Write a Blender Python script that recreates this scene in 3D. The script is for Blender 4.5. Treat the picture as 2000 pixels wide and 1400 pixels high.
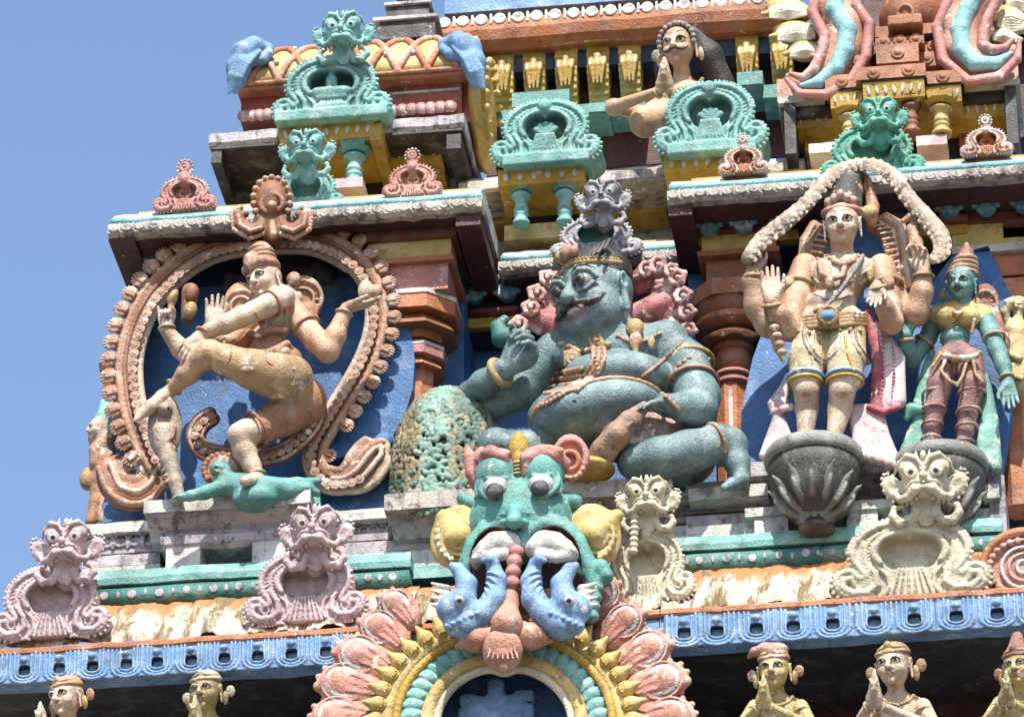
import bpy, bmesh, math, random
import numpy as np
from mathutils import Vector, Matrix
R = math.radians
for o in list(bpy.data.objects): bpy.data.objects.remove(o)
SC = bpy.context.scene
COL = SC.collection
# ---------------- camera, sky, sun, exposure ----------------
ELEV, AZ, DIST, FPX = R(30), R(7.8), 40.0, 10000.0
CR = Vector((math.cos(AZ), math.sin(AZ), 0))
CD = Vector((-math.sin(AZ) * math.cos(ELEV), math.cos(AZ) * math.cos(ELEV), math.sin(ELEV)))
CU = CR.cross(CD)
CAM = -CD * DIST
cam_d = bpy.data.cameras.new('camera'); cam = bpy.data.objects.new('camera', cam_d); COL.objects.link(cam)
cam_d.lens = 36 * FPX / 2000; cam_d.sensor_width = 36; cam_d.clip_end = 5000; cam_d.clip_start = .5
Mc = Matrix((CR, CU, -CD)).transposed().to_4x4(); Mc.translation = CAM
cam.matrix_world = Mc
SC.camera = cam
SUN_EL, SUN_AZ = R(56), R(9)      # azimuth: to the right of straight-on
w = bpy.data.worlds.new("World"); SC.world = w; w.use_nodes = True
nt = w.node_tree; bg = nt.nodes['Background']; bg.inputs[1].default_value = .14
sky = nt.nodes.new('ShaderNodeTexSky'); sky.sky_type = 'NISHITA'; sky.sun_disc = False
sky.sun_elevation = SUN_EL; sky.air_density = 1.1; sky.dust_density = 1.8; sky.ozone_density = 2.6
sunv = Vector((math.sin(SUN_AZ) * math.cos(SUN_EL), -math.cos(SUN_AZ) * math.cos(SUN_EL), math.sin(SUN_EL)))
sky.sun_rotation = math.atan2(sunv.x, sunv.y)
nt.links.new(sky.outputs[0], bg.inputs[0])
sl = bpy.data.lights.new('sun', 'SUN'); sl.energy = 5.0; sl.angle = R(.5); sl.color = (1, .95, .86)
so = bpy.data.objects.new('sun', sl); COL.objects.link(so); so.rotation_euler = sunv.to_track_quat('Z', 'Y').to_euler()
SC.view_settings.view_transform = 'Standard'; SC.view_settings.look = 'None'
SC.view_settings.exposure = .78; SC.view_settings.gamma = 1
SC.view_settings.use_curve_mapping = False

# ---------------- geometry helpers ----------------
COSE = math.cos(ELEV)
def P(px, py, Y=0.0):
    d = CD * FPX + CR * (px - 1000) - CU * (py - 700)
    t = (Y - CAM.y) / d.y
    return CAM + d * t
def XX(px, z, Y):
    a = P(px, 700, Y); b = P(px, 600, Y)
    t = (z - a.z) / (b.z - a.z)
    return a.x + (b.x - a.x) * t
def HZ(h): return h / (250 * COSE)
def S(v): return v / 250.0

def setp(o, label=None, cat=None, group=None, kind=None):
    for k, v in (('label', label), ('category', cat), ('group', group), ('kind', kind)):
        if v: o[k] = v
    return o
def thing(name, loc, label, cat, group=None):
    o = bpy.data.objects.new(name, None); COL.objects.link(o); o.location = loc
    o.empty_display_size = .1
    return setp(o, label, cat, group)
def link(name, me, mats=(), parent=None, smooth=False):
    if len(me.materials) == 0:
        for m in mats: me.materials.append(m)
    o = bpy.data.objects.new(name, me); COL.objects.link(o)
    if smooth:
        me.polygons.foreach_set('use_smooth', [True] * len(me.polygons))
    if parent:
        o.parent = parent
        p = parent; off = Vector((0, 0, 0))
        while p: off += p.location; p = p.parent
        o.location = -off
    return o
def pdmesh(name, v, f, mi=None):
    me = bpy.data.meshes.new(name); me.from_pydata([tuple(x) for x in v], [], f); 
    if mi is not None: me.polygons.foreach_set('material_index', mi)
    me.validate(); me.update(); return me
def newbm(): return bmesh.new()
def bmobj(name, bm, mats, parent=None, smooth=False, bevel=0, seg=2):
    if bevel:
        es = [e for e in bm.edges if len(e.link_faces) == 2 and e.calc_face_angle(0) > .5]
        bmesh.ops.bevel(bm, geom=es, offset=bevel, segments=seg, affect='EDGES', profile=.6, clamp_overlap=True)
    bmesh.ops.recalc_face_normals(bm, faces=bm.faces)
    me = bpy.data.meshes.new(name); bm.to_mesh(me); bm.free()
    return link(name, me, mats if isinstance(mats, (list, tuple)) else [mats], parent, smooth)
def addbox(bm, x0, x1, y0, y1, z0, z1):
    v = [bm.verts.new((x, y, z)) for z in (z0, z1) for x, y in ((x0, y0), (x1, y0), (x1, y1), (x0, y1))]
    for f in ((0, 1, 2, 3), (4, 5, 6, 7), (0, 1, 5, 4), (1, 2, 6, 5), (2, 3, 7, 6), (3, 0, 4, 7)):
        bm.faces.new([v[i] for i in f])
rng = random.Random(7)
def profile_bar(name, mat, x0, x1, prof, parent, bevel=.008, nseg=1, wob=0.0, smooth=False):
    """prof: closed list of (y,z) in world units, extruded along x"""
    bm = newbm(); rings = []
    r = random.Random(hash((round(x0, 3), round(prof[0][1], 3))) & 0xffff)
    for i in range(nseg + 1):
        x = x0 + (x1 - x0) * i / nseg
        dy = r.uniform(-wob, wob); dz = r.uniform(-wob, wob)
        rings.append([bm.verts.new((x, y + dy, z + dz)) for y, z in prof])
    n = len(prof)
    for a, b in zip(rings, rings[1:]):
        for i in range(n): bm.faces.new((a[i], a[(i + 1) % n], b[(i + 1) % n], b[i]))
    bm.faces.new(rings[0]); bm.faces.new(rings[-1][::-1])
    return bmobj(name, bm, mat, parent, smooth, bevel if nseg == 1 else 0)
def bar(name, mat, pl, pr, pt, pb, Y, dep, parent, bevel=.01, nseg=1, wob=0.0, sag=0):
    """box whose front face spans pl..pr, pt..pb (photo px, measured at its middle) on the plane Y"""
    m = (pl + pr) / 2; zb = P(m, pb, Y).z; zt = P(m, pt, Y).z
    x0 = XX(pl, zb, Y); x1 = XX(pr, zb, Y)
    if nseg == 1:
        bm = newbm(); addbox(bm, x0, x1, Y, Y + dep, zb, zt)
        return bmobj(name, bm, mat, parent, False, bevel)
    b = min(.02, (zt - zb) / 4)
    prof = [(Y + b, zb), (Y, zb + b), (Y, zt - b), (Y + b, zt), (Y + dep, zt), (Y + dep, zb)]
    return profile_bar(name, mat, x0, x1, prof, parent, nseg=nseg, wob=wob)
def pbar(name, mat, pl, pr, py, Y, prof, parent, bevel=.006, nseg=1, wob=0, smooth=False):
    """profile bar: prof = [(back_m, up_px)] relative to point (mid,py) at Y"""
    m = (pl + pr) / 2; z = P(m, py, Y).z
    x0 = XX(pl, z, Y); x1 = XX(pr, z, Y)
    return profile_bar(name, mat, x0, x1, [(Y + a, z + HZ(b)) for a, b in prof], parent, bevel, nseg, wob, smooth)
def prism(name, mat, cx, cy, z0, z1, r0, r1, n, parent, rot=0, bevel=.006, smooth=False, sy=1.0):
    bm = newbm()
    a = [bm.verts.new((cx + r0 * math.cos(rot + 2 * math.pi * i / n), cy + sy * r0 * math.sin(rot + 2 * math.pi * i / n), z0)) for i in range(n)]
    b = [bm.verts.new((cx + r1 * math.cos(rot + 2 * math.pi * i / n), cy + sy * r1 * math.sin(rot + 2 * math.pi * i / n), z1)) for i in range(n)]
    for i in range(n): bm.faces.new((a[i], a[(i + 1) % n], b[(i + 1) % n], b[i]))
    bm.faces.new(a[::-1]); bm.faces.new(b)
    return bmobj(name, bm, mat, parent, smooth, bevel)
def lathe(name, mat, c, prof, parent, n=32, smooth=True, sy=1.0, rot=0.0):
    """prof [(r,z)] metres about vertical axis at c"""
    bm = newbm(); rings = []
    for r, z in prof:
        rings.append([bm.verts.new((c[0] + max(r, .001) * math.cos(rot + 2 * math.pi * i / n), c[1] + sy * max(r, .001) * math.sin(rot + 2 * math.pi * i / n), c[2] + z)) for i in range(n)])
    for a, b in zip(rings, rings[1:]):
        for i in range(n): bm.faces.new((a[i], a[(i + 1) % n], b[(i + 1) % n], b[i]))
    bm.faces.new(rings[0][::-1]); bm.faces.new(rings[-1])
    o = bmobj(name, bm, mat, parent, smooth)
    return o

# ---------------- materials ----------------
_M = {}
def paint(name, col, rough=.55, stain=.35, dirt=.3, chip=.12, chipcol=(.55, .47, .36), dirtcol=(.05, .042, .035), bump=.5, streak=0.0, tint=None, scale=1.0, wear=.55):
    if name in _M: return _M[name]
    m = bpy.data.materials.new(name); m.use_nodes = True; _M[name] = m
    n = m.node_tree.nodes; L = m.node_tree.links
    b = n['Principled BSDF']; b.inputs['Roughness'].default_value = rough
    geo = n.new('ShaderNodeNewGeometry'); pos = geo.outputs['Position']
    def noise(sc, det=4, ro=.6, vec=None, dist=0):
        t = n.new('ShaderNodeTexNoise'); t.inputs['Scale'].default_value = sc * scale; t.inputs['Detail'].default_value = det
        t.inputs['Roughness'].default_value = ro; t.inputs['Distortion'].default_value = dist
        L.new(vec or pos, t.inputs['Vector']); return t.outputs['Fac']
    def ramp(f, a, c):
        r = n.new('ShaderNodeMapRange'); r.inputs['From Min'].default_value = a; r.inputs['From Max'].default_value = c
        L.new(f, r.inputs['Value']); return r.outputs['Result']
    def mix(f, a, c, fm=None):
        x = n.new('ShaderNodeMix'); x.data_type = 'RGBA'
        if fm is not None:
            k = n.new('ShaderNodeMath'); k.operation = 'MULTIPLY'; k.inputs[1].default_value = fm; L.new(f, k.inputs[0]); f = k.outputs[0]
        L.new(f, x.inputs[0])
        for s_, v in ((x.inputs[6], a), (x.inputs[7], c)):
            if isinstance(v, tuple): s_.default_value = (*v[:3], 1)
            else: L.new(v, s_)
        return x.outputs[2]
    dirt = min(.95, dirt * 1.8); col = tuple(x * .80 for x in col)
    lite = tuple(min(.85, c * 1.0 + (1 - c) * .30) for c in col); dark = tuple(c * .62 for c in col)
    if tint: lite = tint
    c = mix(ramp(noise(2.2, 7, .65), .38, .62), dark, col, 1.0)
    c = mix(ramp(noise(5.5, 6, .68, dist=.4), .5, .72), c, lite, stain * 1.6)
    if streak:
        mp = n.new('ShaderNodeMapping'); mp.inputs['Scale'].default_value = (9, 9, .9); L.new(pos, mp.inputs[0])
        c = mix(ramp(noise(1.0, 5, .65, mp.outputs[0]), .5, .68), c, dirtcol, streak)
    c = mix(ramp(noise(8, 10, .78, dist=.4), .525, .62), c, dirtcol, dirt)
    c = mix(ramp(noise(34, 6, .7), .62, .70), c, dirtcol, dirt * .8)
    if chip:
        c = mix(ramp(noise(7.5, 9, .7, dist=.2), .67 - chip * .32, .69 - chip * .32), c, chipcol, .85)
    if wear:
        pm = n.new('ShaderNodeMath'); pm.operation = 'MULTIPLY'; L.new(ramp(geo.outputs['Pointiness'], .52, .60), pm.inputs[0]); L.new(ramp(noise(14, 5, .7), .42, .60), pm.inputs[1])
        at = n.new('ShaderNodeAttribute'); at.attribute_name = 'fine'; p2 = n.new('ShaderNodeMath'); p2.operation = 'MULTIPLY'; L.new(pm.outputs[0], p2.inputs[0]); L.new(at.outputs['Fac'], p2.inputs[1])
        c = mix(p2.outputs[0], c, tuple(min(.8, .25 + x * .8) for x in chipcol), wear)
    L.new(c, b.inputs['Base Color'])
    bp = n.new('ShaderNodeBump'); bp.inputs['Strength'].default_value = bump; bp.inputs['Distance'].default_value = .02
    ad = n.new('ShaderNodeMath'); ad.operation = 'ADD'
    L.new(noise(14, 8, .72), ad.inputs[0]); L.new(noise(60, 3, .6), ad.inputs[1])
    L.new(ad.outputs[0], bp.inputs['Height']); L.new(bp.outputs[0], b.inputs['Normal'])
    return m
K = dict(
 face=paint('sea green mask paint', (.13, .40, .355), stain=.3, dirt=.3, chip=.12),
 teal=paint('teal paint', (.12, .37, .33), stain=.3, dirt=.22, chip=.10),
 mint=paint('mint paint', (.23, .54, .49), stain=.45, dirt=.25, chip=.12),
 green=paint('green paint', (.13, .50, .36), stain=.35, dirt=.2, chip=.06),
 dkteal=paint('dark teal paint', (.035, .22, .19), dirt=.3, chip=.05),
 giant=paint('blue grey skin paint', (.175, .285, .295), rough=.42, stain=.4, dirt=.3, chip=.16, chipcol=(.42, .36, .27)),
 yellow=paint('yellow paint', (.62, .38, .035), dirt=.3, chip=.05, chipcol=(.75, .7, .6)),
 paleyellow=paint('pale yellow paint', (.72, .52, .17), dirt=.25, chip=.12, chipcol=(.75, .7, .6)),
 cream=paint('cream paint', (.80, .73, .53), dirt=.25, stain=.3, chip=.05, chipcol=(.45, .36, .2)),
 skin=paint('peach skin paint', (.66, .40, .24), rough=.45, stain=.5, dirt=.25, chip=.10, chipcol=(.75, .68, .55)),
 paleskin=paint('pale skin paint', (.70, .52, .38), rough=.45, stain=.5, dirt=.28, chip=.10, chipcol=(.78, .72, .62)),
 orange=paint('orange paint', (.56, .19, .065), stain=.25, dirt=.3, chip=.12, chipcol=(.72, .62, .5)),
 brown=paint('brown paint', (.30, .115, .05), stain=.2, dirt=.4, chip=.14, chipcol=(.6, .5, .4)),
 terra=paint('terracotta paint', (.42, .15, .06), stain=.2, dirt=.25, chip=.06, chipcol=(.6, .4, .25)),
 red=paint('red paint', (.40, .075, .045), stain=.25, dirt=.35, chip=.1, chipcol=(.7, .55, .45)),
 maroon=paint('maroon paint', (.085, .018, .015), stain=.08, dirt=.4, chip=.02),
 pink=paint('pink paint', (.72, .52, .54), stain=.5, dirt=.25, chip=.08, chipcol=(.8, .74, .7)),
 rose=paint('rose paint', (.60, .24, .20), stain=.5, dirt=.25, chip=.18, chipcol=(.78, .68, .58)),
 salmon=paint('salmon paint', (.64, .30, .20), stain=.55, dirt=.25, chip=.2, chipcol=(.75, .62, .45)),
 blue=paint('blue paint', (.042, .17, .42), stain=.22, dirt=.22, chip=.04, chipcol=(.25, .38, .55)),
 skyblue=paint('light blue paint', (.19, .38, .66), stain=.4, dirt=.25, chip=.10, chipcol=(.7, .66, .6)),
 paleblue=paint('pale blue paint', (.42, .52, .64), stain=.4, dirt=.4, chip=.10, chipcol=(.6, .58, .52)),
 navy=paint('navy paint', (.012, .035, .085), stain=.15, dirt=.3, chip=.0),
 lilac=paint('lilac white paint', (.56, .51, .55), stain=.3, dirt=.5, chip=.12, chipcol=(.74, .72, .70), streak=.65),
 white=paint('white paint', (.76, .73, .68), streak=.4, stain=.2, dirt=.4, chip=.1, chipcol=(.5, .42, .32)),
 carved=paint('stained carved plaster', (.60, .53, .46), stain=.3, dirt=.9, chip=.2, chipcol=(.78, .74, .66), streak=.8),
 grey=paint('grey plaster', (.44, .43, .46), stain=.4, dirt=.4, chip=.12, chipcol=(.7, .68, .66)),
 stone=paint('dark stone', (.055, .058, .045), stain=.25, dirt=.4, chip=.08, chipcol=(.3, .3, .24)),
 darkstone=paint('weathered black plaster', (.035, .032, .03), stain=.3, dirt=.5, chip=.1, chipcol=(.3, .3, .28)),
 black=paint('black paint', (.012, .012, .013), rough=.35, stain=.1, dirt=0, chip=0, bump=.1),
 hole=paint('painted shade black', (.008, .008, .012), stain=.0, dirt=0, chip=0),  # near-black colour standing in for the darkness of voids and undersides
 eye=paint('eye white paint', (.72, .72, .70), rough=.3, stain=0, dirt=.1, chip=0, bump=.1),
 gold=paint('ochre bead paint', (.50, .33, .13), dirt=.35, chip=.2, chipcol=(.75, .65, .5)),
 ribbon=paint('turquoise ribbon paint', (.30, .62, .66), stain=.4, dirt=.3, chip=.1, chipcol=(.75, .74, .7)),
)

# ---------------- implicit-surface sculpting ----------------
def V(*a): return np.array(a, dtype=np.float32)
def rotm(yaw=0, pitch=0, roll=0):
    """local frame: x right, y back (front is -y), z up"""
    return np.array(Matrix.Rotation(R(yaw), 3, 'Z') @ Matrix.Rotation(R(pitch), 3, 'X') @ Matrix.Rotation(R(roll), 3, 'Y'), dtype=np.float32)
class Sculpt:
    def __init__(s, vox=.011): s.p = []; s.vox = vox
    def _add(s, fn, lo, hi, mat, k, op): s.p.append((fn, np.array(lo, dtype=np.float32), np.array(hi, dtype=np.float32), mat, k, op))
    def cap(s, a, b, ra, rb=None, mat=None, k=.02, op='u'):
        rb = ra if rb is None else rb
        a = np.array(a, dtype=np.float32); b = np.array(b, dtype=np.float32); ba = b - a; L2 = max(float(ba @ ba), 1e-9)
        def fn(x, y, z):
            px, py, pz = x - a[0], y - a[1], z - a[2]
            h = np.clip((px * ba[0] + py * ba[1] + pz * ba[2]) / L2, 0, 1)
            return np.sqrt((px - ba[0] * h) ** 2 + (py - ba[1] * h) ** 2 + (pz - ba[2] * h) ** 2) - (ra + (rb - ra) * h)
        r = max(ra, rb); s._add(fn, np.minimum(a, b) - r, np.maximum(a, b) + r, mat, k, op)
    def tube(s, pts, rs, mat=None, k=.01, op='u'):
        if not isinstance(rs, (list, tuple)): rs = [rs] * len(pts)
        for i in range(len(pts) - 1): s.cap(pts[i], pts[i + 1], rs[i], rs[i + 1], mat, k, op)
    def ell(s, c, r, rot=None, mat=None, k=.02, op='u'):
        c = np.array(c, dtype=np.float32); r = np.array(r if isinstance(r, (list, tuple, np.ndarray)) else (r, r, r), dtype=np.float32)
        Rt = np.eye(3, dtype=np.float32) if rot is None else rot
        def fn(x, y, z):
            px, py, pz = x - c[0], y - c[1], z - c[2]
            u = (px * Rt[0, 0] + py * Rt[1, 0] + pz * Rt[2, 0]); v = (px * Rt[0, 1] + py * Rt[1, 1] + pz * Rt[2, 1]); w_ = (px * Rt[0, 2] + py * Rt[1, 2] + pz * Rt[2, 2])
            k0 = np.sqrt((u / r[0]) ** 2 + (v / r[1]) ** 2 + (w_ / r[2]) ** 2); k1 = np.sqrt((u / r[0] ** 2) ** 2 + (v / r[1] ** 2) ** 2 + (w_ / r[2] ** 2) ** 2) + 1e-6
            return k0 * (k0 - 1) / k1
        m = float(r.max()); s._add(fn, c - m, c + m, mat, k, op)
    def box(s, c, h, rot=None, rad=.01, mat=None, k=.005, op='u'):
        c = np.array(c, dtype=np.float32); h = np.array(h, dtype=np.float32) - rad
        Rt = np.eye(3, dtype=np.float32) if rot is None else rot
        def fn(x, y, z):
            px, py, pz = x - c[0], y - c[1], z - c[2]
            q = [np.abs(px * Rt[0, i] + py * Rt[1, i] + pz * Rt[2, i]) - h[i] for i in range(3)]
            o = np.sqrt(np.maximum(q[0], 0) ** 2 + np.maximum(q[1], 0) ** 2 + np.maximum(q[2], 0) ** 2)
            return o + np.minimum(np.maximum(q[0], np.maximum(q[1], q[2])), 0) - rad
        m = float(np.linalg.norm(h) + rad); s._add(fn, c - m, c + m, mat, k, op)
    def tor(s, c, R0, r, rot=None, mat=None, k=.01, op='u', sx=1.0):
        """ring lying in the local xy plane (axis = local z)"""
        c = np.array(c, dtype=np.float32); Rt = np.eye(3, dtype=np.float32) if rot is None else rot
        def fn(x, y, z):
            px, py, pz = x - c[0], y - c[1], z - c[2]
            u = (px * Rt[0, 0] + py * Rt[1, 0] + pz * Rt[2, 0]) / sx; v = (px * Rt[0, 1] + py * Rt[1, 1] + pz * Rt[2, 1]); w_ = (px * Rt[0, 2] + py * Rt[1, 2] + pz * Rt[2, 2])
            return np.sqrt((np.sqrt(u * u + v * v) - R0) ** 2 + w_ * w_) - r
        m = (R0 + r) * max(1, sx); s._add(fn, c - m, c + m, mat, k, op)
    def plate(s, poly, L, Rm, z0, z1, rad=.01, mat=None, k=.01, op='u'):
        """polygon (local px) extruded between local depths z0..z1 (px towards the viewer)"""
        o = L(0, 0, 0); du = L(1, 0, 0) - o; dv = L(0, 1, 0) - o; su = float(np.linalg.norm(du)); sv = float(np.linalg.norm(dv)); eu = du / su; ev = dv / sv; ew = -Rm[:, 1]
        pl = np.array(poly, dtype=np.float32) * np.array([su, sv], dtype=np.float32); za, zb = z0 / 250, z1 / 250
        def fn(x, y, z):
            px, py, pz = x - o[0], y - o[1], z - o[2]
            u = px * eu[0] + py * eu[1] + pz * eu[2]; v = px * ev[0] + py * ev[1] + pz * ev[2]; w_ = px * ew[0] + py * ew[1] + pz * ew[2]
            u, v = np.broadcast_arrays(u, v)
            d = np.full(u.shape, 1e9, dtype=np.float32); sg = np.ones(u.shape, dtype=np.float32); N_ = len(pl)
            for i in range(N_):
                a, b = pl[i], pl[i - 1]; e = b - a; wx, wy = u - a[0], v - a[1]
                h = np.clip((wx * e[0] + wy * e[1]) / float(e @ e + 1e-12), 0, 1); d = np.minimum(d, (wx - e[0] * h) ** 2 + (wy - e[1] * h) ** 2)
                c1 = v >= a[1]; c2 = v < b[1]; c3 = e[0] * wy > e[1] * wx
                flip = (c1 & c2 & c3) | (~c1 & ~c2 & ~c3); sg = np.where(flip, -sg, sg)
            d2 = sg * np.sqrt(d) + rad; dw = np.abs(w_ - (za + zb) / 2) - (zb - za) / 2 + rad
            return np.minimum(np.maximum(d2, dw), 0) + np.sqrt(np.maximum(d2, 0) ** 2 + np.maximum(dw, 0) ** 2) - rad
        cs = [L(a[0], a[1], w_) for a in poly for w_ in (z0, z1)]; s._add(fn, np.min(cs, 0), np.max(cs, 0), mat, k, op)
    def build(s, name, parent=None, mats=None, default='skin', split=None):
        vx = s.vox
        sol = [p for p in s.p if p[5] == 'u']
        lo = np.min([p[1] for p in sol], 0) - 3 * vx; hi = np.max([p[2] for p in sol], 0) + 3 * vx
        n = np.ceil((hi - lo) / vx).astype(int) + 1
        F = np.full(tuple(n), 1.0, dtype=np.float32)
        ax = [lo[i] + vx * np.arange(n[i], dtype=np.float32) for i in range(3)]
        for fn, a, b, mat, k, op in s.p:
            if op == 'p': continue
            pad = k + 2.5 * vx
            i0 = np.maximum(np.floor((a - pad - lo) / vx).astype(int), 0); i1 = np.minimum(np.ceil((b + pad - lo) / vx).astype(int) + 1, n)
            if (i1 <= i0).any(): continue
            sl_ = tuple(slice(i0[i], i1[i]) for i in range(3))
            x = ax[0][sl_[0]][:, None, None]; y = ax[1][sl_[1]][None, :, None]; z = ax[2][sl_[2]][None, None, :]
            d = fn(x, y, z); A = F[sl_]
            if op == 'u':
                h = np.maximum(k - np.abs(A - d), 0) / max(k, 1e-6); F[sl_] = np.minimum(A, d) - h * h * k * .25
            else:
                d = -d; h = np.maximum(k - np.abs(A - d), 0) / max(k, 1e-6); F[sl_] = np.maximum(A, d) + h * h * k * .25
        v, f = surfnets(F, lo, vx)
        names = []
        def mid_(m):
            m = m or default
            if m not in names: names.append(m)
            return names.index(m)
        fc = v[f].mean(1); x, y, z = fc[:, 0], fc[:, 1], fc[:, 2]
        best = np.full(len(f), 9.0, dtype=np.float32); mi = np.zeros(len(f), dtype=np.int32)
        for fn, a, b, mat, k, op in s.p:
            if op == 's' and not mat: continue
            pd = 2 * vx
            sel = np.where((x > a[0] - pd) & (x < b[0] + pd) & (y > a[1] - pd) & (y < b[1] + pd) & (z > a[2] - pd) & (z < b[2] + pd))[0]
            if not len(sel): continue
            d = fn(x[sel], y[sel], z[sel])
            if op == 'u':
                g = d < best[sel]; best[sel[g]] = d[g]; mi[sel[g]] = mid_(mat)
            elif op == 'p':
                mi[sel[d < 0]] = mid_(mat)
            else:
                mi[sel[np.abs(d) < vx * 1.2]] = mid_(mat)
        if split is None: split = name not in WHOLE
        if split:
            lab = np.arange(len(v)); ed = np.concatenate([f[:, [0, 1]], f[:, [1, 2]], f[:, [2, 3]]])
            while True:
                m_ = np.minimum(lab[ed[:, 0]], lab[ed[:, 1]]); l0 = lab.copy()
                np.minimum.at(lab, ed[:, 0], m_); np.minimum.at(lab, ed[:, 1], m_); lab = lab[lab]
                if (lab == l0).all(): break
            fl = lab[f[:, 0]]; us, ct = np.unique(fl, return_counts=True); us = us[ct > 12]
            if len(us) > 1:
                out = None
                for u_ in us[np.argsort(-ct[ct > 12])]:
                    o_ = mk_mesh(name, v, f[fl == u_], mi[fl == u_], names, parent); out = out or o_
                return out
            f, mi = f[np.isin(fl, us)], mi[np.isin(fl, us)]
        return mk_mesh(name, v, f, mi, names, parent)
WHOLE = {'scales'}
def mk_mesh(name, v, f, mi, names, parent):
    if 1:
        used = np.unique(f); rm = np.zeros(len(v), dtype=np.int64); rm[used] = np.arange(len(used)); v = v[used]; f = rm[f]
        me = bpy.data.meshes.new(name)
        me.vertices.add(len(v)); me.vertices.foreach_set('co', v.astype(np.float32).ravel())
        me.loops.add(len(f) * 4); me.loops.foreach_set('vertex_index', f.astype(np.int32).ravel())
        me.polygons.add(len(f)); me.polygons.foreach_set('loop_start', np.arange(0, len(f) * 4, 4, dtype=np.int32))
        me.polygons.foreach_set('material_index', mi); me.polygons.foreach_set('use_smooth', np.ones(len(f), dtype=bool))
        for nm in names: me.materials.append(K[nm])
        me.update(calc_edges=True)
        at = me.attributes.new('fine', 'FLOAT', 'POINT'); at.data.foreach_set('value', np.ones(len(v), dtype=np.float32))
        return link(name, me, (), parent)
def surfnets(F, lo, vx):
    Sg = F < 0
    n = np.array(F.shape) - 1
    cnt = np.zeros(tuple(n), dtype=np.int8)
    cs = [(i, j, k) for i in (0, 1) for j in (0, 1) for k in (0, 1)]
    for i, j, k in cs: cnt += Sg[i:i + n[0], j:j + n[1], k:k + n[2]]
    act = (cnt > 0) & (cnt < 8)
    ii = np.argwhere(act); idx = np.full(tuple(n), -1, dtype=np.int64); idx[act] = np.arange(len(ii))
    val = {c: F[ii[:, 0] + c[0], ii[:, 1] + c[1], ii[:, 2] + c[2]] for c in cs}
    acc = np.zeros((len(ii), 3)); num = np.zeros(len(ii))
    for c in cs:
        for a in range(3):
            if c[a] == 0:
                e = list(c); e[a] = 1; e = tuple(e)
                A, B = val[c], val[e]; m = (A < 0) != (B < 0)
                t = A[m] / (A[m] - B[m]); pos = np.tile(np.array(c, dtype=float), (m.sum(), 1)); pos[:, a] = t
                acc[m] += pos; num[m] += 1
    v = (ii + acc / num[:, None]) * vx + lo
    quads = []
    for a in range(3):
        b, c = (a + 1) % 3, (a + 2) % 3
        s0 = [slice(None)] * 3; s1 = [slice(None)] * 3; s0[a] = slice(0, -1); s1[a] = slice(1, None)
        A = Sg[tuple(s0)]; B = Sg[tuple(s1)]
        e = np.argwhere(A != B)
        e = e[(e[:, b] > 0) & (e[:, c] > 0) & (e[:, b] < n[b]) & (e[:, c] < n[c])]
        fl = A[e[:, 0], e[:, 1], e[:, 2]]
        def g(db, dc):
            q = e.copy(); q[:, b] += db; q[:, c] += dc; return idx[q[:, 0], q[:, 1], q[:, 2]]
        q = np.stack([g(-1, -1), g(0, -1), g(0, 0), g(-1, 0)], 1)
        q[~fl] = q[~fl][:, ::-1]; quads.append(q)
    f = np.concatenate(quads); f = f[(f >= 0).all(1)]
    return v, f
# ================= ground =================
GZ = CAM.z - 1.6
bm = newbm(); vs = [bm.verts.new((x * 900, y * 900, GZ)) for x, y in ((-1, -1), (1, -1), (1, 1), (-1, 1))]; bm.faces.new(vs)
setp(bmobj('ground', bm, paint('paved ground', (.13, .11, .085), rough=.9, chip=0, scale=.3)), kind='structure')
# ================= tower =================
tower = thing('temple_tower', (0, 0, 0), 'brightly painted carved plaster temple tower filling the frame with tiered cornices and blue niches', 'temple tower')
T = tower
def inst(name, me, loc, parent, scale=None, rot=None):
    o = bpy.data.objects.new(name, me); COL.objects.link(o); o.parent = parent
    o.location = loc
    if scale is not None: o.scale = scale if isinstance(scale, (tuple, list)) else (scale,) * 3
    if rot is not None: o.rotation_euler = rot
    return o
def mesh_of(o):
    me = o.data; bpy.data.objects.remove(o); return me

# --- hidden lower body of the tower down to the ground, back mass and upper core
bm = newbm(); zb = P(1000, 1420, -.4).z
addbox(bm, -7.5, 30, .4, 30, GZ, zb - .9); bmobj('lower_wall', bm, K['cream'], T)
bm = newbm(); addbox(bm, P(300, 1100, .8).x, 30, .8, 30, zb - .9, P(1000, 560, .8).z); bmobj('wall', bm, K['blue'], T)

K['soffit'] = paint('shade darkened soffit plaster', (.022, .019, .018), stain=.15, dirt=.3, chip=.06, chipcol=(.10, .08, .06))  # base colour cut to near black to imitate deep shade under the eave
# --- lower eave: blue fascia, lip, sloping top
YE = -1.2
def eave(pl, pr, ptop, pbot, nm_w):
    bar('fascia', K['skyblue'], pl, pr, ptop, pbot, YE, .14, T, .01, max(2, int((pr - pl) / 40)), .006)
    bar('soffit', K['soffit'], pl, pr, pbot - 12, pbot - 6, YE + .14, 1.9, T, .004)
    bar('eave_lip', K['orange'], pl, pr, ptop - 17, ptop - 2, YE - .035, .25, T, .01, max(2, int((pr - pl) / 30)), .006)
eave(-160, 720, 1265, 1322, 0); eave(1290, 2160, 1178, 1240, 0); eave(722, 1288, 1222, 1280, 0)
bar('recess_wall', K['maroon'], -120, 2160, 1290, 1500, .2, .2, T, 0)
LEDGE = P(1000, 1640, -1.2).z
bm = newbm(); addbox(bm, P(-300, 1600, -1.4).x, P(2300, 1600, -1.4).x, -1.45, .39, LEDGE - .25, LEDGE); bmobj('statue_ledge', bm, K['lilac'], T, False, .02)
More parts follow.
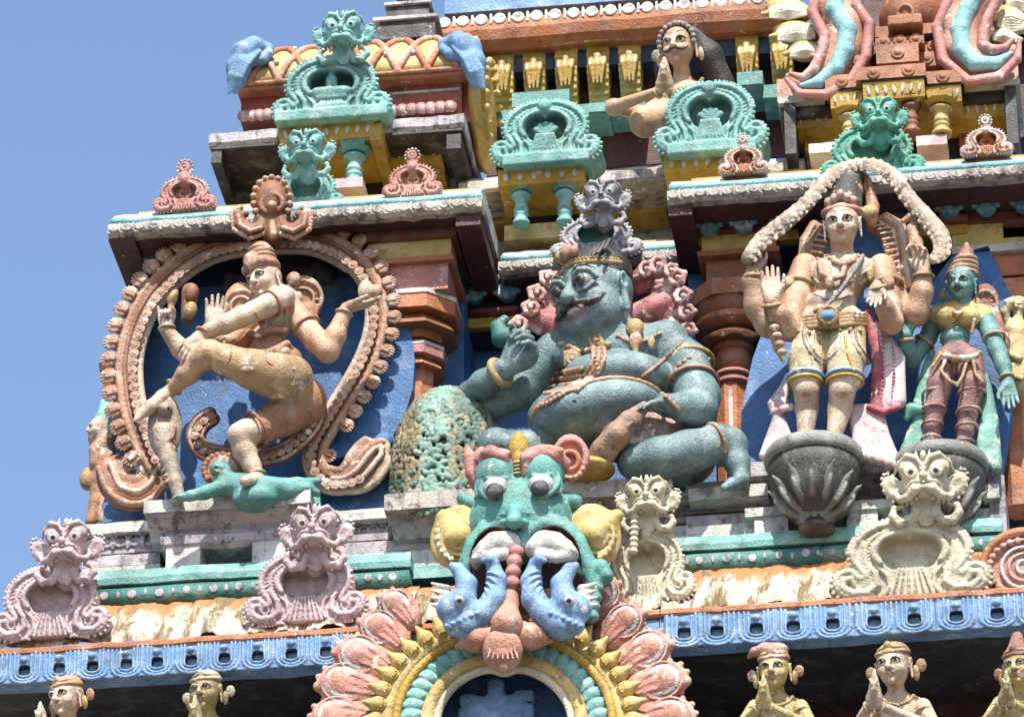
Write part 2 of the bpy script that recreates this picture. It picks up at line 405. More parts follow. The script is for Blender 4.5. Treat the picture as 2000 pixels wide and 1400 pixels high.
# lumpy kapota
def kapota(pl, pr, pbot, seed, h=92):
    m = (pl + pr) / 2; z0 = P(m, pbot, YE).z; x0 = XX(pl, z0, YE); x1 = XX(pr, z0, YE)
    r = np.random.RandomState(seed); nx = int((x1 - x0) / .012); ny = 54
    xs = np.linspace(x0, x1, nx); ph = r.rand(8) * 6.28; fr = np.array([7, 13, 21, 34, 55, 90, 3.5, 140.])
    rib = sum(np.sin(xs * fr[i] + ph[i]) * a for i, a in enumerate((.012, .013, .012, .010, .006, .004, .01, .002)))
    H = HZ(h + 26); D = .45
    rows = []
    for j in range(ny + 1):
        t = j / ny; a = t * math.pi / 2
        y = YE + .02 + D * t ** 1.15; z = z0 + H * t ** .85
        amp = .9 * math.sin(math.pi * min(1, t * 1.25)) ** .7 + .3 if t < .8 else .45
        wob = .010 * np.abs(np.sin(xs * 16 + 3 * t + ph[3])) + .008 * np.sin(xs * 40 + 9 * t + ph[2]) + .005 * np.sin(xs * 73 - 14 * t) + .004 * np.sin(xs * 160 + 30 * t)
        rows.append(np.stack([xs, y - (rib * 1.3 + wob) * amp, np.full(nx, z) + (rib * .9 if j < 5 else 0)], 1))
    v = np.concatenate(rows); i = np.arange(nx - 1)[None, :] + (np.arange(ny) * nx)[:, None]; i = i.ravel()
    f = np.stack([i, i + 1, i + nx + 1, i + nx], 1)
    me = bpy.data.meshes.new('eave_top'); me.from_pydata(v.tolist(), [], f.tolist())
    mi = []
    me.update()
    o = link('eave_top', me, [MK], T, True); return o
# kapota material: orange at the top, cream plaster drips below, mossy stains (zoned along the height, as painted)
def kap_mat():
    m = paint('eave top plaster', (.80, .72, .56), stain=.4, dirt=.6, chip=.1, streak=.5, dirtcol=(.12, .085, .03))
    n = m.node_tree.nodes; L = m.node_tree.links; b = n['Principled BSDF']; old = b.inputs['Base Color'].links[0].from_socket
    geo = n.new('ShaderNodeNewGeometry'); sp = n.new('ShaderNodeSeparateXYZ'); L.new(geo.outputs['Position'], sp.inputs[0])
    mp = n.new('ShaderNodeMapping'); mp.inputs['Scale'].default_value = (7, 2, 1.2); L.new(geo.outputs['Position'], mp.inputs[0])
    t = n.new('ShaderNodeTexNoise'); t.inputs['Scale'].default_value = 1; t.inputs['Detail'].default_value = 6; L.new(mp.outputs[0], t.inputs['Vector'])
    a = n.new('ShaderNodeMath'); a.operation = 'MULTIPLY_ADD'; L.new(t.outputs['Fac'], a.inputs[0]); a.inputs[1].default_value = .55; L.new(sp.outputs[1], a.inputs[2])
    r = n.new('ShaderNodeMapRange'); r.inputs['From Min'].default_value = -.70; r.inputs['From Max'].default_value = -.58; L.new(a.outputs[0], r.inputs['Value'])
    x = n.new('ShaderNodeMix'); x.data_type = 'RGBA'; L.new(r.outputs[0], x.inputs[0]); L.new(old, x.inputs[6]); x.inputs[7].default_value = (.50, .16, .055, 1)
    t2 = n.new('ShaderNodeTexNoise'); t2.inputs['Scale'].default_value = .9; t2.inputs['Detail'].default_value = 9; t2.inputs['Roughness'].default_value = .72; L.new(mp.outputs[0], t2.inputs['Vector'])
    r2 = n.new('ShaderNodeMapRange'); r2.inputs['From Min'].default_value = .50; r2.inputs['From Max'].default_value = .56; L.new(t2.outputs['Fac'], r2.inputs['Value'])
    y = n.new('ShaderNodeMix'); y.data_type = 'RGBA'; L.new(r2.outputs[0], y.inputs[0]); L.new(x.outputs[2], y.inputs[6]); y.inputs[7].default_value = (.16, .11, .045, 1)
    L.new(y.outputs[2], b.inputs['Base Color']); return m
MK = kap_mat()
kapota(-160, 800, 1246, 3); kapota(1290, 2160, 1163, 5); kapota(800, 1290, 1205, 8)
# fascia tiles
s = Sculpt(.007)
def utile():
    s = Sculpt(.0075); w = .105; h = .155
    def U(w, h, r, y):
        pts = [V(-w, y, h)]
        for i in range(9):
            a = math.pi + math.pi * i / 8; pts.append(V(w * math.cos(a) , y, -h * .45 + .6 * w * math.sin(a) * 1.15))
        pts.append(V(w, y, h)); s.tube(pts, r, 'skyblue', k=.004)
    s.box(V(0, .02, .0), V(.135, .02, .135), None, .004, 'skyblue')
    U(.112, .13, .0125, .0); U(.078, .13, .0105, -.004); U(.05, .11, .009, -.006)
    s.box(V(0, -.01, .02), V(.036, .03, .045), None, .012, 'skyblue', k=.01)
    s.ell(V(0, -.035, .045), (.032, .03, .03), None, 'skyblue', k=.01)
    s.box(V(0, .0, -.035), V(.036, .045, .030), None, .01, 'navy', op='s')
    return mesh_of(s.build('fascia_tile'))
MT = utile()
for px, py in ((49, 1295), (117, 1291), (182, 1288), (248, 1286), (308, 1284), (374, 1282), (439, 1279), (504, 1276), (570, 1272), (637, 1268), (-16, 1299), (700, 1264)):
    p = P(px, py + 2, YE - .02); z = P(280, 1292, YE).z
    inst('fascia_tile', MT, (p.x, YE - .02, z + .004), T, (1.0, 1, .95))
z = P(1725, 1208, YE).z
for px in (1337, 1401, 1478, 1550, 1627, 1708, 1786, 1868, 1948, 2022):
    inst('fascia_tile', MT, (XX(px, z, YE), YE - .02, z), T, (1.12, 1, 1.0))
# --- teal band and torus with dots
def tealband(pl, pr, pt, Y, flat=26, tor=36, dots=True):
    h = flat + tor
    pbar('teal_band', K['mint'], pl, pr, pt + flat, Y, [(0, 0), (-.01, flat * .4), (0, flat), (.5, flat), (.5, 0)], T, .012, max(2, int((pr - pl) / 50)), .005)
    prof = [(.12, -1)]
    for i in range(9):
        a = math.pi / 2 - math.pi * i / 8
        prof.append((.06 - .075 * math.cos(a), -1 - tor * (.5 - .5 * math.sin(a))))
    prof.append((.3, -1 - tor)); prof.append((.3, -1))
    pbar('torus_moulding', K['dkteal'], pl + 4, pr - 3, pt + flat, Y, prof, T, 0, max(2, int((pr - pl) / 50)), .004, True)
    if dots:
        m = (pl + pr) / 2; z = P(m, pt + flat + tor * .55, Y - .01).z
        x = XX(pl + 14, z, Y); xe = XX(pr - 10, z, Y); i = 0; r = random.Random(int(pl))
        while x < xe:
            big = i % 2 == 0
            inst('dot', MDOT, (x, Y - .015, z + r.uniform(-.008, .008)), T, ((.034 if big else .016) * r.uniform(.8, 1.15), .008, (.034 if big else .028)))
            x += .098 + r.uniform(-.01, .01); i += 1
bm = newbm(); bmesh.ops.create_uvsphere(bm, u_segments=14, v_segments=8, radius=1)
MDOT = mesh_of(bmobj('dot', bm, K['lilac'], None, True))
bm = newbm(); bmesh.ops.create_uvsphere(bm, u_segments=12, v_segments=8, radius=1)
MPEARL = mesh_of(bmobj('bead', bm, K['white'], None, True))
YB = -.75
tealband(190, 802, 1098, YB); tealband(1302, 1958, 1033, YB, 24, 38)
bar('teal_band', K['mint'], 804, 1300, 1090, 1114, YB + .15, .4, T, .01)
bar('ledge', K['white'], 804, 1300, 1062, 1090, YB + .18, .4, T, .01)
# --- plinth (lavender white)
YP = -.42
def plinth(pl, pr, py):   # py: top edge at mid
    pbar('plinth_cap', K['white'], pl, pr, py + 19, YP - .06, [(0, 0), (0, 19), (.9, 19), (.9, 0)], T, .01, 6, .003)
    pbar('plinth_band', K['lilac'], pl, pr, py + 60, YP, [(.0, 0), (0, 12), (.03, 16), (.05, 22), (.06, 40), (.5, 40), (.5, 0)], T, 0, 8, .002)
    pbar('plinth_band', K['lilac'], pl, pr, py + 84, YP - .07, [(0, 0), (0, 18), (.03, 23), (.5, 23), (.5, 0)], T, 0, 8, .003)
    pbar('plinth_base', K['white'], pl, pr, py + 108, YP - .12, [(0, 0), (0, 22), (.03, 24), (.5, 24), (.5, 0)], T, 0, 8, .003)
plinth(160, 312, 1020); plinth(575, 880, 994); plinth(880, 1345, 976); plinth(1340, 1935, 925)
# scallops on the far left plinth band
s = Sculpt(.007); s.tor(V(0, 0, 0), .055, .013, rotm(0, 90, 0), 'lilac'); s.cap(V(-.055, 0, 0), V(-.055, 0, -.07), .013, None, 'lilac'); s.cap(V(.055, 0, 0), V(.055, 0, -.07), .013, None, 'lilac')
s.ell(V(0, 0.01, -.01), (.035, .012, .04), None, 'lilac')
MSC = mesh_of(s.build('scallop'))
z = P(236, 1055, YP).z
for px in (178, 207, 236, 265, 294): inst('scallop', MSC, (XX(px, z, YP), YP - .005, z), T)
z = P(700, 1032, YP).z
for px in range(652, 760, 19): inst('scallop', MSC, (XX(px, z, YP), YP + .03, z), T, (.6, .8, .6))
# pedestal under the dancer
YD = -.85
pbar('pedestal_slab', K['white'], 280, 606, 992, YD, [(0, 0), (0, 23), (1.3, 23), (1.3, 0)], T, .012, 7, .004)
pbar('pedestal_moulding', K['lilac'], 286, 604, 1030, YD + .02, [(.16, 0), (.15, 6), (.08, 18), (.03, 26), (0, 30), (0, 38), (1.2, 38), (1.2, 0)], T, 0, 7, .004)
pbar('pedestal_slab', K['lilac'], 312, 582, 1062, YD + .10, [(.06, 0), (.01, 7), (0, 20), (.02, 24), (1, 24), (1, 0)], T, 0, 6, .004)
pbar('pedestal_neck', K['lilac'], 322, 574, 1042, YD + .14, [(0, -2), (0, 16), (1, 16), (1, -2)], T, 0)
bar('pedestal_recess', K['lilac'], 335, 565, 1062, 1108, YD + .40, .5, T, 0)
for a, b, c, d in ((323, 390, 1060, 1108), (492, 556, 1052, 1100)): bar('pedestal_pier', K['white'], a, b, c, d, YD + .13, .5, T, .012)
bar('pedestal_plate', K['teal'], 545, 625, 955, 985, YD + .35, .4, T, .01)
# central pedestal slab
pbar('pedestal_slab', K['carved'], 750, 1312, 978, -.80, [(0, 0), (0, 30), (1.4, 30), (1.4, 0)], T, .015, 9, .005)
pbar('pedestal_moulding', K['lilac'], 760, 1300, 1012, -.76, [(.2, 0), (.14, 12), (.04, 24), (0, 30), (0, 36), (1.2, 36), (1.2, 0)], T, 0, 9, .004)
bar('block', K['lilac'], 1055, 1148, 848, 905, -.55, .4, T, .015)
# right pedestals
pbar('plinth_cap', K['lilac'], 1420, 1936, 925, -.58, [(0, 0), (0, 26), (1.2, 26), (1.2, 0)], T, .012, 8, .004)
pbar('plinth_band', K['lilac'], 1428, 1925, 962, -.54, [(.14, 0), (.05, 12), (0, 24), (0, 38), (1.2, 38), (1.2, 0)], T, 0, 8, .003)
pbar('plinth_cap', K['white'], 1345, 1500, 972, -.60, [(0, 0), (0, 22), (1.2, 22), (1.2, 0)], T, .012, 4, .004)
bar('block', K['lilac'], 1422, 1500, 903, 930, -.62, .3, T, .012)
for a, b, c, d in ((1474, 1540, 996, 1044), (1655, 1715, 985, 1030)): bar('pedestal_pier', K['white'], a, b, c, d, -.66, .4, T, .012)
pbar('pedestal_slab', K['white'], 1455, 1745, 1000, -.68, [(0, 0), (0, 16), (.8, 16), (.8, 0)], T, .01, 5, .003)
# right end return wall
bm = newbm()
zt = P(1935, 935, -.5).z; zl = P(1955, 1075, -.7).z
x1 = P(1935, 935, -.55).x
addbox(bm, x1 - .02, x1 + .10, -.55, .8, zl, zt); bmobj('return_wall', bm, K['lilac'], T, False, .01)
bar('end_block', K['white'], 1920, 1952, 945, 972, -.62, .3, T, .01)
bar('niche_back', K['navy'], 1930, 2160, 840, 1120, .6, .2, T, 0)
bar('base_slab', K['lilac'], 1960, 2160, 1050, 1075, -.3, .9, T, .01)
# octagonal medallion zone backing
bar('eave_block', K['orange'], 1888, 1925, 1085, 1160, -1.02, .4, T, .01)

# --- upper slabs (cornices)
def cornice(pl, pr, py, Y, face=26, parent=T, dep=1.6, top=True, under=.48):
    """py: bottom of front face at mid"""
    n = max(3, int((pr - pl) / 45))
    pbar('cornice_face', K['carved'], pl, pr, py, Y, [(.035, 0), (0, 5), (0, face - 5), (.03, face), (.16, face), (.16, 6), (.10, 0)], parent, 0, n * 2, .006)
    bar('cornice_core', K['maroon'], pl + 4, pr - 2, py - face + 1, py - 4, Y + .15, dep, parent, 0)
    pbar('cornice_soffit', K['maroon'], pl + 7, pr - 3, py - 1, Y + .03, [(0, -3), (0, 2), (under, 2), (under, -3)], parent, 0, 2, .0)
    # carved lozenges on the face
    z = P((pl + pr) / 2, py - face * .52, Y).z; x = XX(pl + 12, z, Y); xe = XX(pr - 6, z, Y); r = random.Random(int(pl))
    while x < xe:
        inst('carved_lozenge', MLOZ, (x, Y - .004, z), parent, (r.uniform(.85, 1.1), 1, r.uniform(.85, 1.1)))
        x += .105
    if not top: return
    pf = [(.02, face)]
    for i in range(7):
        a = math.pi * i / 6
        pf.append((.085 - .045 * math.sin(a) * 1.0, face + 1 + 16 * (1 - math.cos(a)) / 2))
    pf += [(.5, face + 17), (.5, face)]
    pbar('roll_moulding', K['ribbon'], pl + 3, pr - 3, py, Y, pf, parent, 0, n, .004, True)
    pbar('cornice_top', K['white'], pl + 4, pr - 6, py, Y, [(.10, face + 16), (.12, face + 27), (.20, face + 40), (.34, face + 52), (1.2, face + 52), (1.2, face + 16)], parent, 0, n * 2, .006, False)
    pbar('cornice_fillet', K['paleyellow'], pl + 40, pr - 40, py, Y, [(.36, face + 50), (.36, face + 66), (1.2, face + 66), (1.2, face + 50)], parent, .01, 3, .003)
s = Sculpt(.006)
s.tor(V(0, 0, 0), .028, .009, rotm(0, 90, 0), 'carved', sx=1.25); s.cap(V(.052, 0, -.035), V(.052, 0, .035), .009, .009, 'carved'); s.ell(V(0, 0, 0), (.014, .012, .014), None, 'carved')
MLOZ = mesh_of(s.build('carved_lozenge'))
YS = -.75
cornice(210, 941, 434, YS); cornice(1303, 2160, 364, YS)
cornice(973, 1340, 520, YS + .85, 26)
# side edges of the left slab: mint quarter
# inner soffit block & dark recess under slabs
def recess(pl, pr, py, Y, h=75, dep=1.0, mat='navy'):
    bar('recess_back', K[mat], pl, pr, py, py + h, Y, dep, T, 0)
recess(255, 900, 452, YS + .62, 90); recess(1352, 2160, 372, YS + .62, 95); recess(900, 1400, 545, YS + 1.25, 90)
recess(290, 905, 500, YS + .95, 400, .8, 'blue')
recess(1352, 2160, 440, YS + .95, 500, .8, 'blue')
bar('soffit_beam', K['maroon'], 212, 262, 440, 470, YS + .05, 1.2, T, .01)
bar('soffit_beam', K['maroon'], 890, 938, 414, 440, YS + .06, 1.3, T, .01)
bar('soffit_beam', K['maroon'], 1306, 1352, 396, 420, YS + .06, 1.3, T, .01)
# lotus brackets
def lotus():
    s = Sculpt(.007)
    s.cap(V(0, .06, .09), V(0, .02, -.03), .045, .07, 'ribbon2')
    s.box(V(0, .05, .10), V(.085, .05, .02), None, .01, 'ribbon2')
    for a in (-46, -23, 0, 23, 46):
        r = R(a); s.cap(V(.02 * math.sin(r), .0 if a == 0 else .02, .05), V(.105 * math.sin(r), -.02, .05 - .125 * math.cos(r)), .014, .024, 'ribbon2', k=.012)
    return mesh_of(s.build('lotus_bracket'))
K['ribbon2'] = paint('lotus bracket paint', (.10, .30, .40), stain=.6, dirt=.3, chip=.2, chipcol=(.35, .5, .55))
MLB = lotus()
for lst, Y, zy in (((290, 700, 758, 815, 868), YS + .42, (500, 470)), ((1385, 1452, 1530, 1853, 1925, 2000), YS + .42, (1452, 425)), ((925, 990), YS + 1.12, (925, 562))):
    z = P(zy[0], zy[1], Y).z if Y < 0.3 else P(925, 568, Y).z
    if Y == YS + .42 and lst[0] == 290: z = P(700, 462, Y).z
    if lst[0] == 1385: z = P(1850, 400, Y).z
    for px in lst: inst('lotus_bracket', MLB, (XX(px, z, Y), Y, z), T, 1.15)
# beams under brackets
def rollbeam(pl, pr, py, Y, hh=18, mat='red2'):
    pf = [(.2, 0)] + [(.05 - .05 * math.sin(math.pi * i / 6), hh * (1 - math.cos(math.pi * i / 6)) / 2) for i in range(7)] + [(.2, hh)]
    pf = [(.4, 0)] + pf[1:-1] + [(.4, hh)]
    return pbar('roll_beam', K[mat], pl, pr, py, Y, pf, T, 0, 2, 0, True)
K['red2'] = paint('oxblood gloss paint', (.20, .05, .03), rough=.3, stain=.15, dirt=.2, chip=.04)
for pl, pr, py, Y in ( (905, 1010, 612, .38), (1350, 1410, 450, -.28), (1500, 1560, 442, -.28), (1790, 1890, 432, -.3), (1960, 2160, 432, -.28)):
    rollbeam(pl, pr, py, Y); bar('beam', K['yellow'], pl, pr, py + 1, py + 26, Y + .06, .5, T, .004)

# --- pilaster capitals
def pilaster(nm, c, Y, levels, shaft=None, rot=math.pi / 8):
    t = bpy.data.objects.new('pilaster', None); COL.objects.link(t); t.parent = T; t.empty_display_size = .1
    for lv in levels:
        kind, mat, py0, py1, r0, r1 = lv[:6]; yy = Y; px = lv[6] if len(lv) > 6 else c
        z0 = P(px, py1, yy).z; z1 = P(px, py0, yy).z; x = XX(px, (z0 + z1) / 2, yy)
        if kind == 'sq':
            bm = newbm(); addbox(bm, x - r0, x + r0, yy - r0, yy + r0, z0, z1); bmobj('capital', bm, K[mat], t, False, .012)
        elif kind == 'oct': prism('capital', K[mat], x, yy, z0, z1, r0, r1, 8, t, rot, .012)
        else: prism('shaft' if kind == 'sh' else 'capital_ring', K[mat], x, yy, z0, z1, r0, r1, 8 if kind == 'sh' else 28, t, rot, .006, kind != 'sh')
    return t
Yc = -.12
# py values are where the piece's axis would show at depth Yc
pilaster('l', 812, Yc, [
 ('sq', 'red2', 498, 514, .38, .38), ('sq', 'paleyellow', 514, 546, .33, .33), ('sq', 'orange', 546, 556, .35, .35), ('sq', 'rose', 556, 606, .30, .30),
 ('oct', 'white', 606, 614, .37, .37), ('oct', 'orange', 614, 640, .36, .36), ('oct', 'terra', 640, 668, .35, .24), ('oct', 'orange', 668, 684, .23, .23),
 ('oct', 'white', 694, 700, .255, .255), ('oct', 'rose', 700, 716, .25, .25), ('oct', 'orange', 716, 735, .24, .17), ('sh', 'orange', 735, 1000, .15, .15)])
pilaster('r', 1432, .05, [
 ('sq', 'red2', 476, 494, .33, .33, 1450), ('sq', 'paleyellow', 494, 526, .29, .29, 1450), ('sq', 'orange', 526, 536, .32, .32, 1450), ('sq', 'terra', 536, 582, .24, .24, 1445),
 ('oct', 'orange', 582, 612, .35, .35), ('cy', 'terra', 612, 640, .22, .32), ('cy', 'orange', 640, 652, .30, .30), ('cy', 'brown', 652, 680, .29, .14),
 ('cy', 'terra', 680, 695, .17, .17), ('cy', 'orange', 695, 735, .135, .155), ('cy', 'rose', 735, 742, .15, .15), ('cy', 'terra', 742, 750, .135, .135), ('cy', 'rose', 750, 757, .145, .145), ('sh', 'orange', 757, 1010, .125, .125)])
pilaster('rr', 1945, .12, [
 ('sq', 'red2', 460, 480, .36, .36, 1950), ('sq', 'paleyellow', 480, 520, .34, .34, 1950), ('sq', 'white', 520, 534, .34, .34, 1950), ('sq', 'orange', 534, 575, .28, .28, 1950),
 ('oct', 'orange', 585, 640, .36, .36, 1985), ('oct', 'terra', 640, 700, .3, .15, 1985), ('sh', 'orange', 700, 1000, .14, .14, 1985)])
# white strip down each visible face of the right shaft
x = XX(1432, P(1432, 850, .05).z, .05)
for a in (-22.5 - 67.5 + 22.5, -45 - 67.5):
    r = R(a); c_ = Vector((x + .126 * math.cos(r), Yc + .126 * math.sin(r), 0))
bm = newbm(); addbox(bm, x - .018, x + .012, -.072, -.05, P(1432, 1000, .05).z, P(1432, 775, .05).z); bmobj('painted_stripe', bm, K['white'], T, False, .002)

# far-left side pillar (side face of the tower)
pilaster('fl', 232, .75, [('oct', 'terra', 715, 735, .15, .17), ('oct', 'orange', 735, 800, .13, .13), ('oct', 'terra', 800, 820, .19, .14), ('oct', 'orange', 820, 850, .12, .18), ('cy', 'terra', 850, 900, .12, .14), ('cy', 'blue', 900, 915, .15, .15), ('cy', 'orange', 915, 985, .14, .10)])

# ================= upper storey =================
YU = -.02
def dkslab(pl, pr, py, Y, face=24, dep=1.2, tmat='paleblue'):
    pbar('roof_slab', K['carved'] if tmat == 'c' else K['lilac'], pl, pr, py, Y, [(.02, 0), (0, 6), (0, face), (.02, face + 3), (dep, face + 3), (dep, 2)], T, 0, 10, .006)
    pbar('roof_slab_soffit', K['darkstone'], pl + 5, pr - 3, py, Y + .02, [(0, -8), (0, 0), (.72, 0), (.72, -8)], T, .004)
    pbar('roof_slab_top', K[tmat], pl + 4, pr - 4, py, Y, [(.05, face), (.12, face + 12), (.3, face + 22), (dep, face + 22), (dep, face)], T, 0, 8, .005)
dkslab(408, 540, 280, YU); dkslab(745, 906, 252, YU); dkslab(540, 745, 266, YU + .02)
# dark hanging sides under the left slab
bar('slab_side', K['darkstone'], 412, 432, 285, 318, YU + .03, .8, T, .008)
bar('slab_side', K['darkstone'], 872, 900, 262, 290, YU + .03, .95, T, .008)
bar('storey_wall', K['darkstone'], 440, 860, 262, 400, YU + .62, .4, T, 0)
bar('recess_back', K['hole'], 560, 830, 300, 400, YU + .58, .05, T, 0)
def frieze(pl, pr, pt, pb, Y, dep=.5, n=7, mat='yellow', parent=T, slope=.03):
    b_ = pbar('frieze', K[mat], pl, pr, pb, Y, [(slope, 0), (0, pb - pt - 2), (.0, pb - pt), (dep, pb - pt), (dep, 0)], parent, .006)
    z = P((pl + pr) / 2, (pt + pb) / 2, Y).z; x0 = XX(pl, z, Y); x1 = XX(pr, z, Y)
    for i in range(n):
        x = x0 + (x1 - x0) * (i + .6) / (n + .2)
        inst('petal_mark', MPEARL, (x, Y + slope * .5 - .002, z), parent, ((x1 - x0) / n * .22, .012, HZ(pb - pt) * .30), (0, R(12 if i > n / 2 else -8), 0))
frieze(545, 730, 238, 270, YU - .14, .75, 9); bar('frieze_shade_sheet', K['hole'], 560, 722, 270, 276, YU - .09, .7, T, 0); frieze(490, 560, 300, 322, YU + .45, .3, 3); frieze(498, 570, 324, 350, YU + .5, .3, 0)  # black sheet added below the big frieze so its underside looks shaded
frieze(742, 862, 282, 312, YU + .34, .3, 5); frieze(800, 868, 322, 345, YU + .5, .3, 3)
bm = newbm(); z1 = P(735, 238, YU - .14).z; addbox(bm, XX(722, z1, YU - .14), XX(745, z1, YU - .14), YU - .13, YU + .6, z1 - .16, z1 - .005); bmobj('frieze_return', bm, K['yellow'], T, False, .01)
# barrel roof
t = thing('barrel_roof', P(700, 200, .3), 'yellow barrel roof with crossed orange lozenge bands behind the top left turquoise ornament', 'roof')
YRf = YU + .18
m_ = 692; z0 = P(m_, 150, YRf).z; x0 = XX(460, z0, YRf); x1 = XX(925, z0, YRf)
pf = [(YRf + .35 - .42 * math.cos(math.pi * i / 22), z0 + .42 * math.sin(math.pi * i / 22)) for i in range(12)]
pf = [(YRf + .42 - .45 * math.cos(R(a)), z0 - .0 + .50 * math.sin(R(a))) for a in range(0, 181, 12)]
profile_bar('roof_shell', K['paleyellow'], x0, x1, pf, t, 0, 8, .004, True)
def onroof(u, a): return V(x0 + (x1 - x0) * u, YRf + .42 - .46 * math.cos(R(a)), z0 + .51 * math.sin(R(a)))
s = Sculpt(.011)
for i in range(-2, 11):
    for sg in (1, -1):
        pts = [onroof(i / 8.0 + sg * (a / 90.) * .17 + .06, a) for a in range(0, 100, 6)]
        pts = [p for p in pts if x0 + .02 < p[0] < x1 - .02]
        if len(pts) > 1: s.tube(pts, .026, 'orange' if (i + sg) % 2 else 'salmon', k=.01)
s.tube([onroof(u, 0) + V(0, 0, -.02) for u in np.linspace(0.01, .99, 9)], .02, 'orange')
s.build('lozenge_band', t)
for i in range(9):
    for a in (22, 58):
        u = (i + (.5 if a == 22 else 0)) / 8.7
        inst('roof_stud', MPEARL, Vector(onroof(u, a).tolist()) - t.location, t, .022)
bar('roof_frieze', K['red'], 470, 545, 176, 236, YRf + .1, .6, t, .01); bar('roof_frieze', K['red'], 752, 902, 160, 232, YRf + .1, .6, t, .01)
bar('roof_ledge', K['orange'], 462, 914, 150, 160, YRf - .03, .6, t, .01, 6, .004)
bar('white_line', K['white'], 760, 898, 176, 180, YRf + .085, .03, t, 0)
for a, b, c, d in ((476, 540, 226, 3, ), (768, 880, 213, 5)):
    z = P((a + b) / 2, c - 1, YRf + .05).z
    for i in range(d + 2):
        px = a + (b - a) * i / (d + 1)
        sc_ = Sculpt(.008) if i == 0 and a == 476 else None
        if sc_:
            sc_.tor(V(0, 0, 0), .03, .018, rotm(0, 90, 20), 'rose'); sc_.ell(V(0, -.01, 0), .02, None, 'white'); MCURL = mesh_of(sc_.build('curl'))
        inst('curl', MCURL, Vector((XX(px, z, YRf + .05), YRf + .05, z)) - t.location, t, 1.15)
bm = newbm(); xa = XX(905, z0, YRf); 
addbox(bm, x1 - .12, x1 + .02, YRf + .15, YRf + .9, z0 - .42, z0 - .02); bmobj('roof_end', bm, K['red'], t, False, .01)
# yellow gable end bulging to the right
s = Sculpt(.012); s.ell(V(x1, YRf + .5, z0 - .12), (.10, .5, .5), None, 'yellow')
for i in range(14):
    a = R(-70 + i * 17); s.ell(V(x1 + .09, YRf + .5 - .42 * math.sin(a + .0), z0 - .12 + .42 * math.cos(a)), .035, None, 'yellow')
s.build('gable_end', t)
# blue corner birds
def corner(px, py, sg, lab):
    s = Sculpt(.008); b = lambda x, y, d=0: V(*P(px + sg * x, py + y, YRf - .10 + d))
    s.tube([b(38, -32, .08), b(10, -36, .02), b(-10, -22), b(-20, 5), b(-24, 30), b(-26, 50)], [.05, .08, .10, .095, .07, .03], 'skyblue', k=.04)
    s.tube([b(10, -10, .02), b(25, -12, .04), b(38, -22, .06), b(36, -34, .08)], [.06, .05, .04, .03], 'skyblue', k=.02)
    for i in range(9):
        t = i / 8; s.tube([b(-4 + 26 * t, -44 + 2 * i, -.02), b(-20 + 18 * t, -12 + 10 * t, -.10), b(-36 + 22 * t, 18 + 6 * t, -.08), b(-40 + 22 * t, 56 - 16 * t, -.03)], [.014, .02, .02, .010], 'skyblue', k=.002)
    for i in range(12): t = i / 11; s.ell(b(-12 - 28 * math.sin(t * 1.5), -40 + 92 * t, -.02), .018, None, 'skyblue', k=.004)
    o = s.build('corner_ornament'); setp(o, lab, 'ornament', 'blue feathered roof corner ornaments')
corner(486, 128, 1, 'light blue feathered corner ornament at the left end of the yellow barrel roof'); corner(905, 118, -1, 'light blue feathered corner ornament at the right end of the yellow barrel roof')

# --- centre of the upper storey
YC = .42
pbar('roof_slab', K['carved'], 895, 1330, 362, YC, [(.02, 0), (0, 6), (0, 22), (.10, 42), (.40, 80), (.75, 120), (1.6, 120), (1.6, 0)], T, 0, 10, .006)
pbar('roof_slab_top', K['paleblue'], 897, 1545, 362, YC + .005, [(.03, 26), (.10, 46), (.40, 84), (.75, 124), (1.6, 124), (1.6, 26)], T, 0, 8, .004)
pbar('roof_slab', K['carved'], 1480, 1570, 340, YC, [(.02, 0), (0, 6), (0, 22), (.10, 42), (1.6, 60), (1.6, 0)], T, 0, 4, .006)
bar('storey_wall', K['paleblue'], 930, 1330, 372, 520, YC + .75, .4, T, 0)
bar('recess_back', K['navy'], 900, 1380, 355, 400, YC + .6, .1, T, 0)
frieze(905, 1300, 392, 424, YC + .42, .3, 16); 
def kbase(pl, pr, pt, pb, Y, n):
    frieze(pl, pr, pt, pb, Y, .8, n); bar('frieze_shadow_board', K['hole'], pl - 3, pr + 2, pt - 7, pt, Y - .005, .8, T, 0); bar('frieze_shade_sheet', K['hole'], pl + 12, pr - 10, pb, pb + 5, Y + .05, .72, T, 0)  # black strip above and sheet below the frieze stand in for shade
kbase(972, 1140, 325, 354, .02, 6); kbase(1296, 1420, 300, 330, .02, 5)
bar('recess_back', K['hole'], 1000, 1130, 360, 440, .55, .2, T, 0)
bar('ledge', K['paleyellow'], 985, 1095, 437, 466, .30, .4, T, .01)
# balusters
def baluster(px, pyt, pyb, Y, r, mats, nm='baluster'):
    z0 = P(px, pyb, Y).z; z1 = P(px, pyt, Y).z; x = XX(px, (z0 + z1) / 2, Y); h = z1 - z0
    t = bpy.data.objects.new(nm, None); COL.objects.link(t); t.parent = T
    a, b = mats
    prism('abacus', K[a], x, Y, z1 - h * .16, z1, r * 1.35, r * 1.5, 4, t, math.pi / 4, .008)
    prism('abacus', K[a], x, Y, z1 - h * .26, z1 - h * .17, r * .95, r * 1.4, 8, t, math.pi / 8, .006)
    pf = [(.55, .0), (.8, .0), (.8, .08), (.6, .1), (.62, .2), (.72, .23), (.62, .26), (.62, .32), (.75, .35), (.62, .38), (.55, .5), (.62, .58), (.85, .62), (.95, .66), (.8, .70), (.6, .74)]
    lathe('column', K[b], (x, Y, z0), [(r * u, h * v) for u, v in pf], t, 18)
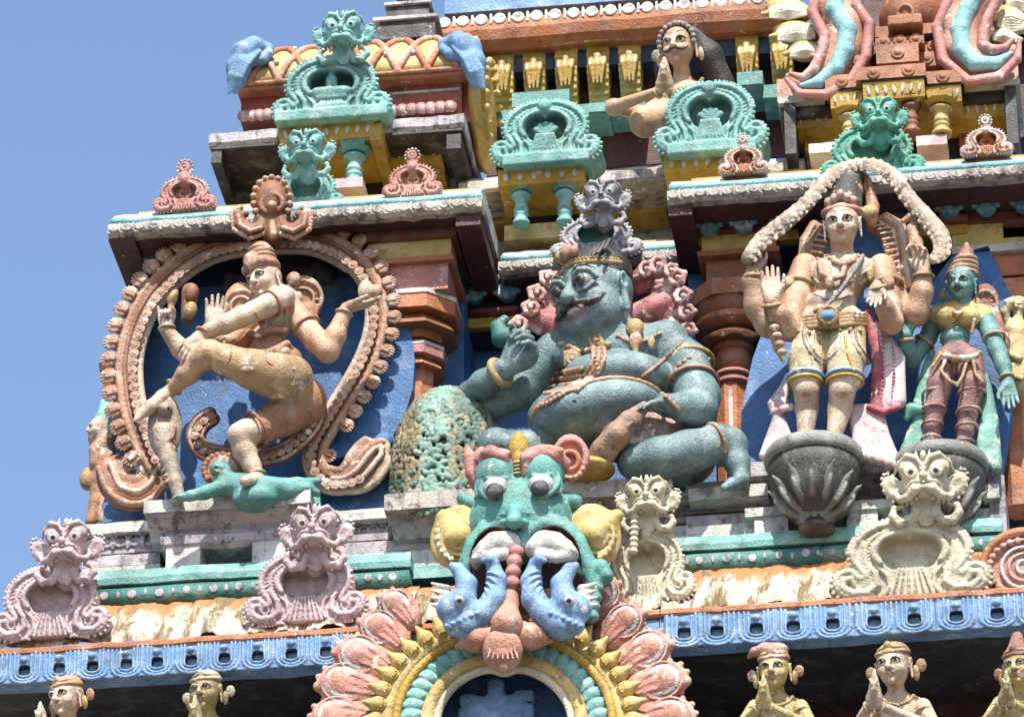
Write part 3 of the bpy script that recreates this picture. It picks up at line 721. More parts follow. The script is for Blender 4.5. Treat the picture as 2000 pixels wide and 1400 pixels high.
baluster(692, 282, 362, YU - .0, .10, ('teal', 'mint'), 'column'); baluster(1018, 356, 440, .16, .085, ('teal', 'mint'), 'column'); baluster(1103, 352, 438, .16, .085, ('teal', 'mint'), 'column')
bar('column_base', K['pink'], 640, 708, 348, 366, YU - .1, .3, T, .008)

# --- top eave and yellow brackets
YT = .92
pbar('top_eave', K['orange'], 846, 1540, 66, YT, [(.12, 0), (.03, 12), (0, 30), (0, 52), (.06, 60), (2, 60), (2, 0)], T, 0, 12, .006)
pbar('top_band', K['skyblue'], 868, 1540, 2, YT + .05, [(0, 0), (0, 60), (2, 60), (2, 0)], T, .01)
s = Sculpt(.007); s.tor(V(0, 0, 0), .04, .014, rotm(0, 90, 0), 'white'); s.cap(V(-.075, 0, -.04), V(-.075, 0, .04), .013, .013, 'white'); s.ell(V(0, 0, 0), (.02, .012, .028), None, 'white')
MRING = mesh_of(s.build('painted_ring'))
z = P(1193, 20, YT).z
for i in range(19): inst('painted_ring', MRING, (XX(868 + i * 36, z, YT), YT - .002, z), T, (1, .5, 1))
bar('bracket_beam', K['navy'], 940, 2160, 66, 100, YT + .22, .3, T, 0)
bar('bracket_wall', K['maroon'], 950, 2160, 90, 300, YT + .45, .3, T, 0)
def bracket_mesh():
    s = Sculpt(.009)
    for i in range(9):
        t = i / 8; s.box(V(0, .02 - .10 * math.sin(t * 2.2) + .16 * t, .2 - .40 * t), V(.092 - .012 * t, .1, .035), None, .01, 'yellow', k=.02)
    s.box(V(0, -.07, .20), V(.10, .11, .022), None, .006, 'yellow'); 
    for sx in (-1, 0, 1):
        s.tube([V(.052 * sx, -.105, .10 - abs(sx) * .03), V(.045 * sx, -.15, 0), V(.03 * sx, -.13, -.14)], [.026, .026, .010], 'yellow', k=.006)
        s.ell(V(.052 * sx, -.145, .035 - abs(sx) * .02), (.011 if sx else .016, .05, .038), None, 'white', op='p')
    s.ell(V(0, -.13, .09), (.03, .02, .02), None, 'paleyellow')
    return mesh_of(s.build('bracket'))
MBR = bracket_mesh()
Yb_ = YT + .28
z = P(1110, 150, Yb_).z
for px in (984, 1046, 1108, 1170, 1232, 1461, 1528): inst('bracket', MBR, (XX(px, z, Yb_), Yb_, z), T, (1.05, 1, 1.2))
for a, b, c, d, y in ((1000, 1112, 178, 206, YT + .02), (972, 1190, 208, 232, YT + .12), (1440, 1490, 140, 165, YT + .02), (1150, 1260, 198, 215, YT + .1), (1490, 1540, 165, 190, YT + .1)):
    bar('ledge', K['teal'], a, b, c, d, y, .5, T, .015)
# dark stepped finial above the barrel roof
t2 = thing('stepped_finial', P(780, 40, .6), 'dark grey weathered stepped block rising behind the barrel roof at the top edge', 'finial')
for a, b, c, d, m_ in ((728, 855, 30, 36, 'lilac'), (735, 850, 36, 74, 'darkstone'), (750, 842, 2, 7, 'lilac'), (755, 838, 7, 30, 'darkstone'), (775, 830, -28, -2, 'darkstone')):
    bar('block', K[m_], a, b, c, d, .45 + (0 if m_ == 'lilac' else .03), .35, t2, .008)
# side finial (small teal tip) at left
# ================= ornament builders =================
def frame(px, py, Y, pitch=12, yaw=0, sc=1.0):
    c = V(*P(px, py, Y)); Rm = rotm(yaw, pitch); kv = 1 / math.cos(max(ELEV - R(pitch), 0))
    def L(u, v, w_=0): return c + Rm @ V(u / 250 * sc, -w_ / 250 * sc, v * kv / 250 * sc)
    return L, Rm
def monster(s, px, py, Y, w, mat, white=None, pitch=14, yaw=0, v=0, tusk=True, ears=True):
    """goggle-eyed face; w = half width in px"""
    L0, Rm = frame(px, py, Y, pitch, yaw)
    w *= 1.12; L = lambda a, b, c: L0(a * w, b * w, c * w); q = w / 250; wh = white or mat
    s.ell(L(0, .18, 0), (.74 * q, .6 * q, .68 * q), Rm, mat, k=.02)
    s.ell(L(0, -.18, .42), (.56 * q, .45 * q, .34 * q), Rm, mat, k=.03)
    for sg in (-1, 1):
        s.ell(L(sg * .42, .58, .26), (.38 * q, .34 * q, .36 * q), Rm, mat, k=.02)
        s.tor(L(sg * .40, .44, .56), .17 * q, .05 * q, rotm(yaw, pitch + 90), mat, k=.004)
        s.ell(L(sg * .40, .44, .50), (.155 * q, .16 * q, .155 * q), Rm, mat, k=.002)
        s.ell(L(sg * .39, .43, .64), (.12 * q, .12 * q, .12 * q), Rm, 'eye', op='p')
        s.ell(L(sg * .39, .42, .66), (.08 * q, .12 * q, .08 * q), Rm, 'black', op='p')
        s.tube([L(sg * .06, .60, .62), L(sg * .22, .86, .58), L(sg * .5, .94, .5), L(sg * .80, .74, .25), L(sg * .92, .5, .1)], [.05 * q, .09 * q, .10 * q, .07 * q, .04 * q], mat, k=.008)
        for i in range(4): s.cap(L(sg * (.20 + .17 * i), .98 - .07 * i, .45 - .06 * i), L(sg * (.22 + .2 * i), 1.14 - .08 * i, .3 - .06 * i), .05 * q, .025 * q, mat, k=.006)
        s.tube([L(sg * .05, -.15, .90), L(sg * .28, -.20, .90), L(sg * .52, -.40, .75), L(sg * .76, -.42, .55), L(sg * .92, -.22, .42), L(sg * .86, -.06, .40)], [.10 * q, .15 * q, .14 * q, .12 * q, .08 * q, .05 * q], wh, k=.008)
        s.tube([L(sg * .12, .08, .85), L(sg * .36, .06, .78), L(sg * .62, -.10, .58)], [.04 * q, .055 * q, .03 * q], mat, k=.006)
        s.ell(L(sg * .17, .04, .88), (.13 * q, .12 * q, .11 * q), Rm, mat, k=.01)
        if tusk:
            for i in range(4): s.ell(L(sg * (.26 + .15 * i), -.50 - .02 * i, .74 - .1 * i), (.06 * q, .06 * q, .11 * q), Rm, wh, k=.006)
        s.tube([L(sg * .30, -.45, .30), L(sg * .30, -.82, .42), L(sg * .50, -1.10, .46), L(sg * .82, -1.12, .44), L(sg * 1.04, -.88, .40), L(sg * .98, -.64, .38), L(sg * .80, -.62, .38)], [.18 * q, .15 * q, .15 * q, .15 * q, .13 * q, .10 * q, .06 * q], mat, k=.01)
        s.tube([L(sg * .32, -.62, .56), L(sg * .40, -.95, .60), L(sg * .68, -1.10, .60), L(sg * .92, -.92, .54)], [.035 * q] * 4, wh, k=.006)
        if ears:
            s.ell(L(sg * 1.0, .08, -.05), (.32 * q, .15 * q, .46 * q), rotm(yaw, pitch, sg * 30), mat, k=.02)
            s.ell(L(sg * 1.0, .06, .14), (.16 * q, .10 * q, .28 * q), rotm(yaw, pitch, sg * 30), mat, k=.01, op='s')
            for i in range(8):
                a = R(-60 + i * 26); s.ell(L(sg * (1.02 + .30 * math.cos(a) + .16 * math.sin(a)), .08 + .48 * math.sin(a), -.02), .06 * q, None, wh, k=.004)
    s.ell(L(0, .20, .94), (.14 * q, .15 * q, .15 * q), Rm, mat, k=.015)
    s.ell(L(0, -.58, .62), (.34 * q, .25 * q, .14 * q), Rm, 'hole' if v else mat, k=.01, op='s')
    s.ell(L(0, .98, .15), (.11 * q, .12 * q, .22 * q), Rm, mat, k=.01)
    s.tube([L(0, -.3, .0), L(0, -1.0, -.05)], [.42 * q, .42 * q], mat, k=.03); s.ell(L(0, -.98, .34), (.26 * q, .12 * q, .24 * q), Rm, mat, k=.02)
    for i in range(9):
        a = R(180 + 22.5 * i); s.ell(L(.27 * math.cos(a), -.98 + .25 * math.sin(a), .38), .045 * q, None, wh, k=.004)
HALF = [(0, 1.0), (.26, .985), (.50, .91), (.69, .77), (.77, .60), (.74, .46), (.66, .36), (.62, .28), (.68, .24), (.74, .29), (.82, .35), (.92, .34), (1.0, .25), (.98, .12), (.86, .03), (.66, .0), (.42, .03), (.2, .0)]
def kudu(s, px, py, w, h, Y, mat, thick=.22, hole='hole', rim=None, pitch=10, inner=None, feet=True, knob=False, step=8, kw=1.0):
    """horseshoe scroll plate, px,py = bottom centre; w,h full size in px"""
    L, Rm = frame(px, py, Y, pitch); rim = rim or mat; W = w / 2; D = thick * 250; m1 = W / 250
    hp = [(x, y, 0) for x, y in HALF]; sm = [(p[0] * W, p[1] * h) for p in arc_on(None, hp, 2)]
    outl = sm + [(-x, y) for x, y in sm[::-1] if x > 1e-6]
    s.plate(outl, L, Rm, -D, 2, .02, mat, k=.01)
    # raised rim and serration
    op_ = [(x, y) for x, y in sm] 
    for sg in (-1, 1):
        pts = [L(sg * x * .95, h * .5 + (y - h * .5) * .93, 3) for x, y in sm[:-3]]
        s.tube(pts, m1 * .045, rim, k=.008)
        acc = 0
        for i in range(1, len(sm) - 2):
            a, b = sm[i - 1], sm[i + 1]; dx, dy = b[0] - a[0], b[1] - a[1]; l = math.hypot(dx, dy) + 1e-6; n_ = max(1, int(round(math.hypot(sm[i + 1][0] - sm[i][0], sm[i + 1][1] - sm[i][1]) / step)))
            for j in range(n_):
                x = sm[i][0] + (sm[i + 1][0] - sm[i][0]) * j / n_; y = sm[i][1] + (sm[i + 1][1] - sm[i][1]) * j / n_
                nx_, ny_ = -dy / l, dx / l
                s.cap(L(sg * (x + nx_ * 3), y + ny_ * 3, 2), L(sg * (x - nx_ * W * .04), y - ny_ * W * .04, 0), m1 * .032, m1 * .026, rim, k=.003)
    cy, rx, ry = h * .58, W * .76, h * .42
    pt = lambda a, f_, z: L(rx * f_ * math.cos(R(a)), cy + ry * f_ * math.sin(R(a)), z)
    arc = list(range(-30, 211, 8))
    s.tube([pt(a, .76, 3) for a in arc], m1 * .028, mat, k=.006); s.tube([pt(a, .60, 5) for a in arc], m1 * .05, rim, k=.006)
    for a in range(-24, 206, 9): s.cap(pt(a, .66, 3), pt(a + 3, .73, 3), m1 * .018, m1 * .018, mat, k=.003); s.cap(pt(a, .80, 3), pt(a + 5, .88, 3), m1 * .020, m1 * .014, mat, k=.004)
    # opening (cleft keyhole)
    hpz = [(0, .74), (.06, .79), (.20, .80), (.35, .72), (.38, .58), (.33, .46), (.24, .38), (0, .37)]
    hz = [(x * W, y * h * .98) for x, y, _ in arc_on(None, [(x, y, 0) for x, y in hpz], 2)]
    s.plate(hz + [(-x, y) for x, y in hz[::-1] if x > 1e-6], L, Rm, -D * (.35 if inner else .7), 30, .006, inner, k=.008, op='s')
    if feet:
        for sg in (-1, 1):
            pts = [(.58, .46), (.46, .32), (.44, .17), (.56, .085), (.75, .08), (.88, .16), (.86, .26), (.76, .27), (.73, .19)]
            s.tube([L(sg * W * a, h * b, 4) for a, b in pts], [m1 * x for x in (.04, .05, .055, .06, .06, .055, .05, .045, .035)], mat, k=.005)
            s.tube([L(sg * W * a, h * b, 4) for a, b in ((.44, .42), (.30, .28), (.28, .14), (.34, .05))], m1 * .03, rim, k=.005)
            for i in range(6): s.cap(L(sg * W * (.50 + .07 * i), h * .045, 4), L(sg * W * (.52 + .06 * i), h * .12, 4), m1 * .014, m1 * .018, mat, k=.003)
            s.tor(L(sg * W * .66, h * .20, 5), m1 * .06, m1 * .02, rotm(0, pitch + 90), rim, k=.004)
    for i in range(-3, 4): s.cap(L(i * W * .05, h * .36, 3), L(i * W * .09, h * .03, 4), m1 * .022, m1 * .03, mat, k=.004)
    s.ell(L(0, cy + ry * .80, 8), (m1 * .13, m1 * .08, m1 * .13), Rm, rim, k=.01)
    if knob:
        s.cap(L(0, h * .85, -4), L(0, h * 1.30, -4), m1 * .22, m1 * .17, mat, k=.02)
        s.tor(L(0, h * 1.30, W * .08), m1 * .13, m1 * .05, rotm(0, pitch + 90), rim, k=.004); s.ell(L(0, h * 1.30, W * .1), m1 * .06, None, mat, k=.003)
        for i in range(11):
            a = R(-50 + 280 * i / 10); s.ell(L(W * .25 * math.cos(a), h * 1.30 + W * .25 * math.sin(a), 0), m1 * .055, None, rim, k=.003)
def arc_on(f, pts, n=12):
    """smooth polyline (x,y,d)"""
    P_ = [np.array(p, dtype=float) for p in pts]; out = []
    for i in range(len(P_) - 1):
        p0 = P_[max(i - 1, 0)]; p1 = P_[i]; p2 = P_[i + 1]; p3 = P_[min(i + 2, len(P_) - 1)]
        for t in np.linspace(0, 1, n, endpoint=False):
            out.append(.5 * ((2 * p1) + (-p0 + p2) * t + (2 * p0 - 5 * p1 + 4 * p2 - p3) * t * t + (-p0 + 3 * p1 - 3 * p2 + p3) * t ** 3))
    out.append(P_[-1]); return out
def orn(name, parts, label, cat, group=None, loc=None):
    """parts: list of (part name, sculpt)"""
    t = thing(name, loc if loc is not None else (0, 0, 0), label, cat, group)
    for nm, s in parts: s.build(nm, t)
    return t
GK = 'horseshoe scroll ornaments crowned by goggle-eyed masks'
def kmask(px, py, w, h, Y, hx, hy, hw, mat, label, rim=None, thick=.2, white=None, vox=.0085, inner=None, v=0, yaw=0, extra=None, pitch=10):
    a = Sculpt(vox); kudu(a, px, py, w, h, Y, mat, thick, rim=rim, inner=inner, pitch=pitch)
    b = Sculpt(vox * .9); monster(b, hx, hy, Y - .12, hw, mat, white, v=v, yaw=yaw)
    if extra: extra(a, b)
    return orn('mask_ornament', [('scroll', a), ('mask', b)], label, 'ornament', GK, P(px, py, Y))
def ex_a(a, b):
    L, Rm = frame(648, 235, -.22, 8)
    a.box(L(0, 10, -40), V(.46, .22, .05), Rm, .015, 'mint', k=.02)
    # throne-like shape in the opening
    a.box(L(0, 52, -10), V(.13, .08, .05), Rm, .02, 'mint', k=.01); a.cap(L(-30, 58, 0), L(30, 58, 0), .045, None, 'mint'); a.ell(L(0, 78, 0), (.05, .05, .07), Rm, 'mint')
    a.cap(L(-22, 28, 4), L(22, 28, 4), .03, None, 'mint')
kmask(648, 236, 236, 128, -.22, 672, 76, 42, 'mint', 'turquoise horseshoe ornament with a bug-eyed mask in front of the yellow barrel roof', thick=.3, extra=ex_a)
kmask(597, 418, 150, 90, -.45, 600, 302, 38, 'mint', 'turquoise bug-eyed mask ornament just behind the brown ring finial under the roof slab', thick=.12, pitch=5)
kmask(1706, 350, 196, 102, -.62, 1718, 238, 37, 'green', 'green bug-eyed mask ornament above the tall crown of the four-armed standing figure', thick=.15, inner='green')
kmask(1166, 503, 178, 78, .02, 1178, 398, 37, 'grey', 'grey mask ornament on the cornice directly above the seated giant', thick=.12, inner='dkteal')
kmask(98, 1246, 220, 128, -1.22, 132, 1078, 46, 'pink', 'pink mask ornament at the far left end of the lower eave', thick=.2, rim='pink', inner='pink')
kmask(597, 1216, 226, 128, -1.18, 618, 1050, 46, 'pink', 'pink mask ornament left of the large central monster face', thick=.2, inner='pink')
def tongue(a, b):
    for i in range(7): b.ell(V(*P(1240 - i * .5, 1010 + i * 11, -1.3)), (.035, .03, .025), None, 'cream', k=.004)
kmask(1266, 1176, 172, 132, -1.10, 1266, 985, 40, 'cream', 'small cream mask ornament beside the right yellow ear of the large monster face', thick=.18, extra=tongue)
def tend(a, b):
    L, Rm = frame(1780, 1165, -1.18, 10)
    for sg in (-1, 1):
        for i in range(14):
            t = i / 13; a.cap(L(sg * (70 + 10 * t), 20 + 70 * t, 8), L(sg * (104 - 20 * t * t), 24 + 84 * t, 2), .012, .018, 'cream', k=.005)
kmask(1782, 1166, 286, 140, -1.18, 1807, 955, 52, 'cream', 'large cream mask ornament in front of the right lotus pedestal', thick=.2, inner='cream', extra=tend)
# mask-less turquoise scroll blocks
def bigk(px, py, w, h, Y, lab):
    s = Sculpt(.009); kudu(s, px, py, w, h, Y, 'mint', .42, inner='mint', pitch=8)
    L, Rm = frame(px, py, Y, 8)
    s.ell(L(0, h * .5, -40), (w * .17 / 250, .06, h * .18 / 250), Rm, 'mint', k=.02)
    for a_ in (-50, -25, 0, 25, 50): s.cap(L(0, h * .44, -8), L(26 * math.sin(R(a_)), h * .44 + 26 * math.cos(R(a_)), -8), .02, .028, 'mint', k=.006)
    for sg in (-1, 1):
        if 0: s.tube([L(sg * 3, h * .40, -6), L(sg * 10, h * .52, -6), L(sg * 22, h * .62, -6), L(sg * 30, h * .54, -6), L(sg * 22, h * .48, -6), L(sg * 17, h * .54, -6)], .016, 'mint', k=.006)
        for i in range(4): s.tube([L(sg * (2 + 5 * i), h * .42, 14), L(sg * (3 + 7 * i), h * .2, 12), L(sg * (6 + 11 * i), h * .04, 8)], [.012, .014, .016], 'mint', k=.005)
    s.box(L(0, 6, -50), V(w * .40 / 250, .26, .05), Rm, .015, 'mint', k=.02)
    o = thing('scroll_ornament', P(px, py, Y), lab, 'ornament', 'turquoise scroll blocks without masks'); s.build('scroll', o)
bigk(1067, 318, 218, 124, -.05, 'turquoise scroll block without a mask, above the two small turquoise columns')
bigk(1390, 296, 222, 138, -.05, 'turquoise scroll block without a mask, in front of the long-haired praying figure')
def smallk(px, py, w, h, Y, mat, rim, lab):
    s = Sculpt(.0075); kudu(s, px, py, w, h, Y, mat, .10, rim=rim, knob=True, step=6, pitch=6, inner=mat)
    L, Rm = frame(px, py, Y, 6)
    for sg in (-1, 1): s.tube([L(sg * 3, h * .44, -6), L(sg * 12, h * .52, -6), L(sg * 9, h * .68, -6), L(sg * 3, h * .62, -6)], .012, rim, k=.004)
    o = thing('flame_ornament', P(px, py, Y), lab, 'ornament', 'small scroll ornaments with a knob on the cornices'); s.build('scroll', o)
smallk(360, 412, 122, 66, -.66, 'rose', 'rose', 'pinkish knobbed scroll ornament near the left end of the left cornice')
smallk(806, 384, 114, 62, -.66, 'salmon', 'rose', 'pinkish knobbed scroll ornament near the right end of the left cornice')
smallk(1453, 340, 94, 52, -.70, 'orange', 'white', 'orange knobbed scroll ornament at the left end of the right cornice')
smallk(1928, 304, 98, 52, -.70, 'orange', 'white', 'orange knobbed scroll ornament at the right edge of the right cornice')
# round medallion at the right edge
s = Sculpt(.009); L, Rm = frame(2000, 1112, -1.15, 4)
s.tor(L(0, 0, 0), .30, .035, rotm(0, 94), 'orange'); s.tor(L(0, 0, 4), .225, .018, rotm(0, 94), 'salmon'); s.ell(L(0, 0, -12), (.31, .09, .26), Rm, 'rose')
for i in range(26):
    a = 2 * math.pi * i / 26; s.ell(L(62 * math.cos(a), 48 * math.sin(a), 12), (.026, .02, .026), None, 'salmon', k=.003)
for i in range(3): s.tor(L(0, 0, 12 - i), .05 + .055 * i, .014, rotm(0, 94), 'white' if i % 2 == 0 else 'salmon', k=.004)
setp(s.build('round_medallion'), 'round orange and white medallion cut by the right edge of the photograph', 'ornament')

# ================= big central monster face =================
mk = thing('monster_face', P(1010, 1240, -1.4), 'large turquoise monster face with bulging eyes and two blue creatures in its jaws', 'mask')
YM = -1.45
q = lambda x, y, d=0: V(*P(x, y, YM + d))
s = Sculpt(.010)
s.ell(q(1018, 1020, .12), (.39, .30, .34), rotm(0, 18), 'face', k=.03)
s.ell(q(1012, 985, .0), (.20, .16, .18), rotm(0, 18), 'face', k=.04)
for ex, ey, r in ((971, 935, 42), (1058, 928, 44)):
    s.ell(q(ex, ey, 0), (r / 250, .19, r / 250 * 1.12), None, 'face', k=.02)
    s.tube([q(ex - 30, ey - 8, -.08), q(ex - 15, ey + 2, -.17), q(ex + 5, ey + 4, -.18), q(ex + 28, ey - 6, -.10)], .02, 'teal', k=.006)
    s.tor(q(ex, ey + 20, -.13), .105, .02, rotm(0, 78), 'teal', k=.006); s.tor(q(ex, ey + 12, -.12), .13, .016, rotm(0, 78), 'teal', k=.006)
s.tube([q(925, 985, .1), q(905, 975, .1), q(900, 985, .1)], [.06, .05, .02], 'teal'); s.tube([q(1100, 975, .1), q(1122, 980, .08), q(1135, 968, .1)], [.06, .06, .02], 'teal')
s.cap(q(1005, 1000, -.18), q(1004, 1018, -.26), .05, .06, 'face', k=.03)
for sg in (-1, 1): s.ell(q(1004 + sg * 18, 1022, -.2), (.045, .05, .035), None, 'face', k=.015)
for i in range(5): s.tube([q(985 - i * 9, 1004 + i * 9, -.16 + .02 * i), q(960 - i * 8, 1008 + i * 10, -.12 + .03 * i), q(940 - i * 5, 1022 + i * 12, -.06 + .03 * i)], .012, 'teal', k=.006); s.tube([q(1030 + i * 9, 1002 + i * 9, -.16 + .02 * i), q(1060 + i * 8, 1004 + i * 10, -.12 + .03 * i), q(1090 + i * 6, 1018 + i * 12, -.06 + .03 * i)], .012, 'teal', k=.006)
for ex, ey in ((969, 957), (1057, 951)):
    for rr, dd, m_ in ((30, -.14, 'teal'), (38, -.11, 'face')):
        s.tube([q(ex + rr * math.cos(R(a)), ey - 2 - rr * .95 * math.sin(R(a)), dd + .02 * abs(math.cos(R(a)))) for a in range(-20, 201, 20)], .021, m_, k=.005)
# lips : two arches each side
for pts in ([(1012, 1066), (1003, 1040), (975, 1028), (945, 1040), (922, 1068), (910, 1105), (904, 1135)], [(1014, 1066), (1026, 1040), (1060, 1022), (1100, 1030), (1130, 1062), (1150, 1105), (1160, 1150)]):
    for off, r_, m_ in ((0, .055, 'face'), (7, .035, 'stone'), (-9, .05, 'teal')):
        s.tube([q(x, y + off, -.12 + .02 * i) for i, (x, y) in enumerate(pts)], r_, m_, k=.012)
s.tube([q(1150, 1120, .0), q(1172, 1110, .0), q(1182, 1125, .0), q(1168, 1140, .0)], [.06, .07, .06, .04], 'face')
for i in range(4): s.ell(q(1166 - i * 3, 1150 + i * 18, .0), (.05, .05, .045), None, 'face')
s.ell(q(965, 1100, -.05), (.17, .3, .26), None, 'maroon', k=.01, op='s'); s.ell(q(1080, 1100, -.05), (.2, .3, .27), None, 'maroon', k=.01, op='s')
s.build('face', mk)
s = Sculpt(.010); s.ell(q(962, 1100, .2), (.22, .08, .36), None, 'maroon'); s.ell(q(1085, 1105, .2), (.26, .08, .38), None, 'maroon'); s.build('mouth', mk)
K['eye2'] = paint('dull eye white', (.62, .60, .59), rough=.35, stain=.3, dirt=.3, chip=0); K['pupil'] = paint('pupil grey paint', (.035, .035, .038), rough=.35, stain=.3, chip=0)
for ex, ey in ((969, 957), (1057, 951)):
    s = Sculpt(.007); s.ell(q(ex, ey - 2, -.13), (.102, .09, .095), None, 'eye2'); s.ell(q(ex - 3, ey + 2, -.21), (.068, .036, .066), None, 'pupil', k=.003); s.build('eye', mk)
# brows and ears
def ear(pts, name='ear', mat='rose', c=None, r=None):
    s = Sculpt(.008)
    s.tube([q(*p) for p in pts], [r_ / 250 for r_ in r], mat, k=.012)
    return s
s = ear([(1055, 886, -.12), (1032, 896, -.14), (1028, 925, -.12)], r=(14, 16, 8)); s.tube([q(1055, 884, -.12), q(1082, 890, -.10), q(1102, 905, -.04)], [.06, .07, .05], 'rose')
for i in range(9): s.ell(q(1032 + i * 8, 880 - 6 * math.sin(i / 8 * 3.1), -.15), .022, None, 'salmon')
s.ell(q(1114, 895, .02), (.135, .05, .18), rotm(0, 15), 'rose'); s.tor(q(1114, 893, -.02), .13, .03, rotm(0, 105), 'rose', sx=.9); s.tor(q(1112, 900, -.04), .07, .022, rotm(0, 105), 'orange')
for i in range(20):
    a = R(i * 18); s.ell(q(1114 + 31 * math.cos(a), 893 + 40 * math.sin(a), -.02), .018, None, 'salmon')
s.build('ear', mk)
s = ear([(990, 915, -.10), (980, 893, -.13), (958, 886, -.12), (938, 900, -.04)], r=(9, 14, 16, 12)); s.ell(q(935, 915, .05), (.08, .06, .17), rotm(0, 15, 12), 'rose'); s.tube([q(940, 950, .05), q(922, 925, .04), q(918, 893, .04), q(915, 878, .04)], [.05, .05, .05, .025], 'rose'); s.ell(q(936, 915, -.02), (.04, .05, .10), None, 'rose', op='s')
for i in range(9): s.ell(q(944 + i * 6, 880 + abs(i - 4), -.15), .02, None, 'salmon')
s.build('ear', mk)
s = Sculpt(.008); s.cap(q(1013, 930, -.06), q(1014, 900, -.06), .04, .06, 'yellow'); s.ell(q(1014, 876, -.03), (.075, .06, .13), None, 'yellow'); s.cap(q(1014, 862, -.03), q(1014, 846, -.03), .05, .012, 'yellow')
for i in range(4): s.tor(q(1013, 908 + i * 7, -.07), .05, .008, None, 'gold')
s.build('crest', mk)
for sg, cx_, cy_, m_ in ((-1, 893, 1048, 'paleyellow'), (1, 1160, 1045, 'paleyellow')):
    s = Sculpt(.009)
    s.ell(q(cx_, cy_, .12), (.20, .06, .25), rotm(0, 10, sg * -14), m_); s.cap(q(cx_, cy_, .1), q(cx_ - 28 if sg < 0 else cx_ + 45, cy_ - 38, .1), .12, .05, m_, k=.04)
    for i in range(3): s.tor(q(cx_ + 4, cy_ + 2, .06), .04 + .045 * i, .014, rotm(0, 100), m_, k=.005)
    for i in range(10):
        a = R(100 + 17 * i) if sg < 0 else R(80 - 17 * i)
        s.ell(q(cx_ + 38 * math.cos(a), cy_ - 46 * math.sin(a), .08), .022, None, 'cream' if sg < 0 else m_)
    s.build('ear_fan', mk)
# tusks like curled clouds
for pts in ([(990, 1062, 26), (968, 1060, 22), (952, 1072, 20), (938, 1084, 15), (928, 1098, 9)], [(1046, 1072, 20), (1062, 1060, 25), (1082, 1062, 24), (1100, 1072, 20), (1116, 1082, 13)]):
    s = Sculpt(.009)
    for i, (x, y, r) in enumerate(pts): s.ell(q(x, y, -.16), (r / 250, .09, r / 250 * .95), None, 'white', k=.03)
    for i in range(6):
        x = pts[0][0] + (pts[-1][0] - pts[0][0]) * (i + .5) / 6; s.ell(q(x, 1088 - abs(i - 3) * 2, -.2), (.04, .04, .05), None, 'white', k=.015)
    s.build('tusk', mk)
# blue creatures
K['cblue'] = paint('dull pale blue paint', (.24, .42, .66), stain=.45, dirt=.35, chip=.14, chipcol=(.66, .66, .64))
for sg in (-1, 1):
    s = Sculpt(.009); X = (lambda x: x) if sg < 0 else (lambda x: 2008 - x)
    dx = 0 if sg < 0 else 0
    b = lambda x, y, d=0: q(X(x) + dx, y, -.2 + d)
    s.tube([b(962, 1100), b(972, 1135), b(966, 1170), b(943, 1200), b(912, 1222), b(885, 1222)], [.05, .07, .085, .095, .10, .07], 'cblue', k=.03)
    for i in range(7): s.tor(b(970 - i * 3 - i * i * .7, 1130 + i * 13 , 0), .080, .010, rotm(0, 0, 30 + i * 14 if sg < 0 else -30 - i * 14), 'cblue', k=.006)
    s.ell(b(893, 1190), (.15, .12, .13), None, 'cblue', k=.04); s.ell(b(900, 1175, -.06), (.08, .08, .08), None, 'cblue', k=.02)
    s.tube([b(905, 1170), b(912, 1140), b(895, 1112), b(884, 1105)], [.10, .075, .05, .03], 'cblue', k=.02)
    s.tube([b(880, 1205), b(868, 1180), b(858, 1190)], [.05, .04, .02], 'cblue', k=.02)
    s.tube([b(962, 1100, -.02), b(955, 1092, -.05), b(944, 1094, -.06)], [.05, .04, .02], 'cblue', k=.01)
    for i in range(6): s.cap(b(880 + i * 10, 1235 - i * 3, -.02), b(872 + i * 12, 1222 - i * 5, -.10), .014, .02, 'cblue', k=.01)
    s.ell(b(897, 1172, -.13), (.035, .03, .035), None, 'eye', k=.002); s.ell(b(897, 1172, -.16), (.02, .02, .02), None, 'black', op='p')
    for i in range(4): s.cap(b(872 - i * 2, 1150 + i * 11, -.02), b(842, 1138 + i * 14, .0), .035, .008, 'white', k=.008)
    o = s.build('blue_creature', mk)
    setp(o, 'blue creature with white fin hanging from the ' + ('left' if sg < 0 else 'right') + ' corner of the mouth')
s = Sculpt(.008)
for i, (x, y, r) in enumerate(((1008, 1078, 15), (1005, 1098, 15), (1002, 1118, 15), (1000, 1140, 16))): s.ell(q(x, y, -.18), (r / 250, .06, .055), None, 'rose')
s.cap(q(997, 1165, -.16), q(996, 1180, -.16), .06, .07, 'salmon'); s.cap(q(994, 1190, -.18), q(990, 1218, -.24), .07, .12, 'salmon')
s.build('tongue', mk)
for a in (-1, 0, 1):
    s = Sculpt(.008); 
    if a: s.tube([q(985 + a * 18, 1240, -.16), q(985 + a * 55, 1238 + (10 if a < 0 else 4), -.16), q(985 + a * 92, 1248 + (14 if a < 0 else 2), -.12)], [.07, .10, .02], 'salmon', k=.02)
    else:
        s.ell(q(982, 1270, -.22), (.145, .07, .16), rotm(0, 25), 'salmon'); s.cap(q(982, 1285, -.2), q(984, 1308, -.2), .08, .02, 'salmon', k=.03)
        for i in range(-3, 4): s.cap(q(982 + i * 4, 1240, -.26), q(982 + i * 10, 1285, -.28), .008, .008, 'rose', k=.004)
    s.build('lotus_petal', mk)

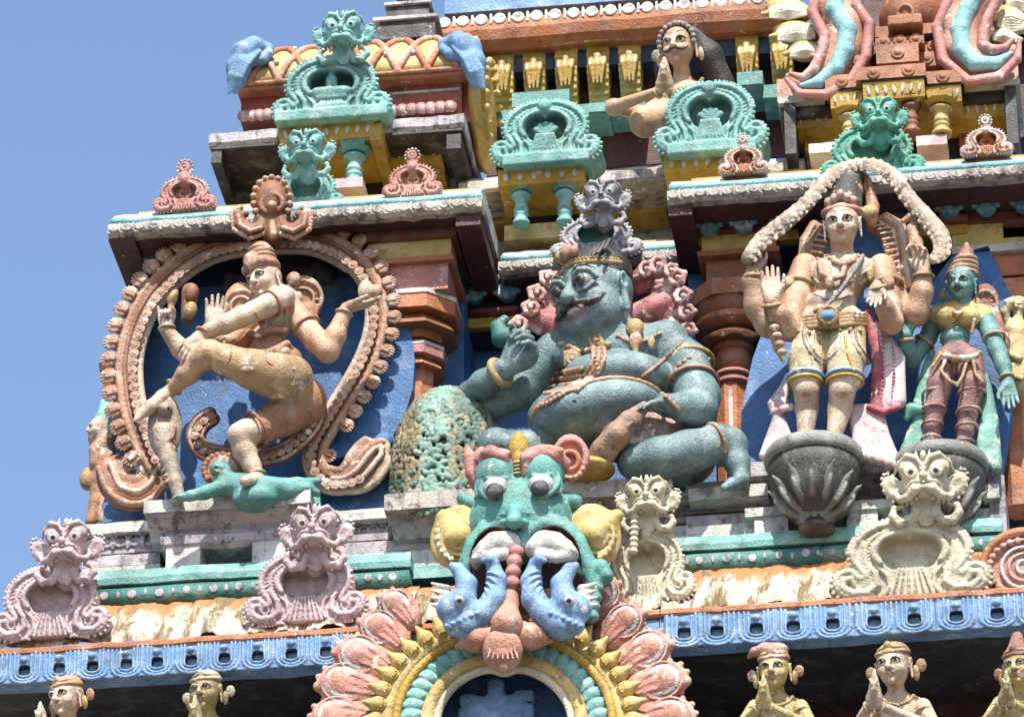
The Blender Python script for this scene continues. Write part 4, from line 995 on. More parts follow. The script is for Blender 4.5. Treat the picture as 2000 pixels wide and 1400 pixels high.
# ================= flaming arch beneath it =================
ar = thing('flower_arch', P(985, 1400, -1.3), 'yellow turquoise and orange petalled arch around a blue niche at the bottom centre', 'arch')
YA = -1.42
g = lambda a, rx, rz, d=0: V(*P(985 + rx * math.cos(R(a)), 1415 - rz * math.sin(R(a)), YA + d))
def ringtube(nm, rx, rz, r, mat, d=0, a0=-12, a1=192):
    s = Sculpt(.009); s.tube([g(a, rx * (1 - .08 * max(0, math.cos(R(a - 90)) ** 40)), rz * (1 - .10 * math.exp(-((a - 90) / 9.) ** 2)), d) for a in np.linspace(a0, a1, 50)], r, mat, k=.01); return s.build(nm, ar)
ringtube('inner_ring', 132, 112, .028, 'cream', .0); ringtube('inner_band', 150, 128, .055, 'paleyellow', .02); ringtube('inner_sun_block', 150, 130, .09, 'blue', .18); ringtube('outer_hood', 185, 158, .10, 'teal', .22); ringtube('outer_ring', 212, 178, .032, 'yellow', .0); ringtube('outer_band', 228, 192, .07, 'paleyellow', .10)  # blue inner hood ring added to stop sun leaking onto the niche
s = Sculpt(.008)
s.tor(V(0, 0, 0), .02, .012, None, 'mint'); s.p = []
s.ell(V(0, 0, 0), (.075, .04, .055), None, 'mint'); s.ell(V(-.045, 0, -.02), (.045, .035, .03), None, 'mint', k=.01); s.cap(V(0, 0, 0), V(.09, -.01, .02), .04, .012, 'mint')
MLF = mesh_of(s.build('leaf'))
for i in range(27):
    a = -8 + 196 * i / 26
    if 78 < a < 102: continue
    inst('leaf', MLF, Vector((g(a, 184, 154, .02)).tolist()) - ar.location, ar, (1.0, 1, 1.15), (0, R(-(a + 90) - 90 + (0 if a > 90 else 180)), 0))
s = Sculpt(.008); s.ell(V(0, 0, 0), (.055, .05, .06), None, 'paleyellow'); s.cap(V(0, 0, .03), V(0, -.01, .115), .05, .008, 'paleyellow', k=.02)
for i in range(-2, 3): s.cap(V(i * .014, -.05, -.02), V(i * .006, -.02, .09), .006, .004, 'yellow', k=.004)
MBUD = mesh_of(s.build('bud'))
for i in range(24):
    a = -6 + 192 * i / 23
    if 58 < a < 118: continue
    inst('bud', MBUD, Vector(g(a, 248, 208, .05).tolist()) - ar.location, ar, 1.15, (R(10), R(90 - a), 0))
s = Sculpt(.009); s.ell(V(0, 0, .08), (.155, .07, .20), None, 'salmon'); s.cap(V(.02, 0, .18), V(.07, -.02, .27), .09, .025, 'salmon', k=.06)
for i in range(4): s.tor(V(.01, -.055, .13), .03 + .032 * i, .009, rotm(0, 90), 'rose' if i % 2 else 'white', k=.003)
for i in (-1, 0, 1): s.tube([V(i * .03, -.05, -.06), V(i * .055, -.065, .08), V(i * .045 + .02, -.05, .2)], [.010, .014, .01], 'rose', k=.004)
for i in range(11):
    a = R(-40 + 26 * i); s.ell(V(.15 * math.cos(a), 0, .09 + .195 * math.sin(a)), .022, None, 'salmon', k=.004)
s.tor(V(.01, -.045, .14), .04, .014, rotm(0, 90), 'salmon')
MPET = mesh_of(s.build('flame_petal'))
for i, (a, f, sc_) in enumerate(((2, 1, 1.15), (17, 1, 1.15), (31, 1.02, 1.1), (45, 1.05, 1.0), (57, 1.15, .9), (127, 1.12, .9), (137, 1.04, 1.0), (150, 1, 1.15), (163, 1, 1.2), (177, 1, 1.2), (-12, 1, 1.1))):
    inst('flame_petal', MPET, Vector(g(a, 283 * f, 232 * f, .14).tolist()) - ar.location, ar, (sc_ * (1 if a < 90 else -1), 1, sc_ * 1.05), (R(8), R(90 - a), 0))
# blue boards
def board(nm, pts, Y, th, mat, parent, lab=None, bev=.012):
    bm = newbm(); A = [bm.verts.new(P(x, y, Y)) for x, y in pts]; B = [bm.verts.new(P(x, y, Y) + Vector((0, th, 0))) for x, y in pts]
    bm.faces.new(A); bm.faces.new(B[::-1]); n = len(A)
    for i in range(n): bm.faces.new((A[i], A[(i + 1) % n], B[(i + 1) % n], B[i]))
    return bmobj(nm, bm, K[mat], parent, False, bev)
board('niche_back', [(985 + 150 * math.cos(R(a)), 1420 - 128 * math.sin(R(a))) for a in range(-10, 191, 8)], YA + .30, .15, 'blue', ar)
board('arch_backing', [(985 + 345 * math.cos(R(a)), 1420 - 262 * math.sin(R(a))) for a in range(-10, 75, 6)] + [(985 + 345 * math.cos(R(a)), 1420 - 240 * math.sin(R(a))) for a in range(110, 191, 6)], YA + .46, .5, 'blue', ar)
s = Sculpt(.009); e = lambda x, y, d=0: V(*P(x, y, YA + .22 + d))
for x, y, rx, rz in ((970, 1350, 16, 20), (970, 1375, 52, 14), (915, 1370, 16, 12), (1025, 1362, 18, 12), (970, 1395, 70, 14), (930, 1400, 14, 20), (1010, 1400, 14, 20)): s.box(e(x, y), V(rx / 250, .06, rz / 250), None, .03, 'skyblue', k=.03)
s.ell(e(970, 1336, 0), (.05, .05, .06), None, 'skyblue'); s.build('emblem', ar)

# ================= top right petal arch and brown miniature tower =================
pa = thing('petal_arch', P(1690, 200, .3), 'pink and turquoise serpentine arch with yellow petals at the top right corner', 'arch')
YPa = .12
h_ = lambda x, y, d=0: V(*P(x, y, YPa + d))
for nm, path, cf in (('arch_left', [(1640, -30), (1630, 20), (1655, 60), (1650, 100), (1632, 135), (1600, 162), (1565, 168), (1540, 150)], 1), ('arch_right', [(1915, -30), (1890, 20), (1875, 60), (1880, 100), (1905, 125), (1945, 125), (1975, 105), (1985, 80)], 1)):
    s = Sculpt(.010); r1 = [.19, .19, .20, .19, .17, .12, .07, .03]
    s.tube([h_(x, y, .1) for x, y in path], r1, 'salmon', k=.04)
    rot_off = 1
    s.build(nm, pa)
    for off, nm2 in ((1, 'edge_roll'), (-1, 'edge_roll')):
        s = Sculpt(.009); pts = []
        for i, (x, y) in enumerate(path):
            a = path[max(0, i - 1)]; b = path[min(len(path) - 1, i + 1)]; dx, dy = b[0] - a[0], b[1] - a[1]; l = math.hypot(dx, dy)
            o_ = r1[i] * 225 * off; pts.append(h_(x - dy / l * o_, y + dx / l * o_, -.06))
        s.tube(pts, [.045] * 6 + [.035, .02], 'rose', k=.01); s.build(nm2, pa)
    s = Sculpt(.009); s.tube([h_(x, y, -.06) for x, y in path[:-1]], [.07, .075, .08, .075, .07, .055, .02], 'ribbon', k=.02); s.build('ribbon', pa)
def ypetal(cx_, cy_, w_, h2, rot):
    s = Sculpt(.008); sg = -1 if cx_ < 1700 else 1
    s.ell(h_(cx_, cy_, .16), (w_ * 1.1 / 250, .13, h2 * 1.15 / 250), rotm(0, 10, rot), 'paleyellow'); s.cap(h_(cx_, cy_, .12), h_(cx_ + sg * w_ * 1.15, cy_ + 6, .06), h2 * .8 / 250, .02, 'paleyellow', k=.05)
    for i in range(-4, 5):
        s.tube([h_(cx_ - sg * w_ * .8, cy_ + i * h2 * .10, .04), h_(cx_, cy_ + i * h2 * .20 - 2, .01 + abs(i) * .01), h_(cx_ + sg * w_ * .85, cy_ + i * h2 * .11 + 4, .03)], [.008, .012, .006], 'cream', k=.005)
    s.build('yellow_petal', pa)
for a in ((1540, 22, 44, 22, 15), (1556, 66, 44, 22, 10), (1572, 100, 34, 18, 8), (1975, 40, 34, 30, -20), (1962, 72, 28, 16, -15), (1990, 5, 30, 25, 0)): ypetal(*a)
bar('arch_foot', K['salmon'], 1518, 1608, 152, 196, YPa + .1, .7, pa, .02); bar('arch_foot', K['salmon'], 1885, 1990, 130, 165, YPa + .1, .7, pa, .02)
bar('arch_foot_plate', K['white'], 1520, 1610, 186, 199, YPa + .05, .7, pa, .008); bar('arch_foot_plate', K['white'], 1883, 1992, 158, 168, YPa + .05, .7, pa, .008)
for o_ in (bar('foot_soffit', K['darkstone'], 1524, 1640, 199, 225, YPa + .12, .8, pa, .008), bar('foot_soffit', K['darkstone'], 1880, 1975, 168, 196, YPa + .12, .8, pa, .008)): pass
bar('dark_niche', K['maroon'], 1600, 1960, -40, 200, YPa + .9, .2, pa, 0)
mt = thing('miniature_tower', P(1760, 240, .2), 'terracotta brown miniature stepped tower with yellow columns under the top right arch', 'miniature shrine')
YT2 = .0
def tier(pl, pr, pt, pb, Y, m='terra', n=0, bev=.02):
    bar('tier', K[m], pl, pr, pt, pb, Y, .7, mt, bev)
    z = P((pl + pr) / 2, (pt + pb) / 2, Y).z
    for i in range(n):
        inst('tier_boss', MBOSS, Vector((XX(pl + (pr - pl) * (i + .5) / n, z, Y), Y, z)) - mt.location, mt)
s = Sculpt(.007); s.ell(V(0, 0, 0), (.04, .03, .035), None, 'terra'); s.tor(V(0, -.005, 0), .045, .01, rotm(0, 90), 'terra'); MBOSS = mesh_of(s.build('tier_boss'))
tier(1612, 1675, 146, 172, YT2 + .02, n=1); tier(1672, 1808, 128, 152, YT2 - .1, n=2); tier(1805, 1878, 138, 162, YT2 + .02, n=1)
tier(1655, 1700, 108, 132, YT2 + .1, n=1); tier(1712, 1795, 86, 122, YT2 - .06, n=1); tier(1795, 1855, 100, 128, YT2 + .1, n=2)
tier(1680, 1720, 92, 108, YT2 + .15, n=1); tier(1710, 1805, 72, 88, YT2 + .0, n=3); tier(1800, 1848, 80, 100, YT2 + .15, n=1)
tier(1706, 1850, 48, 68, YT2 + .1)
s = Sculpt(.01); c = V(*P(1782, 40, YT2 + .35)); s.ell(c, (.27, .30, .26), None, 'terra'); s.tube([c + V(.0, -.0, .2), c + V(0, 0, .36)], [.12, .03], 'terra')
s.ell(V(*P(1768, 25, YT2)), (.13, .08, .15), rotm(0, 15), 'terra'); s.tor(V(*P(1768, 25, YT2 - .07)), .06, .015, rotm(0, 105), 'terra'); s.cap(V(*P(1770, 2, YT2)), V(*P(1770, -8, YT2)), .05, .02, 'terra')
s.box(V(*P(1768, 48, YT2)), V(.14, .08, .05), None, .02, 'terra'); s.build('dome', mt)
def fr(pl, pr, pt, pb, Y, n):
    frieze(pl, pr, pt, pb, Y, .8, n, parent=T); bar('frieze_shadow_board', K['hole'], pl - 4, pr + 4, pt - 6, pt, Y - .01, .8, T, 0)  # black strip painted as a shadow line along the frieze top
fr(1622, 1690, 176, 206, YT2 + .04, 5); fr(1686, 1806, 156, 188, YT2 - .08, 7); fr(1802, 1878, 166, 196, YT2 + .04, 5)
frieze(1552, 1640, 216, 244, YT2 + .3, .4, 5); frieze(1878, 1972, 190, 225, YT2 + .3, .4, 5); frieze(1572, 1640, 246, 290, YT2 + .5, .4, 0); 
bar('dark_post', K['darkstone'], 1534, 1556, 200, 300, YT2 + .18, .7, T, .01); bar('dark_post', K['darkstone'], 1968, 1990, 168, 280, YT2 + .18, .7, T, .01)
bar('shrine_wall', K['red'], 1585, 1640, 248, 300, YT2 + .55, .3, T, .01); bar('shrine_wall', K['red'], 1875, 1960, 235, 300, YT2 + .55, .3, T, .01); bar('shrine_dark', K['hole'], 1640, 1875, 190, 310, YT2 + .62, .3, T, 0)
baluster(1658, 208, 275, YT2 + .05, .085, ('yellow', 'paleyellow'), 'column'); baluster(1838, 190, 265, YT2 + .05, .10, ('yellow', 'paleyellow'), 'column')
baluster(1712, 190, 250, YT2 + .05, .08, ('brown', 'brown'), 'column'); baluster(1780, 184, 262, YT2 + .05, .085, ('brown', 'brown'), 'column')
bar('column_base', K['pink'], 1612, 1680, 276, 296, YT2 - .0, .3, T, .008); bar('column_base', K['pink'], 1790, 1850, 264, 283, YT2 - .0, .3, T, .008); bar('column_base', K['white'], 1580, 1625, 280, 298, YT2 - .05, .3, T, .008)
# paints of the figures
K['orange3'] = paint('faded brown cloth paint', (.46, .23, .12), stain=.35, dirt=.35, chip=.14, chipcol=(.62, .52, .38))
K['clay0'] = paint('clay bead paint', (.50, .28, .17), stain=.6, dirt=.35, chip=.2, chipcol=(.74, .66, .56))
K['rose2'] = paint('faded bud paint', (.50, .27, .17), stain=.7, dirt=.35, chip=.25, chipcol=(.72, .66, .58))
K['darkhair'] = paint('dark hair paint', (.035, .028, .025), stain=.25, dirt=.3, chip=.06, chipcol=(.2, .17, .14))
K['orange2'] = paint('faded orange cloth paint', (.58, .30, .15), stain=.3, dirt=.25, chip=.10, chipcol=(.7, .6, .45))
K['shorts'] = paint('yellowed cloth paint', (.56, .36, .17), stain=.6, dirt=.3, chip=.18, chipcol=(.72, .66, .52))
K['snake'] = paint('cobra paint', (.42, .33, .26), stain=.5, dirt=.3, chip=.25, chipcol=(.62, .36, .18))
K['lipdark'] = paint('dull lip paint', (.30, .24, .22), dirt=.2, chip=.05)
K['mous'] = paint('moustache paint', (.06, .065, .075), rough=.4, stain=.3, dirt=.2, chip=.05)
K['iris'] = paint('grey iris paint', (.10, .085, .08), rough=.3, stain=0, chip=0)
K['cloth1'] = paint('faded red cloth paint', (.60, .36, .31), stain=.6, dirt=.4, chip=.3, chipcol=(.66, .58, .44))
K['cloth2'] = paint('brown waist cloth paint', (.48, .29, .19), stain=.5, dirt=.5, chip=.2, chipcol=(.62, .54, .4))
K['clay'] = paint('clay ornament paint', (.48, .26, .15), stain=.5, dirt=.4, chip=.2, chipcol=(.7, .62, .5))
K['redhair'] = paint('red hair paint', (.50, .13, .13), stain=.6, dirt=.35, chip=.22, chipcol=(.72, .6, .5))
K['redtip'] = paint('pale red hair paint', (.60, .32, .28), stain=.7, dirt=.3, chip=.3, chipcol=(.76, .68, .6))
K['moss'] = paint('mossy turquoise plaster', (.10, .20, .16), stain=.4, dirt=.6, chip=.42, chipcol=(.27, .21, .11))
K['moss2'] = paint('ochre plaster', (.30, .23, .11), stain=.4, dirt=.5, chip=.2, chipcol=(.10, .28, .23))
K['moss3'] = paint('pale turquoise plaster', (.24, .42, .34), stain=.5, dirt=.4, chip=.25, chipcol=(.4, .33, .2))
K['shorts2'] = paint('white yellow striped cloth paint', (.66, .56, .33), stain=.6, dirt=.3, chip=.15, chipcol=(.74, .72, .64))
K['blackcrown'] = paint('black painted crown', (.045, .04, .035), stain=.5, dirt=.3, chip=.34, chipcol=(.45, .33, .16))
K['grey2'] = paint('grey cord paint', (.32, .28, .27), stain=.4, dirt=.3)
K['robe'] = paint('pale pink robe paint', (.74, .56, .57), stain=.6, dirt=.3, chip=.12, chipcol=(.8, .74, .72))
K['robered'] = paint('crimson robe paint', (.42, .07, .10), stain=.3, dirt=.3, chip=.1, chipcol=(.7, .5, .5))
K['hide'] = paint('beige hide paint', (.56, .44, .33), stain=.5, dirt=.55, chip=.22, chipcol=(.74, .68, .58))
K['midblue'] = paint('bright blue paint', (.07, .23, .55), stain=.3, dirt=.15, chip=.05, chipcol=(.3, .42, .6))
K['teal2'] = paint('turquoise skin paint', (.14, .36, .34), rough=.42, stain=.3, dirt=.25, chip=.08)
K['redleg'] = paint('faded wine cloth paint', (.40, .19, .18), stain=.6, dirt=.45, chip=.2, chipcol=(.68, .58, .52))
K['crownred'] = paint('red brown crown paint', (.36, .14, .10), stain=.4, dirt=.4, chip=.2, chipcol=(.65, .5, .4))
K['robeteal'] = paint('green robe paint', (.16, .42, .34), stain=.6, dirt=.35, chip=.3, chipcol=(.68, .66, .42))
K['petalstone'] = paint('petal stone', (.20, .205, .165), stain=.3, dirt=.35, chip=.2, chipcol=(.36, .32, .18))
K['stonerim'] = paint('grey green stone', (.29, .30, .27), stain=.3, dirt=.35, chip=.15, chipcol=(.42, .38, .24))
K['yskin'] = paint('yellow skin paint', (.62, .48, .20), rough=.45, stain=.5, dirt=.3, chip=.14, chipcol=(.76, .70, .56))
# ================= figure helpers =================
def nrm(a): return a / (np.linalg.norm(a) + 1e-9)
class Fig:
    def __init__(f, name, px, py, Y, label, cat='statue', group=None):
        f.Y = Y; f.t = thing(name, P(px, py, Y), label, cat, group)
    def q(f, x, y, d=0): return V(*P(x, y, f.Y + d))
    def part(f, nm, s, label=None):
        o = s.build(nm, f.t)
        if label: o['label'] = label
        return o
def beads(nm, pts, r, step, mat, parent, seg=1):
    """string of beads along world points"""
    bm = newbm(); acc = 0.0; pts = [Vector([float(c) for c in p]) for p in pts]
    for a, b in zip(pts, pts[1:]):
        l = (b - a).length; t = acc
        while t < l:
            bmesh.ops.create_icosphere(bm, subdivisions=seg, radius=r, matrix=Matrix.Translation(a + (b - a) * (t / l))); t += step
        acc = t - l
    return bmobj(nm, bm, K[mat], parent, True)
def head(s, c, hh, yaw, pitch, roll, skin, lip='rose', brow='black', ear=True, mous=None, eye_open=1.0, lobes=True, fat=1.0, look=0.0, smile=0):
    Rm = rotm(yaw, pitch, roll); L = lambda x, y, z: c + Rm @ (V(x, y, z) * hh)
    s.ell(L(0, .12, .18), (.74 * hh * fat, .84 * hh, .80 * hh), Rm, skin, k=.03 * hh / .15)
    s.ell(L(0, -.14, -.38), (.58 * hh * fat, .62 * hh, .56 * hh), Rm, skin, k=.25 * hh)
    kk = .10 * hh
    for g in (-1, 1):
        s.ell(L(g * .34 * fat, -.52, -.24), (.24 * hh, .20 * hh, .24 * hh), Rm, skin, k=kk * 2)
        s.ell(L(g * .31, -.80, .13), (.19 * hh, .16 * hh, .12 * hh), Rm, skin, k=kk, op='s')
        s.ell(L(g * .31, -.58, .12), (.185 * hh, .175 * hh, .115 * hh * eye_open), Rm, 'eye', k=.01 * hh)
        s.ell(L(g * .31 + look, -.74, .12), (.078 * hh, .10 * hh, .085 * hh), Rm, 'black', op='p')
        pts = [L(g * .10, -.72, .10), L(g * .20, -.77, .21 * 1.05), L(g * .33, -.77, .245), L(g * .46, -.69, .19), L(g * .55, -.60, .10)]
        s.tube(pts, .028 * hh, brow, k=.01 * hh)
        s.tube([p + Rm @ V(0, 0, .055 * hh) for p in pts], .04 * hh, skin, k=.03 * hh)
        s.tube([L(g * .10, -.72, .08), L(g * .22, -.73, .02), L(g * .38, -.72, .02), L(g * .52, -.62, .08)], .025 * hh, skin, k=.02 * hh)
        s.tube([L(g * .12, -.77, .40), L(g * .28, -.78, .50), L(g * .46, -.70, .49), L(g * .60, -.54, .36)], [.025 * hh, .034 * hh, .03 * hh, .02 * hh], brow, k=.012 * hh)
        s.ell(L(g * .11, -.86, -.19), (.085 * hh, .09 * hh, .07 * hh), Rm, skin, k=.05 * hh)
        if ear:
            s.ell(L(g * .78 * fat, .05, .02), (.09 * hh, .17 * hh, .27 * hh), rotm(yaw + g * 25, pitch, roll), skin, k=.06 * hh)
            s.ell(L(g * .86 * fat, -.02, .06), (.05 * hh, .09 * hh, .15 * hh), rotm(yaw + g * 25, pitch, roll), skin, k=.02 * hh, op='s')
            if lobes: s.tube([L(g * .78 * fat, -.02, -.15), L(g * .80 * fat, -.04, -.62)], [.07 * hh, .055 * hh], skin, k=.04 * hh)
    s.cap(L(0, -.74, .22), L(0, -.97, -.15), .07 * hh, .12 * hh, skin, k=.10 * hh)
    s.tube([L(-.22 - .04 * smile, -.70, -.41 + .05 * smile), L(-.09, -.82, -.375), L(0, -.84, -.395), L(.09, -.82, -.375), L(.22 + .04 * smile, -.70, -.41 + .05 * smile)], [.02 * hh, .05 * hh, .045 * hh, .05 * hh, .02 * hh], lip, k=.02 * hh)
    s.tube([L(-.17, -.72, -.46 + .03 * smile), L(0, -.81, -.50), L(.17, -.72, -.46 + .03 * smile)], [.025 * hh, .065 * hh, .025 * hh], lip, k=.02 * hh)
    s.tube([L(-.21, -.79, -.435 + .03 * smile), L(0, -.89, -.445), L(.21, -.79, -.435 + .03 * smile)], .018 * hh, 'black', op='p')
    s.ell(L(0, -.62, -.74), (.18 * hh, .16 * hh, .15 * hh), Rm, skin, k=.1 * hh)
    if mous:
        for g in (-1, 1): s.tube([L(0, -.86, -.30), L(g * .2, -.84, -.31), L(g * .42, -.70, -.34), L(g * .62, -.58, -.22)], [.04 * hh, .075 * hh, .05 * hh, .018 * hh], mous, k=.01 * hh)
    return L, Rm
def hand(s, w, d, n, Lh, curl=20, spread=6, thumb=1, mat='skin', k=.012, tcurl=10, wr=.11):
    """w wrist, d finger direction, n palm normal (the way fingers close), thumb=+1 on the cross(d,n) side"""
    d = nrm(d); n = nrm(n - d * float(n @ d)); sd = np.cross(d, n); cl = curl if isinstance(curl, (list, tuple)) else [curl] * 4
    s.cap(w, w + d * .18 * Lh, wr * Lh, wr * 1.15 * Lh, mat, k=.02)
    for i in range(4):
        off = (i - 1.5) * .115 * Lh * -thumb
        b0 = w + d * .12 * Lh + sd * off * .6; b1 = w + d * (.50 - .02 * abs(i - 1.3)) * Lh + sd * off
        s.cap(b0, b1, .095 * Lh, .075 * Lh, mat, k=.05 * Lh + .006)
        ang = R(spread) * (i - 1.5) * -thumb; dd = nrm(d * math.cos(ang) + sd * math.sin(ang)); p = b1; nn = n.copy()
        ln = (.40, .46, .43, .34)[i] * Lh
        for j, fr in enumerate((.42, .32, .26)):
            c_ = R(cl[i] * (.8, 1.1, .9)[j]); nd = nrm(dd * math.cos(c_) + nn * math.sin(c_)); nn = nrm(nn * math.cos(c_) - dd * math.sin(c_)); dd = nd
            p2 = p + dd * ln * fr; s.cap(p, p2, (.060, .054, .048)[j] * Lh, (.054, .048, .040)[j] * Lh, mat, k=.004); p = p2
    t0 = w + d * .14 * Lh + sd * thumb * .10 * Lh + n * .02 * Lh; t1 = w + d * .36 * Lh + sd * thumb * .27 * Lh + n * .06 * Lh
    t2 = t1 + nrm(d * .9 + sd * thumb * .35 + n * math.tan(R(tcurl))) * .17 * Lh; t3 = t2 + nrm(d + n * math.tan(R(tcurl * 2))) * .13 * Lh
    s.cap(t0, t1, .09 * Lh, .068 * Lh, mat, k=.03); s.cap(t1, t2, .066 * Lh, .058 * Lh, mat, k=.006); s.cap(t2, t3, .056 * Lh, .044 * Lh, mat, k=.005)
def tubepx(s, f, pts, mat, k=.03):
    """pts (x,y,d,rpx)"""
    s.tube([f.q(*p[:3]) for p in pts], [p[3] / 250 for p in pts], mat, k)
def on(s, f, x, y, off=-.012, d0=-1.0):
    """point where the line of sight through (x, y) meets the sculpted body"""
    ds = np.arange(d0, .7, .008); pts = np.array([f.q(x, y, d) for d in (d0, .7)]); t = ((ds - d0) / (.7 - d0))[:, None]
    pp = (pts[0] + (pts[1] - pts[0]) * t).astype(np.float32); m = np.full(len(ds), 9.0)
    for fn, a, b, mat, k, op in s.p:
        if op == 'u': m = np.minimum(m, fn(pp[:, 0], pp[:, 1], pp[:, 2]))
    i = np.where(m < 0)[0]; d = ds[i[0]] if len(i) else 0.0
    return f.q(x, y, d + off)
def ontube(s, body, f, pts, r, mat, k=.006, off=-.012, n=4):
    c_ = arc_on(None, [(x, y, 0) for x, y in pts], n); s.tube([on(body, f, p[0], p[1], off) for p in c_], r, mat, k)
# ================= disc board with flame ring behind the dancer =================
YB0 = -.42
ring = thing('flame_ring', P(520, 980, YB0), 'orange brown ring edged with flower buds on a blue board around the dancing figure', 'halo')
path = arc_on(None, [(304, 915, 0), (297, 893, 0), (283, 862, 0), (262, 800, 0), (253, 740, 0), (255, 690, 0), (268, 640, 0), (292, 590, 0), (325, 550, 0), (370, 512, 0), (420, 487, 0), (480, 474, 0), (540, 470, 0), (600, 471, 0), (642, 483, 0), (678, 502, 0), (706, 527, 0), (726, 562, 0), (736, 605, 0), (731, 655, 0), (713, 705, 0), (690, 748, 0), (664, 790, 0), (640, 830, 0), (618, 870, 0), (614, 905, 0), (632, 932, 0), (665, 940, 0), (700, 925, 0), (728, 892, 0), (752, 866, 0)], 6)
def offs(pa_, o_, d=0, Y=YB0):
    out = []
    for i in range(len(pa_)):
        a = pa_[max(0, i - 1)]; b = pa_[min(len(pa_) - 1, i + 1)]; dx, dy = b[0] - a[0], b[1] - a[1]; l = math.hypot(dx, dy) + 1e-6
        oo = o_[i] if isinstance(o_, list) else o_
        out.append((pa_[i][0] + dy / l * oo, pa_[i][1] - dx / l * oo))
    return out
def wp(l, d): return [V(*P(x, y, YB0 + d)) for x, y in l]
N = len(path); wd = [20.] * N
for i in range(N):
    if 92 < i < N - 24: wd[i] = 16.
    if i > N - 18: wd[i] = 20 + 16 * math.sin((i - N + 18) / 18 * math.pi) ; 
    if i < 10: wd[i] = 9. + i
    if i > N - 5: wd[i] = 20 * (N - i) / 5
s = Sculpt(.011)
for j in range(-2, 3): s.tube(wp(offs(path, [w_ * j / 2.6 for w_ in wd]), -.05), [w_ * .30 / 250 for w_ in wd], 'clay0', k=.02)
s.tube(wp(offs(path, [-w_ for w_ in wd]), -.06), .030, 'paleskin', k=.01); s.tube(wp(offs(path, [w_ * .45 for w_ in wd]), -.08), .018, 'brown', k=.006); s.tube(wp(offs(path, [w_ for w_ in wd]), -.07), .032, 'clay0', k=.01)
s.build('ring_band', ring)

s = Sculpt(.006); s.ell(V(0, 0, 0), (.030, .018, .030), None, 'rose2'); s.tor(V(0, -.004, 0), .034, .008, rotm(0, 90), 'clay0', k=.004); MDISC = mesh_of(s.build('disc_bead'))
def along(l, step, a=0, b=None):
    out = []; acc = step; b = b or len(l)
    for i in range(a, b - 1):
        (x0, y0), (x1, y1) = l[i], l[i + 1]; d = math.hypot(x1 - x0, y1 - y0); t = acc
        while t < d: out.append((x0 + (x1 - x0) * t / d, y0 + (y1 - y0) * t / d, math.degrees(math.atan2(y1 - y0, x1 - x0)))); t += step
        acc = t - d
    return out
for x, y, a in along(offs(path, [-w_ * .35 for w_ in wd]), 16.5, 0, N - 12): inst('disc_bead', MDISC, P(x, y, YB0 - .135) - ring.location, ring, .95)
s = Sculpt(.0065); s.ell(V(0, 0, 0), (.062, .05, .05), None, 'rose2', k=.01)
for i in range(-3, 4):
    a = R(i * 24); s.cap(V(.05 * math.sin(a), -.035, .0), V(.068 * math.sin(a), -.012, .03 + .07 * math.cos(a)), .014, .012, 'rose2', k=.004)
for i in range(-1, 2):
    a = R(i * 28); s.cap(V(.03 * math.sin(a), -.055, -.01), V(.035 * math.sin(a), -.04, .06), .014, .008, 'rose2', k=.003)
s.cap(V(0, .01, -.02), V(0, .02, -.08), .035, .05, 'terra', k=.01)
MRB = mesh_of(s.build('bud'))
bl = along(offs(path, [w_ + 12 for w_ in wd]), 33, 0, N - 40)
for x, y, a in bl:
    if 480 < x < 600 and y < 500: continue
    o = inst('bud', MRB, P(x, y, YB0 - .07) - ring.location, ring, .95 if x < 600 else .82, (R(8), R(a), 0))
bl = along(offs(path, [w_ + 8 for w_ in wd]), 31, N - 40, N - 22)
for x, y, a in bl: inst('bud', MRB, P(x, y, YB0 - .05) - ring.location, ring, .8, (R(8), R(a), 0))
# left tail curl
s = Sculpt(.009); cp = arc_on(None, [(305, 905, 0), (298, 940, 0), (268, 962, 0), (232, 950, 0), (218, 918, 0), (212, 905, 0)], 5)
cp = [(p[0], p[1]) for p in cp]
for j in (-1, 0, 1): s.tube([V(*P(x, y, YB0 + .02)) for x, y in offs(cp, j * 14)], [.03 + .055 * math.sin(math.pi * (i + 1) / (len(cp) + 1)) for i in range(len(cp))], 'terra' if j else 'salmon', k=.02)
s.tube([V(*P(x, y, YB0 - .07)) for x, y in offs(cp, 22)], .025, 'rose2', k=.01); s.tube([V(*P(x, y, YB0 - .07)) for x, y in offs(cp, -2)], .02, 'paleskin', k=.01)
for i in range(11):
    a = R(170 - 17 * i); s.cap(V(*P(262 + 18 * math.cos(a), 925 - 12 * math.sin(a), YB0 - .05)), V(*P(262 + 42 * math.cos(a), 920 - 24 * math.sin(a), YB0 - .03)), .02, .03, 'rose2', k=.006)
s.build('tail_curl', ring)
# fish-tail fringe on the right end
s = Sculpt(.008); e_ = offs(path, [w_ + 6 for w_ in wd])[N - 22:]
s.p = []
for x, y, a in along(offs(path, [-w_ - 2 for w_ in wd])[N - 16:], 8): s.cap(V(*P(x, y, YB0 - .05)), V(*P(x - 7 * math.sin(R(a)) * -1, y - 7 * math.cos(R(a)), YB0 - .03)), .02, .012, 'rose2', k=.004)
for j in (-.3, .25): s.tube(wp(offs(path, [w_ * j for w_ in wd])[N - 22:N - 2], -.12), .02, 'paleskin', k=.01)
s.build('tail_fringe', ring)
